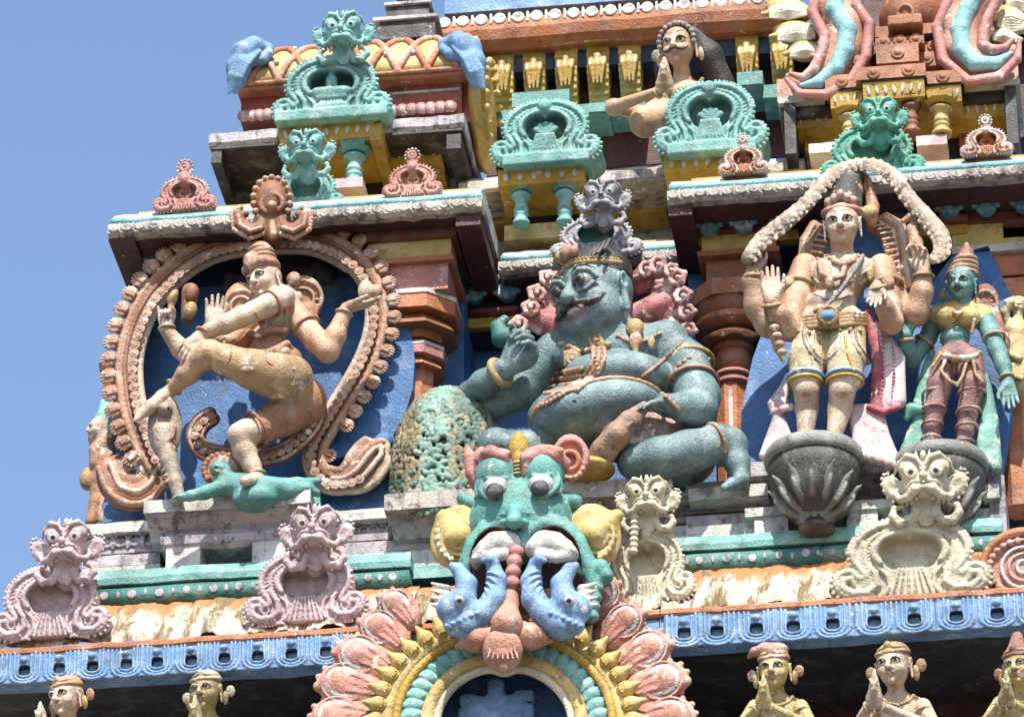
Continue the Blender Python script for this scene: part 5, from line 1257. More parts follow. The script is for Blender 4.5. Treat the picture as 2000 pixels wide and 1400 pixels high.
# top finial of the ring
s = Sculpt(.008); F_ = lambda x, y, d=0: V(*P(x, y, YB0 - .50 + d)); s.tube([V(*P(533, 474, YB0 - .05)), V(*P(533, 464, YB0 - .3)), V(*P(533, 452, YB0 - .5))], .07, 'terra', k=.02)
s.ell(F_(531, 393, .05), (.13, .12, .18), None, 'brown'); s.tor(F_(531, 398, -.05), .085, .022, rotm(0, 90), 'brown'); s.ell(F_(531, 402, -.09), (.04, .04, .04), None, 'rose2')
s.cap(F_(531, 425, 0), F_(533, 460, -.03), .06, .05, 'brown', k=.02); s.cap(F_(532, 435, -.07), F_(534, 458, -.08), .02, .03, 'gold')
for i in range(15):
    a = R(-50 + 20 * i); s.ell(F_(531 + 36 * math.cos(a), 392 - 44 * math.sin(a), .02), (.028, .04, .028), None, 'rose2', k=.006)
for sg in (-1, 1):
    cc = [(531 + sg * 16, 425), (531 + sg * 22, 445), (531 + sg * 42, 452), (531 + sg * 62, 440), (531 + sg * 66, 422), (531 + sg * 52, 418)]
    s.tube([F_(x, y, 0) for x, y in cc], [.04, .05, .06, .06, .045, .03], 'brown', k=.01)
    for x, y, a in along(offs([(c[0], c[1]) for c in cc], 15 if sg < 0 else -15)[::1], 7): s.ell(F_(x, y, -.02), .02, None, 'rose2', k=.004)
    s.tube([F_(x, y, -.06) for x, y in cc[1:5]], .018, 'rose2', k=.005)
s.build('finial', ring)
inner = offs(path, -8)[:N - 30]
brd = [(300, 880)] + [(x, y) for x, y in inner[4:78:3]] + [(760, 570), (782, 610), (800, 650), (809, 700), (806, 760), (790, 810), (770, 845), (775, 890), (765, 940), (752, 990), (480, 1006), (300, 1012), (200, 1020), (204, 970), (290, 940)]
board('board', brd, YB0 + .34, .2, 'blue', ring)
s = Sculpt(.012)
for dd in (.05, .17, .29): s.tube([V(*P(x, y, YB0 + dd)) for x, y in offs(path, 2)], .075, 'blue', k=.03)
s.build('ring_side', ring)
board('side_lobe', [(742, 560), (770, 572), (786, 612), (803, 652), (810, 700), (806, 760), (790, 810), (768, 850), (776, 890), (765, 940), (752, 990), (600, 1000), (612, 940), (700, 940), (745, 870), (640, 900), (650, 850), (700, 770), (738, 690), (748, 620)], YB0 + .06, .3, 'blue', ring)
# concave dish: dark hair locks painted shapes
s = Sculpt(.009)
for pts in ([(505, 545, 0, 20), (475, 550, 0, 24), (448, 545, 0, 17), (440, 560, 0, 10)], [(565, 540, 0, 14), (600, 535, 0, 24), (625, 525, 0, 22), (640, 540, 0, 16), (648, 520, 0, 8)]):
    tubepx(s, Fig.__new__(Fig) if 0 else type('o', (), {'q': staticmethod(lambda x, y, d=0: V(*P(x, y, YB0 + .30 + d)))}), pts, 'darkhair', .02)

s.build('hair_lock', ring)

# ================= dancing figure =================
f = Fig('dancing_statue', 500, 940, -.80, 'peach four-armed dancing statue with one leg raised inside the bud-edged ring', 'statue')
q = f.q; s = Sculpt(.0085)
# torso
s.ell(q(540, 592, -.02), (.19, .13, .15), rotm(0, 10), 'paleskin', k=.05); s.ell(q(535, 625, .0), (.16, .125, .17), rotm(0, 10), 'paleskin', k=.07)
s.ell(q(515, 672, .0), (.15, .13, .14), rotm(0, 10, -10), 'skin', k=.07); s.ell(q(548, 712, .02), (.18, .16, .14), rotm(0, 10, -20), 'orange2', k=.05)

s.ell(q(590, 785, .12), (.19, .19, .20), rotm(0, 10, 10), 'orange3', k=.03)
# raised leg
tubepx(s, f, [(566, 738, -.12, 45), (540, 736, -.20, 44), (495, 722, -.28, 38), (440, 702, -.32, 29), (408, 690, -.34, 24)], 'shorts', .03)
tubepx(s, f, [(410, 688, -.34, 25), (396, 700, -.32, 23), (366, 730, -.24, 21), (335, 762, -.14, 12)], 'skin', .03)
tubepx(s, f, [(335, 762, -.12, 13), (318, 775, -.14, 14), (295, 795, -.18, 14), (272, 812, -.2, 9)], 'paleskin', .02)
for i in range(4): s.cap(q(285 - 2 * i, 797 + 5 * i, -.2), q(268 - i, 808 + 4 * i, -.22), .022, .017, 'paleskin', k=.004)
# standing leg
tubepx(s, f, [(588, 795, .12, 42), (550, 815, .04, 37), (508, 836, -.08, 30), (482, 846, -.14, 25)], 'orange3', .03)
tubepx(s, f, [(482, 845, -.17, 27), (470, 850, -.18, 24), (478, 880, -.14, 22), (492, 910, -.12, 17), (503, 932, -.12, 13)], 'paleskin', .03)
tubepx(s, f, [(503, 932, -.12, 13), (490, 938, -.2, 12), (478, 940, -.27, 10)], 'paleskin', .02)
s.ell(q(470, 690, -.30), (.06, .03, .07), None, 'skin') if 0 else None
# front arm across
tubepx(s, f, [(553, 580, -.16, 23), (520, 598, -.26, 22), (470, 620, -.32, 20), (440, 633, -.34, 19), (410, 645, -.34, 15), (392, 655, -.34, 12)], 'paleskin', .02)
hand(s, q(394, 655, -.34), q(360, 700, -.38) - q(394, 655, -.34), V(-.3, .6, -.4), .30, [18, 16, 14, 12], 1, -1, 'paleskin', tcurl=20, wr=.13)
# raised palm hand + forearm behind
tubepx(s, f, [(505, 620, -.06, 18), (450, 668, -.12, 16), (425, 665, -.16, 15), (415, 640, -.2, 13)], 'skin', .02)
hand(s, q(415, 640, -.2), q(420, 590, -.2) - q(415, 640, -.2), V(0, -1, -.3), .30, [8, 3, 5, 10], 5, 1, 'paleskin', wr=.12)
# left rear arm
tubepx(s, f, [(500, 600, .02, 20), (430, 680, .02, 20), (372, 700, -.02, 20), (352, 680, -.04, 19), (325, 645, -.1, 13)], 'skin', .02)
hand(s, q(325, 645, -.1), q(322, 600, -.12) - q(325, 645, -.1), V(-.1, -1, -.3), .26, [75, 78, 70, 4], 3, 1, 'paleskin', wr=.13, tcurl=30)
# right arm
tubepx(s, f, [(560, 590, .02, 24), (590, 630, -.02, 24), (618, 665, -.06, 24), (640, 686, -.08, 22), (655, 655, -.1, 20), (674, 608, -.12, 13)], 'skin', .025)
hand(s, q(676, 600, -.12), q(735, 592, -.14) - q(676, 600, -.12), V(.1, -.3, 1), .30, [6, 10, 14, 18], 4, 1, 'paleskin', wr=.13)
head(s, q(517, 548, -.16), .165, -32, 18, -8, 'paleskin', lip='salmon')
s.cap(q(528, 575, -.08), q(535, 592, -.03), .07, .09, 'paleskin', k=.03)
# navel etc
s.ell(q(503, 672, -.16), .018, None, 'brown', op='p')
db = s; f.part('body', s)
s = Sculpt(.007); Lh = lambda x, y, z: q(517, 548, -.16) + rotm(-32, 18, -8) @ (V(x, y, z) * .165)
s.tor(Lh(0, .1, .62), .115, .03, rotm(-32, 8, -8), 'orange2'); s.cap(Lh(0, .15, .7), Lh(.1, .3, 1.5), .12, .085, 'orange2', k=.02)
for i in range(3): s.tor(Lh(.03 * i, .17 + .05 * i, .85 + .25 * i), .115 - .012 * i, .016, rotm(-32, 8, -8), 'rose2')
s.ell(Lh(0, -.6, .95), (.06, .05, .08), None, 'rose2'); s.ell(Lh(.1, .3, 1.55), (.10, .10, .03), None, 'rose2')
for g in (-1, 1): s.ell(Lh(g * .5, -.45, .72), (.04, .04, .04), None, 'rose2')
f.part('crown', s)
s = Sculpt(.008)
for cx_, cy_, rx in ((470, 598, .14), (590, 585, .17)):
    s.ell(q(cx_, cy_, .10), (rx, .035, .20), rotm(0, 10), 'orange2'); s.tor(q(cx_, cy_, .07), rx * .9, .018, rotm(0, 100), 'rose2'); s.tor(q(cx_, cy_, .06), rx * .55, .014, rotm(0, 100), 'rose2')
    for i in range(18):
        a = R(20 * i); s.cap(q(cx_ + rx * 150 * math.cos(a), cy_ - rx * 150 * math.sin(a), .07), q(cx_ + rx * 215 * math.cos(a), cy_ - rx * 215 * math.sin(a), .07), .008, .01, 'rose2', k=.003)
s.ell(q(574, 545, -.04), (.055, .05, .06), None, 'rose2'); s.ell(q(581, 580, -.04), (.04, .03, .05), None, 'rose2'); s.cap(q(600, 612, .08), q(625, 655, .08), .08, .02, 'orange2', k=.03)
f.part('collar', s)
def ringp(s, f, x, y, d, r, ax, th=.012, mat='rose2'):
    """bracelet around direction ax"""
    ax = nrm(ax); m = Vector([float(v) for v in ax]).to_track_quat('Z', 'Y').to_matrix(); s.tor(f.q(x, y, d), r / 250, th, np.array(m, dtype=np.float32), mat)
s = Sculpt(.0065)
for x, y, d, r, b in ((398, 650, -.34, 15, (370, 690, -.36)), (416, 636, -.2, 15, (420, 600, -.2)), (326, 641, -.1, 15, (322, 600, -.12)), (672, 612, -.12, 15, (690, 560, -.12)), (340, 756, -.13, 17, (318, 775, -.14)), (502, 926, -.12, 15, (505, 945, -.12)), (600, 640, -.03, 27, (620, 665, -.06)), (532, 592, -.22, 25, (500, 607, -.28)), (430, 697, -.22, 35, (400, 690, -.26)), (500, 838, -.13, 35, (470, 852, -.18))):
    ringp(s, f, x, y, d, r, f.q(*b) - f.q(x, y, d), .012, 'gold' if r < 20 else 'terra')
f.part('bangle', s)
s = Sculpt(.007); s.tube([q(483, 648, -.12), q(500, 655, -.18), q(530, 643, -.18), q(558, 645, -.08)], .022, 'rose2', k=.01); s.tube([q(500, 690, -.18), q(525, 690, -.2), q(560, 672, -.12), q(575, 690, -.05)], [.03, .035, .03, .02], 'orange2', k=.01); s.ell(q(553, 688, -.18), (.06, .03, .05), None, 'rose2')
s.tube([q(488, 655, -.1), q(470, 675, -.12), q(462, 678, -.14)], [.05, .04, .02], 'terra', k=.01); 
ontube(s, db, f, [(500, 610), (515, 632), (538, 638), (560, 622)], .012, 'gold'); ontube(s, db, f, [(558, 600), (552, 650), (520, 690)], .009, 'gold'); f.part('belt', s)
s = Sculpt(.0075)
for pts in ([(440, 715), (450, 700), (452, 678)], [(470, 726), (482, 705), (484, 684)], [(520, 745), (545, 760), (580, 765)], [(520, 705), (545, 720), (575, 722)], [(515, 822), (525, 840), (520, 858)], [(545, 800), (560, 825), (560, 850)]): ontube(s, db, f, pts, .009, 'terra', off=-.002)
s.ell(on(db, f, 485, 722), (.05, .02, .03), None, 'rose2'); f.part('cloth_fold', s)
s = Sculpt(.007); s.ell(q(374, 573, -.02), (.055, .05, .085), rotm(0, 0, 10), 'brown'); s.ell(q(371, 606, -.04), (.055, .05, .075), rotm(0, 0, 15), 'gold'); s.ell(q(338, 580, -.1), (.035, .04, .07), rotm(0, 0, 25), 'gold'); s.cap(q(372, 570, .1), q(366, 622, .1), .07, .05, 'brown'); s.cap(q(338, 585, -.08), q(330, 612, -.1), .03, .02, 'gold'); f.part('drum', s)
s = Sculpt(.007); s.ell(q(713, 566, -.16), (.055, .05, .085), rotm(0, 0, 10), 'paleskin'); s.cap(q(713, 560, -.16), q(716, 545, -.16), .03, .01, 'paleskin'); s.ell(q(735, 570, -.14), (.05, .05, .06), None, 'orange2'); f.part('flame', s)
# sash loop behind the legs
lp = arc_on(None, [(620, 795, 0), (612, 825, 0), (585, 858, 0), (545, 885, 0), (495, 893, 0), (440, 890, 0), (398, 880, 0), (382, 855, 0), (392, 828, 0), (415, 812, 0)], 5)
lp = [(p[0], p[1]) for p in lp]
s = Sculpt(.009); 
for j in (-7, 7): s.tube([q(x, y, .22) for x, y in offs(lp, j)], .045, 'brown', k=.02)
s.tube([q(x, y, .17) for x, y in offs(lp, 12)], .016, 'rose2', k=.005); s.tube([q(x, y, .17) for x, y in offs(lp, -12)], .016, 'rose2', k=.005); f.part('sash', s)
for x, y, a in along(lp, 17): inst('disc_bead', MDISC, P(x, y, f.Y + .15) - f.t.location, f.t, .85)
# cobra
c = Fig('cobra', 345, 975, -.92, 'grey and orange cobra with spread hood rising under the dancing figure\'s raised foot', 'snake statue')
s = Sculpt(.008)
tubepx(s, c, [(350, 972, 0, 12), (342, 940, -.02, 13), (330, 900, -.02, 16), (322, 870, 0, 19), (320, 845, 0, 22)], 'snake', .02)

s.ell(c.q(322, 833, .02), (.135, .05, .26), rotm(0, 12), 'snake', k=.03); s.ell(c.q(322, 800, -.06), (.055, .07, .06), rotm(0, 12), 'snake', k=.02)
s.tube([c.q(300, 838, -.03), c.q(310, 858, -.06), c.q(322, 866, -.06), c.q(336, 856, -.06), c.q(342, 832, -.03)], .014, 'brown', k=.005)
for i in range(8): s.tor(c.q(325 + i * 1.2, 868 + i * 11, 0), (17 - i * .6) / 250, .012, None, 'snake', k=.004)
for g in (-1, 1): s.ell(c.q(322 + 8 * g, 797, -.11), .013, None, 'black', op='p')
c.part('body', s)
# trampled dwarf
d_ = Fig('dwarf_statue', 460, 968, -.90, 'small turquoise figure lying face up beneath the dancer\'s standing foot', 'statue')
s = Sculpt(.0085)
head(s, d_.q(432, 918, -.02), .095, -20, 30, -60, 'teal', lip='orange', ear=False)
tubepx(s, d_, [(442, 945, 0, 24), (475, 952, 0, 26), (520, 955, 0, 24), (560, 958, .05, 18), (600, 955, .1, 13), (618, 962, .12, 8)], 'teal', .03)
tubepx(s, d_, [(435, 950, -.05, 15), (400, 962, -.08, 13), (372, 968, -.1, 10), (355, 972, -.1, 8)], 'teal', .02)
tubepx(s, d_, [(540, 950, 0, 17), (580, 945, .1, 12), (620, 940, .15, 8)], 'teal', .03)
s.ell(d_.q(498, 975, -.02), (.17, .12, .10), None, 'teal', k=.04)
hand(s, d_.q(362, 970, -.1), V(-1, -.2, -.1), V(0, 0, -1), .12, 15, 8, 1, 'teal'); d_.part('body', s)
s = Sculpt(.007); s.ell(d_.q(435, 920, .09), (.15, .03, .13), rotm(0, 15), 'rose2')
for i in range(14):
    a = R(-20 + 18 * i); s.ell(d_.q(435 + 36 * math.cos(a), 918 - 30 * math.sin(a), .07), (.026, .03, .03), None, 'terra', k=.004)
d_.part('hair', s)

# ================= seated giant =================
f = Fig('giant_statue', 1190, 940, -.50, 'huge blue-grey seated guardian statue with moustache bulging eyes and round belly', 'statue')
q = f.q; s = Sculpt(.0105); G = 'giant'
# torso & belly
s.ell(q(1200, 690, .02), (.44, .28, .26), rotm(0, 12), G, k=.08); s.ell(q(1215, 684, -.12), (.17, .12, .12), rotm(0, 12), G, k=.06); s.ell(q(1118, 695, -.1), (.15, .12, .12), rotm(0, 12), G, k=.06)
s.ell(q(1208, 738, -.12), (.43, .33, .20), rotm(0, 12, 4), G, k=.02); s.ell(q(1165, 803, -.14), (.52, .38, .235), rotm(0, 12, -6), G, k=.02); s.ell(q(1130, 815, -.16), (.38, .34, .24), rotm(0, 12), G, k=.05)
s.ell(q(1120, 780, -.55), .035, None, 'black', op='s', k=.02)
s.cap(q(1180, 640, 0), q(1190, 670, .02), .22, .26, G, k=.05)
# right arm
s.ell(q(1300, 672, .0), (.21, .20, .18), None, G, k=.05)
tubepx(s, f, [(1305, 680, 0, 42), (1340, 712, -.05, 46), (1352, 745, -.1, 42), (1362, 775, -.14, 44), (1362, 800, -.2, 38), (1330, 795, -.34, 27), (1298, 785, -.42, 17)], G, .03)
hand(s, q(1300, 784, -.42), q(1258, 790, -.5) - q(1300, 784, -.42), V(-.1, .3, -1), .30, [14, 12, 12, 14], 5, -1, G)
# left arm
tubepx(s, f, [(1085, 690, .05, 42), (1020, 760, .1, 42), (960, 790, .1, 34), (918, 770, .02, 24), (945, 750, -.12, 27), (985, 722, -.25, 22)], G, .04)
# fist facing the viewer: palm block + curled fingers
wv = q(985, 722, -.25); dv = q(1045, 665, -.36) - wv
hand(s, wv, dv, V(.35, -.62, .45), .52, [66, 62, 56, 50], 2, -1, G, tcurl=38, wr=.13, k=.02)
s.ell(q(1020, 690, -.28), (.13, .11, .14), None, G, k=.06)
# head
HC = q(1160, 582, -.14); HH = .36
Lg, Rg = head(s, HC, HH, -34, 15, -3, G, lip='lipdark', fat=1.06, look=-.02, lobes=True)
for g in (-1, 1): s.ell(Lg(g * .40, -.30, -.50), (.34 * HH, .34 * HH, .34 * HH), Rg, G, k=.10)
s.ell(Lg(0, -.42, -.72), (.36 * HH, .34 * HH, .26 * HH), Rg, G, k=.10)
s.ell(Lg(0, -.88, -.12), (.17 * HH, .16 * HH, .13 * HH), Rg, G, k=.05)

for g in (-1, 1):
    s.ell(Lg(g * .34, -.62, .17), (.21 * HH, .20 * HH, .19 * HH), Rg, 'eye2', k=.01); s.ell(Lg(g * .34 - .02, -.80, .17), (.135 * HH, .07 * HH, .135 * HH), Rg, 'iris', k=.004); s.ell(Lg(g * .34 - .02, -.87, .17), (.065 * HH, .05 * HH, .065 * HH), Rg, 'black', op='p')
    s.tube([Lg(g * .10, -.72, .16), Lg(g * .20, -.80, .34), Lg(g * .36, -.80, .40), Lg(g * .54, -.70, .32), Lg(g * .62, -.58, .14)], .05 * HH, G, k=.01)
    s.tube([Lg(g * .12, -.70, .08), Lg(g * .22, -.76, -.04), Lg(g * .38, -.76, -.06), Lg(g * .56, -.62, .04)], .04 * HH, G, k=.01); s.tube([Lg(0, -.90, -.28), Lg(g * .20, -.90, -.31), Lg(g * .42, -.80, -.36), Lg(g * .62, -.66, -.34), Lg(g * .72, -.56, -.24)], [.03 * HH, .065 * HH, .055 * HH, .03 * HH, .012 * HH], 'mous', k=.008)
s.ell(Lg(0, -.86, -.445), (.17 * HH, .07 * HH, .045 * HH), Rg, 'eye2', k=.004); s.tube([Lg(-.2, -.76, -.50), Lg(0, -.86, -.54), Lg(.2, -.76, -.50)], .05 * HH, 'lipdark', k=.01)
# legs
tubepx(s, f, [(1310, 870, .05, 50), (1262, 862, -.15, 52), (1215, 865, -.25, 40)], 'cloth1', .05)

tubepx(s, f, [(1240, 903, -.32, 34), (1290, 895, -.34, 40), (1345, 882, -.28, 40), (1400, 868, -.2, 36)], G, .04)
tubepx(s, f, [(1400, 862, -.2, 36), (1425, 870, -.16, 34), (1440, 905, -.18, 24), (1448, 935, -.2, 16)], G, .03)
tubepx(s, f, [(1448, 938, -.2, 14), (1430, 945, -.32, 12), (1415, 952, -.38, 8)], G, .02)
s.ell(q(1320, 905, .0), (.30, .2, .2), None, G, k=.05)
tubepx(s, f, [(1090, 860, .0, 40), (1030, 880, -.2, 36), (970, 872, -.3, 32)], G, .05); s.ell(q(968, 868, -.32), (.14, .13, .13), None, G, k=.04)
body_s = s; f.part('body', s)
# cloth belt
s = Sculpt(.010)
s.tube([q(1165, 905, -.30), q(1180, 880, -.42), q(1205, 850, -.5), q(1230, 822, -.5), q(1258, 795, -.42)], [.10, .10, .10, .08, .045], 'cloth2', k=.02)

for i in range(3): s.tube([q(1160 + i * 12, 912, -.38), q(1190 + i * 10, 870, -.5), q(1235 + i * 8, 825, -.58 + .05 * i)], [.02, .02, .012], 'cloth2', k=.01)
f.part('waist_cloth', s)
s = Sculpt(.0095); s.ell(q(1150, 918, -.35), (.20, .18, .07), None, 'yellow'); s.ell(q(1135, 905, -.3), (.1, .1, .1), None, 'yellow'); f.part('seat', s)
# ornaments laid on the torso
GB = body_s; s = Sculpt(.008)
for i in range(8): x = 1098 + 12.5 * i; s.ell(on(GB, f, x, 672 + 12 * math.sin(i / 7 * 3.1)), (.034, .025, .026), None, 'gold', k=.003)
s.box(on(GB, f, 1118, 700, -.02), V(.07, .03, .07), rotm(-10, 10), .02, 'gold'); s.tor(on(GB, f, 1118, 700, -.05), .04, .012, rotm(-10, 100), 'rose2'); s.ell(on(GB, f, 1118, 700, -.05), (.022, .02, .022), None, 'clay')
for i, (y, w_) in enumerate(((724, 24), (738, 27), (752, 30), (765, 32))):
    xx = 1112 - i * 5; ontube(s, GB, f, [(xx - w_, y + 4), (xx, y + 1), (xx + w_, y - 4)], .023, 'clay' if i % 2 else 'rose2')
    for j in range(5): s.ell(on(GB, f, xx - w_ + j * w_ / 2, y + 4 - j * 2, -.03), .012, None, 'gold', k=.002)
for off in (-11, 0, 11): ontube(s, GB, f, [(1160 + off, 655), (1170 + off, 690), (1162 + off, 720), (1144 + off * .8, 742), (1120 + off * .6, 758 + off * .4)], .019, 'clay')
for i in range(9): s.ell(on(GB, f, 1166 + math.sin(i) * 2, 664 + i * 8, -.035), .014, None, 'gold', k=.003)
ontube(s, GB, f, [(1040, 812), (1062, 785), (1100, 762), (1150, 746), (1205, 738), (1260, 748), (1300, 775), (1325, 800)], .020, 'clay'); ontube(s, GB, f, [(1042, 800), (1070, 778), (1110, 756), (1150, 742)], .016, 'rose2')
for i in range(12): s.ell(on(GB, f, 1052 + i * 8, 795 - i * 4.4, -.03), (.02, .018, .02), None, 'rose2', k=.004)
ontube(s, GB, f, [(1255, 735), (1285, 712), (1310, 690), (1335, 664)], .014, 'clay')
ontube(s, GB, f, [(1205, 655), (1235, 668), (1262, 664), (1290, 650)], .014, 'clay')
f.part('necklace', s)
s = Sculpt(.008)
for g, (x, y) in ((1, (1240, 640)), (-1, (1090, 655))):
    if g > 0: s.ell(q(x, y, -.25), (.07, .05, .08), None, 'gold'); s.ell(q(x + 2, y + 25, -.26), (.05, .04, .07), None, 'rose2'); s.cap(q(x, y + 35, -.26), q(x + 2, y + 48, -.26), .03, .02, 'gold')
s.ell(q(1272, 668, -.22), (.03, .02, .06), None, 'gold'); f.part('earring', s)
s = Sculpt(.0075)
for x, y, d, r, b, th in ((1352, 752, -.1, 50, (1360, 790, -.16), .016), (1345, 712, -.04, 47, (1352, 745, -.08), .02), (977, 728, -.22, 26, (945, 752, -.12), .03), (1398, 868, -.2, 40, (1360, 878, -.26), .018)):
    ringp(s, f, x, y, d, r, f.q(*b) - f.q(x, y, d), th, 'gold' if th > .018 else 'clay')
f.part('bangle', s)
beads('armlet_bead', [q(1315, 735, -.22), q(1325, 715, -.26), q(1345, 700, -.24), q(1368, 695, -.18), q(1388, 705, -.08)], .026, .05, 'gold', f.t)
# hair and headband
s = Sculpt(.010)
s.ell(Lg(.02, .22, .50), (.80 * HH, .80 * HH, .62 * HH), Rg, 'darkhair'); s.ell(Lg(.0, -.70, -.25), (1.3 * HH, .80 * HH, .98 * HH), Rg, None, k=.01, op='s')
for i in range(9): s.tube([Lg(.0 + .0 * i, .2, 1.12), Lg(-.3 + .14 * i, -.1 + .0 * i, .98), Lg(-.5 + .17 * i, -.42, .70)], [.02, .02, .015], 'darkhair', k=.008)
f.part('hair', s)
s = Sculpt(.009); bp = [Lg(.76 * math.sin(R(a)), -.66 * math.cos(R(a)) + .12, .72 - .20 * abs(math.sin(R(a)))) for a in range(-95, 105, 8)]
s.tube(bp, .024, 'gold', k=.01); s.tube([p + V(0, .01, .045) for p in bp], .020, 'darkhair', k=.01); s.ell(Lg(-.0, -.60, .98), (.05, .05, .07), None, 'rose2'); s.ell(Lg(-.2, -.56, .94), (.05, .05, .05), None, 'gold'); s.ell(Lg(.17, -.56, .94), (.04, .04, .05), None, 'rose2'); f.part('headband', s)
beads('headband_bead', [p + V(0, -.02, .02) for p in bp], .016, .03, 'gold', f.t)
# curled red hair fans
s = Sculpt(.0095)
def curl_(x, y, r, ang, d=.05):
    a = R(ang); bx, by = x - 1.9 * r * math.cos(a), y + 1.9 * r * math.sin(a)
    s.tube([q(bx, by, d + .05), q((bx + x) / 2, (by + y) / 2 - r * .3, d), q(x, y, d - .02)], [r * 1.1 / 250, r * .9 / 250, r * .8 / 250], 'redhair', k=.015)
    r *= 1.15; s.tube([q(x + (r * (1 - t / 20) * .8) * math.cos(a + t * .42), y - (r * (1 - t / 20) * .8) * math.sin(a + t * .42), d - .10 - .004 * t) for t in range(0, 17, 2)], r * .24 / 250, 'redtip', k=.004); s.tube([q(x - 1.7 * r * math.cos(a - .5), y + 1.7 * r * math.sin(a - .5), d - .02), q(x + r * .5 * math.cos(a - 1.2), y - r * .5 * math.sin(a - 1.2), d - .08), q(x + r * .8 * math.cos(a), y - r * .8 * math.sin(a), d - .10)], [r * .3 / 250] * 3, 'redtip', k=.006)

for x, y, r, a in ((1072, 543, 18, 150), (1052, 572, 20, 160), (1040, 600, 19, 170), (1016, 632, 20, 185), (1285, 520, 20, 55), (1322, 545, 20, 38), (1332, 580, 20, 25), (1340, 612, 19, 12), (1342, 645, 18, -5), (1310, 530, 16, 45), (1262, 528, 18, 60)): curl_(x, y, r, a)
for x in (1270, 1290, 1310): s.tube([q(1240, 620, .1), q(x, 600 - (x - 1270) * .2, .05), q(x + 20, 570, .05)], [.1, .08, .05], 'redhair', k=.02)
s.tube([q(1090, 640, .08), q(1055, 622, .06)], [.13, .11], 'redhair', k=.02); s.tube([q(1095, 590, .08), q(1070, 575, .06)], [.12, .09], 'redhair', k=.02)
f.part('curled_hair', s)
s = Sculpt(.009); s.tube([q(1010, 660, .12), q(980, 660, .1), q(972, 640, .1), q(985, 625, .1)], [.09, .08, .06, .04], 'dkteal'); f.part('scarf', s)
# back panel behind the giant
bar('block', K['red'], 1085, 1105, 640, 668, -.2, .3, T, .01)

# ================= textured mound =================
md = thing('scaly_mound', P(880, 960, -.4), 'turquoise and ochre scaly domed mound left of the seated giant', 'mound')
s = Sculpt(.011); mq = lambda x, y, d=0: V(*P(x, y, -.35 + d))
s.ell(mq(875, 890, .0), (.40, .36, .55), rotm(0, 5), 'moss'); s.cap(mq(875, 930, 0), mq(872, 965, 0), .40, .42, 'moss', k=.05)

s.build('dome', md)
r = np.random.RandomState(4); s = Sculpt(.008)
for i in range(2400):
    a = r.uniform(-2.9, .4) - .3; v = r.uniform(-1.3, .97); rr = math.sqrt(max(0, 1 - max(v, 0) ** 2))
    if v < 0: rr = 1.05
    c_ = mq(875, 890) + V(.405 * rr * math.cos(a - .2), (.365 if v > .1 else .405) * rr * math.sin(a - .2), .555 * v)
    if c_[1] > -.35: continue
    pt_ = math.sin(c_[0] * 9 + 1) + math.sin(c_[2] * 7 + c_[0] * 5) + r.uniform(-1.3, 1.3)
    m_ = 'moss3' if abs(c_[0] - mq(875, 890)[0] + .04) < .07 + .08 * r.rand() else ('moss2' if pt_ > .1 else 'moss')
    s.ell(c_, (.016 + .014 * r.rand(), .020, .018 + .014 * r.rand()), None, m_, k=.008)

o = s.build('scales', md); o['kind'] = 'stuff'

# ================= four-armed standing figure =================
f = Fig('standing_statue', 1610, 850, -.86, 'pale four-armed standing statue with tall crown and striped shorts holding a canopy overhead', 'statue')
q = f.q; s = Sculpt(.0085)
s.ell(q(1646, 535, .0), (.27, .14, .16), rotm(0, 12), 'paleskin', k=.05); s.ell(q(1635, 565, 0), (.19, .13, .16), rotm(0, 12, 0), 'skin', k=.06); s.ell(q(1622, 592, -.02), (.20, .15, .10), rotm(0, 12), 'paleskin', k=.03)
s.ell(q(1622, 630, .0), (.27, .16, .15), rotm(0, 12), 'shorts2', k=.05)
tubepx(s, f, [(1592, 650, 0, 36), (1578, 700, -.04, 36), (1573, 738, -.05, 31)], 'shorts2', .02); tubepx(s, f, [(1652, 645, 0, 38), (1652, 700, -.04, 38), (1650, 738, -.05, 33)], 'shorts2', .02)
tubepx(s, f, [(1576, 745, -.05, 26), (1575, 762, -.06, 24), (1576, 800, .02, 22), (1573, 850, .0, 15)], 'paleskin', .02); tubepx(s, f, [(1648, 745, -.05, 27), (1645, 762, -.06, 25), (1640, 800, .02, 23), (1630, 850, .0, 15)], 'paleskin', .02)
for x, y in ((1575, 772), (1644, 772)): s.ell(q(x, y, -.14), (.075, .03, .03), None, 'orange2', op='p')
for cx_, r_ in ((1573, 33), (1650, 35)):
    s.tor(q(cx_, 738, -.05), r_ / 250, .014, None, 'skyblue'); s.tor(q(cx_, 748, -.05), r_ / 250 * .98, .012, None, 'yellow')
for x, y in ((1566, 862), (1622, 862)):
    s.ell(q(x, y, -.12), (.075, .14, .04), None, 'paleskin', k=.02)
    for i in range(5): s.ell(q(x - 14 + i * 7, y + 2, -.25 + .01 * i), (.018, .03, .016), None, 'paleskin', k=.004)
s.cap(q(1644, 478, -.06), q(1646, 510, 0), .085, .10, 'skin', k=.03)
# arms: front pair
tubepx(s, f, [(1572, 520, 0, 25), (1556, 580, -.04, 26), (1540, 640, -.08, 26), (1520, 615, -.2, 20), (1507, 590, -.26, 14)], 'skin', .02)
hand(s, q(1507, 592, -.26), q(1504, 530, -.28) - q(1507, 592, -.26), V(0, -1, -.2), .32, [5, 2, 3, 8], 2, 1, 'paleskin', wr=.12)
tubepx(s, f, [(1722, 522, 0, 26), (1736, 580, -.04, 23), (1742, 630, -.08, 22), (1728, 600, -.2, 18), (1715, 568, -.28, 13)], 'skin', .02)
hand(s, q(1713, 556, -.28), q(1706, 600, -.32) - q(1713, 556, -.28), V(0, -.8, .4), .26, [10, 8, 10, 14], 3, -1, 'paleskin', wr=.14)
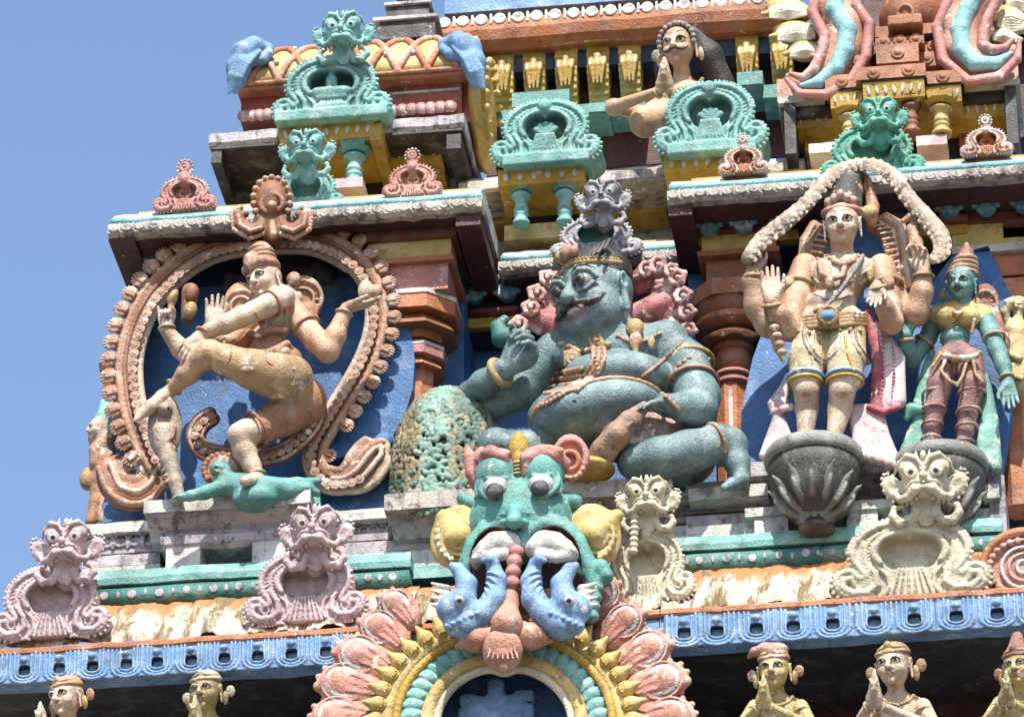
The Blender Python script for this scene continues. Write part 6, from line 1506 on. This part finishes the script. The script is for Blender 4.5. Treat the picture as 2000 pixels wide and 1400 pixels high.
# rear pair
tubepx(s, f, [(1568, 530, .06, 24), (1530, 612, .06, 26), (1502, 632, .04, 27), (1480, 598, .0, 26), (1470, 550, -.06, 20), (1472, 530, -.08, 15)], 'skin', .03)
hand(s, q(1472, 536, -.08), q(1476, 490, -.10) - q(1472, 536, -.08), V(0, -1, -.2), .26, [60, 62, 60, 50], 3, 1, 'paleskin', wr=.14)
tubepx(s, f, [(1722, 530, .06, 26), (1760, 605, .05, 25), (1788, 612, .02, 25), (1801, 570, -.04, 21), (1805, 535, -.08, 15)], 'skin', .03)
hand(s, q(1804, 534, -.08), q(1796, 490, -.12) - q(1804, 534, -.08), V(-.3, -1, -.1), .28, [20, 30, 34, 40], 6, -1, 'paleskin', wr=.14)
head(s, q(1645, 438, -.12), .175, -4, 20, 0, 'paleskin', lip='salmon')
sb = s; f.part('body', s)
s = Sculpt(.0075); c0 = q(1645, 438, -.12)
s.cap(c0 + V(0, .06, .12), q(1660, 350, -.02), .145, .11, 'blackcrown', k=.02); s.ell(q(1664, 338, .03), (.11, .11, .09), None, 'blackcrown')

s.tor(c0 + V(0, .03, .115), .135, .028, rotm(0, 12), 'rose2')
for i in range(5): s.ell(c0 + V(-.10 + .05 * i, -.10 + .02 * abs(i - 2), .17 + .02 * (2 - abs(i - 2))), (.03, .03, .035), None, 'rose2')
for j in range(4): s.tor(c0 + V(.012 * j, .06 + .02 * j, .2 + .055 * j), .125 - .007 * j, .014, rotm(0, 10), 'orange2' if j % 2 else 'rose2')
s.tube([q(1690, 345, .0), q(1700, 380, .0), q(1705, 405, .0), q(1702, 430, -.02)], [.03, .04, .05, .05], 'orange2')
for i in range(9): s.ell(q(1698 + i * 1.3, 352 + i * 9, -.04), .018, None, 'rose2')
s.ell(q(1698, 415, -.06), (.07, .05, .06), None, 'gold'); f.part('crown', s)
s = Sculpt(.0085)
for g, pts in ((-1, [(1618, 470), (1590, 440), (1572, 470), (1568, 505), (1562, 530)]), (1, [(1690, 450), (1730, 425), (1758, 440), (1768, 480), (1770, 520), (1778, 560)])):
    for j in range(4): s.tube([q(x + (0 if g < 0 else 0) - g * j * 10, y + j * 6, .16) for x, y in pts[1:]], .04, 'orange2', k=.015)
    s.tube([q(x, y, .12) for x, y in pts[1:]], .02, 'paleskin', k=.006); s.tube([q(x - g * 14, y + 8, .11) for x, y in pts[1:]], .012, 'rose2', k=.006)
    for x, y, a in along(pts[1:], 12): s.cap(q(x - g * 16, y + 8, .10), q(x - g * 38, y + 12, .10), .012, .010, 'paleskin', k=.004)
f.part('collar', s)
s = Sculpt(.007)
for i in range(9): s.ell(on(sb, f, 1612 + i * 8, 500 + 10 * math.sin(i / 8 * 3.1)), .016, None, 'gold', k=.003)
ontube(s, sb, f, [(1590, 575), (1620, 585), (1655, 580)], .010, 'brown', off=0); ontube(s, sb, f, [(1585, 540), (1615, 560), (1660, 550), (1690, 530)], .009, 'gold')
s.tube([q(1618, 500, -.06), q(1630, 512, -.14), q(1648, 516, -.16), q(1668, 510, -.12), q(1676, 500, -.06)], .022, 'rose2', k=.006)
s.tube([q(1600, 515, -.12), q(1606, 535, -.16), q(1625, 545, -.18), q(1645, 540, -.17), q(1650, 520, -.15)], .022, 'rose2', k=.006); s.ell(q(1620, 553, -.2), (.035, .03, .06), None, 'gold')
for x in (1566, 1700): s.ell(q(x, 532, -.08), (.035, .03, .09), None, 'gold')
f.part('necklace', s)
s = Sculpt(.007); s.tube([q(1685, 500, -.12), q(1668, 530, -.2), q(1640, 570, -.22), q(1612, 600, -.22), q(1592, 608, -.16)], .018, 'grey2', k=.006)
f.part('sacred_thread', s)
s = Sculpt(.007)
for j in range(4): s.tube([q(1556, 622 + j * 7, -.04), q(1580, 618 + j * 7, -.15), q(1625, 616 + j * 7, -.20), q(1665, 612 + j * 7, -.16), q(1690, 614 + j * 7, -.02)], .020, 'gold' if j % 2 else 'rose2', k=.004)
s.tor(q(1617, 616, -.24), .065, .022, rotm(0, 100), 'gold'); s.ell(q(1617, 616, -.25), (.055, .03, .04), None, 'skyblue'); f.part('belt', s)
s = Sculpt(.007)
for pts, m_ in (([(1575, 638), (1580, 668), (1598, 695), (1614, 702), (1622, 690)], 'rose2'), ([(1568, 640), (1572, 672), (1592, 700), (1612, 712)], 'brown'), ([(1662, 635), (1664, 665), (1680, 692), (1690, 715)], 'rose2'), ([(1670, 635), (1673, 665), (1688, 690), (1696, 708)], 'brown'), ([(1618, 700), (1634, 685), (1640, 650)], 'rose2'), ([(1556, 642), (1548, 680), (1540, 712)], 'rose2'), ([(1590, 645), (1586, 690), (1590, 722)], 'shorts2'), ([(1650, 650), (1655, 690), (1668, 722)], 'yellow'), ([(1605, 650), (1603, 690), (1604, 725)], 'yellow')): ontube(s, sb, f, pts, .011, m_, off=-.006)
for i in range(7): s.ell(on(sb, f, 1560 + i * 20, 647 + 3 * math.sin(i)), .018, None, 'gold', k=.003)
f.part('drape', s)
s = Sculpt(.0065)
for x, y, d, r, b, th in ((1507, 596, -.25, 17, (1510, 620, -.2), .014), (1714, 562, -.28, 15, (1722, 590, -.22), .014), (1472, 540, -.08, 18, (1474, 570, -.04), .014), (1804, 540, -.08, 18, (1804, 570, -.06), .014), (1560, 560, -.02, 28, (1556, 585, -.04), .02), (1733, 558, -.03, 28, (1738, 585, -.04), .02)):
    ringp(s, f, x, y, d, r, f.q(*b) - f.q(x, y, d), th, 'gold')
s.ell(q(1735, 552, -.14), (.05, .03, .05), None, 'rose2'); s.ell(q(1540, 552, -.12), (.05, .03, .05), None, 'gold'); f.part('bangle', s)
s = Sculpt(.008); s.tube([q(1800, 500, -.12), q(1790, 475, -.1), q(1782, 450, -.08), q(1795, 435, -.08)], [.03, .05, .05, .03], 'skin', k=.02); s.tube([q(1795, 432, -.08), q(1778, 424, -.1), q(1764, 432, -.1)], [.04, .035, .02], 'skin', k=.01)
s.cap(q(1785, 470, -.12), q(1770, 490, -.14), .02, .015, 'skin'); s.cap(q(1797, 480, -.12), q(1806, 500, -.14), .02, .015, 'skin'); f.part('small_deer', s)
s = Sculpt(.008); s.tube([q(1500, 600, -.16), q(1506, 640, -.16), q(1520, 680, -.12), q(1530, 705, -.1)], [.035, .04, .035, .015], 'gold', k=.01)
for i in range(6): s.ell(q(1503 + i * 5, 608 + i * 16, -.22), (.04, .03, .03), None, 'rose2')
f.part('hanging_chain', s)
# robe behind legs

s = Sculpt(.009)
for i in range(5): s.tube([q(1540 - i * 2, 735 + i * 5, .08), q(1530 - i * 5, 790, .08), q(1494 + i * 13, 890 - i * 3, .02)], [.03, .045, .045], 'robe', k=.004)
for i in range(6):
    s.tube([q(1695 + i * 9, 615 + i * 12, .10), q(1715 + i * 8, 700, .10), q(1712 + i * 9, 800 - i * 3, .06)], [.05, .05, .05], 'robered' if i < 2 else 'robe', k=.012)
    s.tube([q(1664 + i * 10, 800, .10), q(1676 + i * 10, 850, .08), q(1672 + i * 16, 885 + i * 5, .02)], [.045, .045, .045], 'robe', k=.004)
for i in range(20): s.ell(q(1722 + math.sin(i / 5) * 4, 640 + i * 8, .02), .012, None, 'robered', k=.002); s.ell(q(1742 + math.sin(i / 5) * 4, 665 + i * 7, .02), .012, None, 'robered', k=.002)
s.tube([q(1698, 795, .04), q(1725, 805, .02), q(1755, 795, .04)], .025, 'robered', k=.01); s.tube([q(1512, 805, .04), q(1530, 798, .0), q(1545, 795, .02)], .03, 'robe', k=.01); f.part('robe', s)
# canopy of scaled hide
cn = Fig('scaled_canopy', 1640, 360, -1.0, 'long beige scaly serpentine hide arching over the tall crowned standing figure', 'canopy')
s = Sculpt(.009)

cp = [(1462, 505, 0, 20), (1488, 470, 0, 22), (1528, 438, 0, 22), (1574, 399, .02, 20), (1607, 360, .04, 18), (1636, 334, .05, 14), (1676, 322, .05, 14), (1716, 326, .05, 15), (1748, 348, .04, 18), (1774, 386, .03, 20), (1812, 430, .0, 21), (1836, 462, 0, 22), (1840, 490, 0, 19), (1822, 508, -.02, 10)]
cp = [(a, b, c_, r_) for (a, b, c_, _), r_ in zip(cp, (14, 16, 16, 14, 13, 11, 11, 12, 14, 15, 17, 18, 16, 8))]
cc = arc_on(None, cp, 6); cc = [tuple(c_) for c_ in cc]
tubepx(s, cn, cc, 'hide', .01)
acc = 0
for i in range(1, len(cc) - 1):
    a, b = cc[i - 1], cc[i + 1]
    if i % 2 == 0 or True:
        for j, o_ in enumerate((-.6, 0, .6)):
            dx, dy = b[0] - a[0], b[1] - a[1]; l = math.hypot(dx, dy); oo = o_ * cc[i][3] + (3 if i % 2 else -3)
            s.ell(cn.q(cc[i][0] - dy / l * oo, cc[i][1] + dx / l * oo, cc[i][2] - cc[i][3] / 250 * math.sqrt(max(.1, 1 - o_ * o_)) * .93), (.024, .006, .026), None, 'hide', k=.003)
cn.part('hide', s)
board('inner_board', [(1640, 330), (1700, 328), (1740, 370), (1800, 440), (1780, 640), (1770, 900), (1440, 905), (1450, 760), (1480, 660), (1550, 520), (1600, 400)], -.28, .5, 'skyblue2', cn.t) if 'skyblue2' in K else None

board('back_board', [(1645, 335), (1690, 330), (1735, 372), (1790, 440), (1815, 520), (1800, 640), (1790, 760), (1775, 915), (1445, 915), (1448, 800), (1470, 700), (1500, 620), (1560, 500), (1605, 400)], -.32, .45, 'midblue', cn.t)
board('back_board', [(1860, 500), (1930, 480), (1985, 600), (1975, 800), (1950, 950), (1780, 960), (1770, 900), (1790, 700), (1815, 560)], -.22, .4, 'blue', cn.t)

# ================= turquoise woman =================
f = Fig('woman_statue', 1860, 870, -.68, 'turquoise-skinned standing woman statue with yellow blouse and pointed crown', 'statue')
q = f.q; s = Sculpt(.008); W = 'teal2'

head(s, q(1877, 555, -.08), .145, -12, 16, 6, W, lip='maroon', smile=1)
s.cap(q(1880, 580, -.04), q(1880, 605, 0), .065, .08, W, k=.02)
s.ell(q(1878, 610, .02), (.19, .10, .09), rotm(0, 12, 6), 'paleyellow', k=.04); s.ell(q(1870, 632, .02), (.14, .10, .12), rotm(0, 12), 'paleyellow', k=.04)
for x in (1848, 1893): s.ell(q(x, 618, -.10), (.085, .08, .08), None, 'paleyellow', k=.02)
s.ell(q(1865, 660, .0), (.115, .11, .09), rotm(0, 12), W, k=.03); s.ell(q(1870, 700, .02), (.16, .13, .13), rotm(0, 12), 'redleg', k=.04)
tubepx(s, f, [(1848, 705, 0, 25), (1836, 750, -.02, 24), (1826, 800, .02, 20), (1818, 862, .04, 15)], 'redleg', .02); tubepx(s, f, [(1893, 705, 0, 27), (1900, 750, -.02, 25), (1892, 800, .02, 20), (1882, 868, .04, 15)], 'redleg', .02)
for x, y in ((1812, 872), (1876, 880)): s.ell(q(x, y, -.08), (.06, .10, .03), None, W, k=.02)
tubepx(s, f, [(1838, 608, .02, 18), (1812, 660, .05, 17), (1780, 705, .06, 17), (1772, 680, -.06, 16), (1770, 655, -.14, 12)], W, .02)
s.ell(q(1832, 620, .02), (.09, .09, .09), None, 'paleyellow', k=.02)
hand(s, q(1770, 652, -.14), q(1773, 600, -.16) - q(1770, 652, -.14), V(0, -1, -.2), .28, [4, 2, 2, 6], 4, 1, W, wr=.13)
tubepx(s, f, [(1918, 615, .02, 20), (1935, 650, .0, 18), (1948, 685, -.02, 17), (1960, 715, -.06, 15), (1968, 742, -.08, 11)], W, .02); s.ell(q(1918, 620, .02), (.09, .09, .10), None, 'paleyellow', k=.02)
hand(s, q(1968, 745, -.08), q(1976, 800, -.10) - q(1968, 745, -.08), V(.1, -.9, .3), .27, [8, 6, 6, 10], 4, 1, W, wr=.13)
f.part('body', s)
s = Sculpt(.007); c0 = q(1877, 555, -.08)
s.cap(c0 + V(.01, .04, .10), c0 + V(.05, .06, .30), .115, .06, 'crownred', k=.01); s.cap(c0 + V(.05, .06, .30), c0 + V(.055, .06, .38), .035, .02, 'rose2')

for j in range(4): s.tor(c0 + V(.012 + .01 * j, .04, .10 + .045 * j), .118 - .012 * j, .014, rotm(0, 8), 'rose2' if j % 2 == 0 else 'gold')
f.part('crown', s)
s = Sculpt(.008); s.ell(q(1925, 595, .08), (.11, .03, .17), rotm(0, 12), 'crownred'); s.tor(q(1925, 595, .05), .11, .016, rotm(0, 102), 'rose2', sx=.8)
for i in range(18):
    a = R(20 * i); s.cap(q(1925 + 12 * math.cos(a), 595 - 20 * math.sin(a), .05), q(1925 + 24 * math.cos(a), 595 - 38 * math.sin(a), .05), .008, .010, 'rose2', k=.003)
s.ell(q(1906, 592, -.02), (.04, .03, .05), None, 'gold'); s.ell(q(1842, 575, -.02), (.03, .03, .05), None, 'gold'); s.tube([q(1935, 620, .1), q(1955, 670, .1), q(1962, 720, .1)], [.08, .07, .03], 'crownred', k=.02); f.part('collar', s)
s = Sculpt(.007)
s.tube([q(1845, 690, -.08), q(1865, 702, -.14), q(1890, 700, -.14), q(1912, 690, -.04)], .026, 'gold', k=.004)
for i in range(8): s.ell(q(1845 + i * 9, 694 + 6 * math.sin(i / 7 * 3.1), -.15), .022, None, 'rose2')
for pts in ([(1848, 700), (1838, 725), (1855, 745), (1870, 750)], [(1890, 700), (1880, 735), (1870, 752)], [(1900, 700), (1905, 730), (1918, 745)], [(1838, 690), (1828, 705), (1822, 715)]): s.tube([q(x, y, -.14) for x, y in pts], .014, 'gold', k=.004)
for x, y, r in ((1828, 770, 25), (1824, 800, 22), (1821, 830, 19), (1819, 858, 18), (1898, 770, 26), (1892, 805, 23), (1888, 835, 20), (1884, 866, 18)): ringp(s, f, x, y, .01, r, V(0, 0, 1), .012, 'redleg')
s.tube([q(1848, 600, -.1), q(1866, 612, -.17), q(1890, 610, -.15), q(1905, 600, -.05)], .018, 'gold'); s.tube([q(1900, 600, -.08), q(1903, 625, -.14), q(1898, 650, -.12)], .014, 'rose2')
for x, y, d, r, b in ((1770, 662, -.12, 14, (1772, 690, -.06)), (1966, 738, -.08, 13, (1958, 712, -.06)), (1942, 660, -.01, 20, (1948, 685, -.02)), (1806, 668, .05, 19, (1790, 690, .06))): ringp(s, f, x, y, d, r, f.q(*b) - f.q(x, y, d), .013, 'gold')
f.part('jewellery', s)
s = Sculpt(.009)
for i in range(4): s.tube([q(1820 - i * 4, 690 + i * 10, .08), q(1805 - i * 3, 790, .08), q(1770 + i * 12, 880 + i * 3, .04)], [.03, .05, .05], 'robeteal', k=.012); s.tube([q(1918 + i * 2, 740, .08), q(1925 + i * 4, 820, .08), q(1918 + i * 9, 890 + i * 8, .02)], [.04, .05, .05], 'robeteal', k=.012)
s.tube([q(1795, 800, .0), q(1780, 800, .0), q(1770, 815, 0)], [.04, .05, .03], 'robeteal')
f.part('robe', s)

# lotus pedestals
def lotusped(px, pyt, pyb, rpx, Y, label):
    t = thing('lotus_pedestal', P(px, pyb, Y), label, 'pedestal', 'dark stone lotus pedestals under standing statues')
    zt = P(px, pyt, Y).z; zb_ = P(px, pyb, Y).z; x = P(px, (pyt + pyb) / 2, Y).x; h = zt - zb_; r = rpx / 250
    pf = [(.28, 0), (.36, .02), (.36, .06), (.30, .09), (.38, .13), (.60, .24), (.78, .38), (.89, .54), (.94, .68), (.95, .83)]
    lathe('bowl', K['stone'], (x, Y, zb_), [(r * a, h * b) for a, b in pf], t, 40)
    lathe('rim', K['stonerim'], (x, Y, zb_), [(r * a, h * b) for a, b in [(.90, .81), (1.0, .84), (1.02, .90), (1.0, .97), (.96, 1.0), (.0, 1.0)]], t, 48)
    s = Sculpt(.008)
    for i in range(7):
        k3 = i - 3; a = R(-90 + k3 * 25); tc = .46 - .03 * abs(k3) ** 1.3; rr = r * (.90 - .06 * abs(k3) * .3)
        tan = V(-math.sin(a), math.cos(a), 0); rad_ = V(math.cos(a), math.sin(a), 0); up = nrm(V(0, 0, 1) + rad_ * .55 + tan * k3 * .13); rad2 = nrm(rad_ - up * float(rad_ @ up)); tan2 = np.cross(up, rad2)
        Rp = np.stack([tan2, rad2, up], 1).astype(np.float32); c_ = V(x, Y, zb_ + h * tc) + rad_ * rr * (.86 - .02 * abs(k3))
        wdt = .055 if k3 else .062
        s.ell(c_, (wdt, .035, .125), Rp, 'petalstone', k=.01); s.cap(c_ + up * .09, c_ + up * .15 + rad_ * .03, .03, .008, 'petalstone', k=.02)
        s.ell(c_ - up * .02 + rad2 * .03, (.022, .03, .085), Rp, 'stonerim', k=.01)
        s.tube([c_ - up * .10, c_ - up * .20 - rad_ * .05, V(x, Y, zb_ + h * .12) + rad_ * r * .36], [.03, .022, .02], 'petalstone', k=.02)
    s.build('petals', t)

lotusped(1592, 884, 1040, 92, -.84, 'dark stone lotus bowl pedestal under the tall four-armed standing figure')
lotusped(1838, 900, 1050, 90, -.70, 'dark stone lotus bowl pedestal under the turquoise woman, partly behind a cream mask')

# ================= praying figures =================
def prayer(px, py, hh, Y, label, skin, crown, yaw=-10, group='small praying figures under the lower eave', mous=None, vox=.008, big=False, hx=-18, crown_kind='band', name='praying_statue', le=(-1.75, 3.0)):
    f = Fig(name, px, py + 120, Y, label, 'statue', group); q = f.q; s = Sculpt(vox); u = hh * 250
    head(s, q(px, py, 0), hh, yaw, 16, 0, skin, lip='salmon', mous=mous)
    Q = lambda a, b, d=0: q(px + a * u, py + b * u, d)
    s.cap(Q(.1, .8, .05), Q(.15, 1.4, .1), .34 * hh, .42 * hh, skin, k=.03)
    s.ell(Q(.2, 2.1, .16), (1.38 * hh, .55 * hh, .75 * hh), rotm(0, 10), skin, k=.05); s.ell(Q(.2, 3.0, .16), (.85 * hh, .5 * hh, .95 * hh), rotm(0, 10), skin, k=.06)
    if not big:
        s.ell(Q(.2, 4.0, .16), (.95 * hh, .6 * hh, .7 * hh), None, skin, k=.05)
        for sg in (-1, 1):
            h0 = Q(.2 + sg * .5, 4.2, .14); ft = h0.copy(); ft[2] = LEDGE + .06; kn = (h0 + ft) / 2 + V(0, -.06, 0)
            s.tube([h0, kn, ft], [.42 * hh, .34 * hh, .2 * hh], skin, k=.03); s.ell(ft + V(0, -.10, -.01), (.06, .13, .05), None, skin, k=.03)
    for sg, ex in ((-1, le[0]), (1, 2.0)):
        e = Q(ex, le[1] if sg < 0 else 3.0, -.15); s.tube([Q(.2 + sg * 1.2, 1.9, .12) if not (big and sg < 0) else Q(-.6, 3.0, .15), e, Q(hx / 18 * .45 + sg * .22, 1.85, -.42)], [.36 * hh, .31 * hh, .19 * hh], skin, k=.02)
        w = Q(hx / 18 * .45 + sg * .20, 1.8, -.42); s.ell(e, (.37 * hh,) * 3, None, skin, k=.03)
        hand(s, w, Q(hx / 18 * .45 + sg * .10, .5, -.46) - w, V(-sg, .1, 0), hh * 1.55, [4, 4, 4, 4], 0, sg, skin, k=.01, wr=.12)
    f.part('body', s)
    s = Sculpt(vox * .85); c0 = q(px, py, 0); Rm = rotm(yaw, 16); L = lambda x, y, z: c0 + Rm @ (V(x, y, z) * hh)
    if crown_kind == 'curls':
        s.ell(L(0, .25, .3), (.85 * hh, .8 * hh, .8 * hh), Rm, 'darkhair')
        s.tube([L(.5, .4, .4), L(1.1, .7, -.4), L(1.6, .9, -1.8)], [.5 * hh, .6 * hh, .5 * hh], 'darkhair', k=.05); s.tube([L(-.5, .4, .3), L(-.9, .7, -.6), L(-1.2, .9, -1.6)], [.4 * hh, .45 * hh, .3 * hh], 'darkhair', k=.05)
        f.part('hair', s); s = Sculpt(vox * .85)
        for i in range(13):
            a = R(-100 + 200 * i / 12); s.ell(L(.80 * math.sin(a), -.32 , .18 + .82 * math.cos(a)), (.13 * hh,) * 3, None, crown, k=.003)
    else:
        s.tor(L(0, .1, .55), .70 * hh, .10 * hh, Rm, crown); s.ell(L(0, .25, .62), (.72 * hh, .68 * hh, .5 * hh), Rm, crown)
        s.tor(L(0, .12, .75), .62 * hh, .07 * hh, Rm, 'gold'); s.ell(L(0, -.55, .85), (.16 * hh, .12 * hh, .2 * hh), Rm, crown)
        if crown_kind == 'turban': s.ell(L(.0, .2, 1.0), (.75 * hh, .6 * hh, .38 * hh), Rm, crown); s.tube([L(-.4, .0, 1.1), L(-.9, .1, 1.0), L(-1.2, .2, .8)], [.3 * hh, .2 * hh, .1 * hh], crown, k=.03)
        if crown_kind == 'tall': s.cap(L(0, .2, .9), L(0, .4, 1.5), .5 * hh, .3 * hh, crown, k=.02)
    f.part('crown', s)
    s = Sculpt(vox * .85)
    for sg in (-1, 1): s.ell(L(sg * .95, .1, -.45), (.16 * hh, .14 * hh, .35 * hh), Rm, 'gold' if crown_kind != 'curls' else skin); s.ell(L(sg * 1.15, .35, -.1), (.25 * hh, .1 * hh, .3 * hh), Rm, crown if crown_kind != 'curls' else 'grey2')
    f.part('earring', s)
    beads('necklace', [Q(-.75, 1.4, .0), Q(-.3, 1.75, -.10), Q(.2, 1.85, -.14), Q(.7, 1.7, -.08), Q(1.0, 1.35, .02)], hh * .10, hh * .2, 'gold', f.t)
    s = Sculpt(vox * .85)
    for sg, ex in ((-1, -1.75), (1, 2.0)):
        ringp(s, f, px + (hx / 18 * .45 + sg * .3) * u, py + 1.95 * u, -.40, .22 * u, f.q(px + ex * u, py + 3.0 * u, -.15) - f.q(px, py + 1.8 * u, -.42), .012, 'gold')
        ringp(s, f, px + (.2 + sg * 1.25) * u, py + 2.3 * u, .02, .37 * u, Q(ex, 3.0, -.15) - Q(.2 + sg, 1.85, .12), .014, 'gold')
    f.part('bangle', s)
    return f

prayer(130, 1362, .155, -1.22, 'leftmost praying figure under the eave, hands raised at the left side of its face', 'paleskin', 'orange2', -28, hx=-52)
prayer(402, 1350, .150, -1.22, 'pale yellow praying figure with thin headband between the two pink mask ornaments', 'yskin', 'cream', -12, hx=-22)
prayer(1512, 1308, .150, -1.22, 'yellow praying figure wearing a tilted pale turban, right of the flower arch', 'yskin', 'rose2', -6, hx=-22, crown_kind='turban')
prayer(1745, 1300, .165, -1.22, 'pinkish praying figure with ochre cap, second from the right under the blue eave', 'paleskin', 'gold', -14, hx=-36)
prayer(1990, 1302, .150, -1.22, 'yellow praying figure with wine-coloured cap cut by the right edge', 'yskin', 'crownred', -16, hx=-26, crown_kind='tall')
# long haired praying figure in the upper storey
f = prayer(1326, 92, .185, .42, 'long-haired moustached praying figure with bead hairband high in the upper storey', 'skin', 'grey2', -12, group=None, mous='darkhair', vox=.0085, hx=-24, crown_kind='curls', le=(-2.75, 2.55), big=True)
q = f.q; s = Sculpt(.0095); s.ell(q(1338, 190, .12), (.17, .13, .15), None, 'skin', k=.05); tubepx(s, f, [(1330, 225, .15, 34), (1290, 228, .02, 36), (1262, 236, -.06, 30)], 'skin', .04); s.ell(q(1258, 240, -.05), (.12, .13, .12), None, 'skin', k=.04); f.part('knee', s)

# ================= far-left side figure =================
K['gold2'] = K['gold']
f = Fig('side_statue', 195, 1010, .25, 'small orange and green statue seen edge-on at the far left side of the tower', 'statue')
s = Sculpt(.009); q = f.q
tubepx(s, f, [(210, 790, .1, 16), (208, 830, 0, 26), (205, 870, 0, 20), (200, 905, 0, 18)], 'mint', .03); tubepx(s, f, [(205, 860, -.02, 20), (190, 880, -.05, 16), (188, 905, -.05, 14)], 'rose2', .02)
tubepx(s, f, [(200, 900, 0, 22), (195, 940, 0, 20), (190, 980, 0, 15), (178, 1018, 0, 12)], 'orange2', .03); tubepx(s, f, [(205, 920, .0, 18), (212, 960, 0, 16), (206, 1015, 0, 13)], 'paleskin', .03)
s.ell(q(172, 935, 0), (.07, .06, .10), None, 'gold'); s.ell(q(186, 855, 0), (.06, .05, .09), None, 'rose2'); tubepx(s, f, [(215, 770, .1, 12), (222, 800, .1, 10)], 'brown', .02)
for i in range(6): s.cap(q(186 + i * 6, 870 + i * 3, -.08), q(180 + i * 6, 885 + i * 3, -.08), .02, .015, 'rose2', k=.006)
head(s, q(192, 838, -.06), .10, -60, 10, 0, 'paleskin', ear=False)
f.part('body', s)
s = Sculpt(.008); s.ell(q(235, 925, .05), (.05, .04, .22), rotm(0, 0, -14), 'white'); s.ell(q(245, 905, .06), (.03, .04, .10), None, 'red'); f.part('fan', s)
# far-right small yellow group
f = Fig('small_figure_cluster', 1990, 700, -.25, 'small yellow carved figure at the right edge behind the turquoise woman', 'statue')
s = Sculpt(.008); q = f.q
head(s, q(1988, 600, 0), .08, -10, 15, 0, 'yskin', ear=True)
tubepx(s, f, [(1988, 620, 0, 10), (1985, 650, 0, 24), (1985, 700, 0, 22), (1990, 750, 0, 24)], 'yskin', .03); tubepx(s, f, [(1970, 640, 0, 9), (1962, 610, -.05, 8), (1975, 590, -.08, 7)], 'yskin', .02); tubepx(s, f, [(1975, 660, -.05, 9), (1965, 690, -.1, 9), (1990, 700, -.14, 8)], 'yskin', .02)
for i in range(6): s.cap(q(1968 + i * 6, 712, -.12), q(1966 + i * 6, 730 + i * 2, -.12), .018, .014, 'yskin', k=.004)
for i in range(7): s.ell(q(1966 + i * 7, 590 - 6 * math.sin(i / 6 * 3.1), 0), .026, None, 'cream', k=.003)
f.part('body', s)
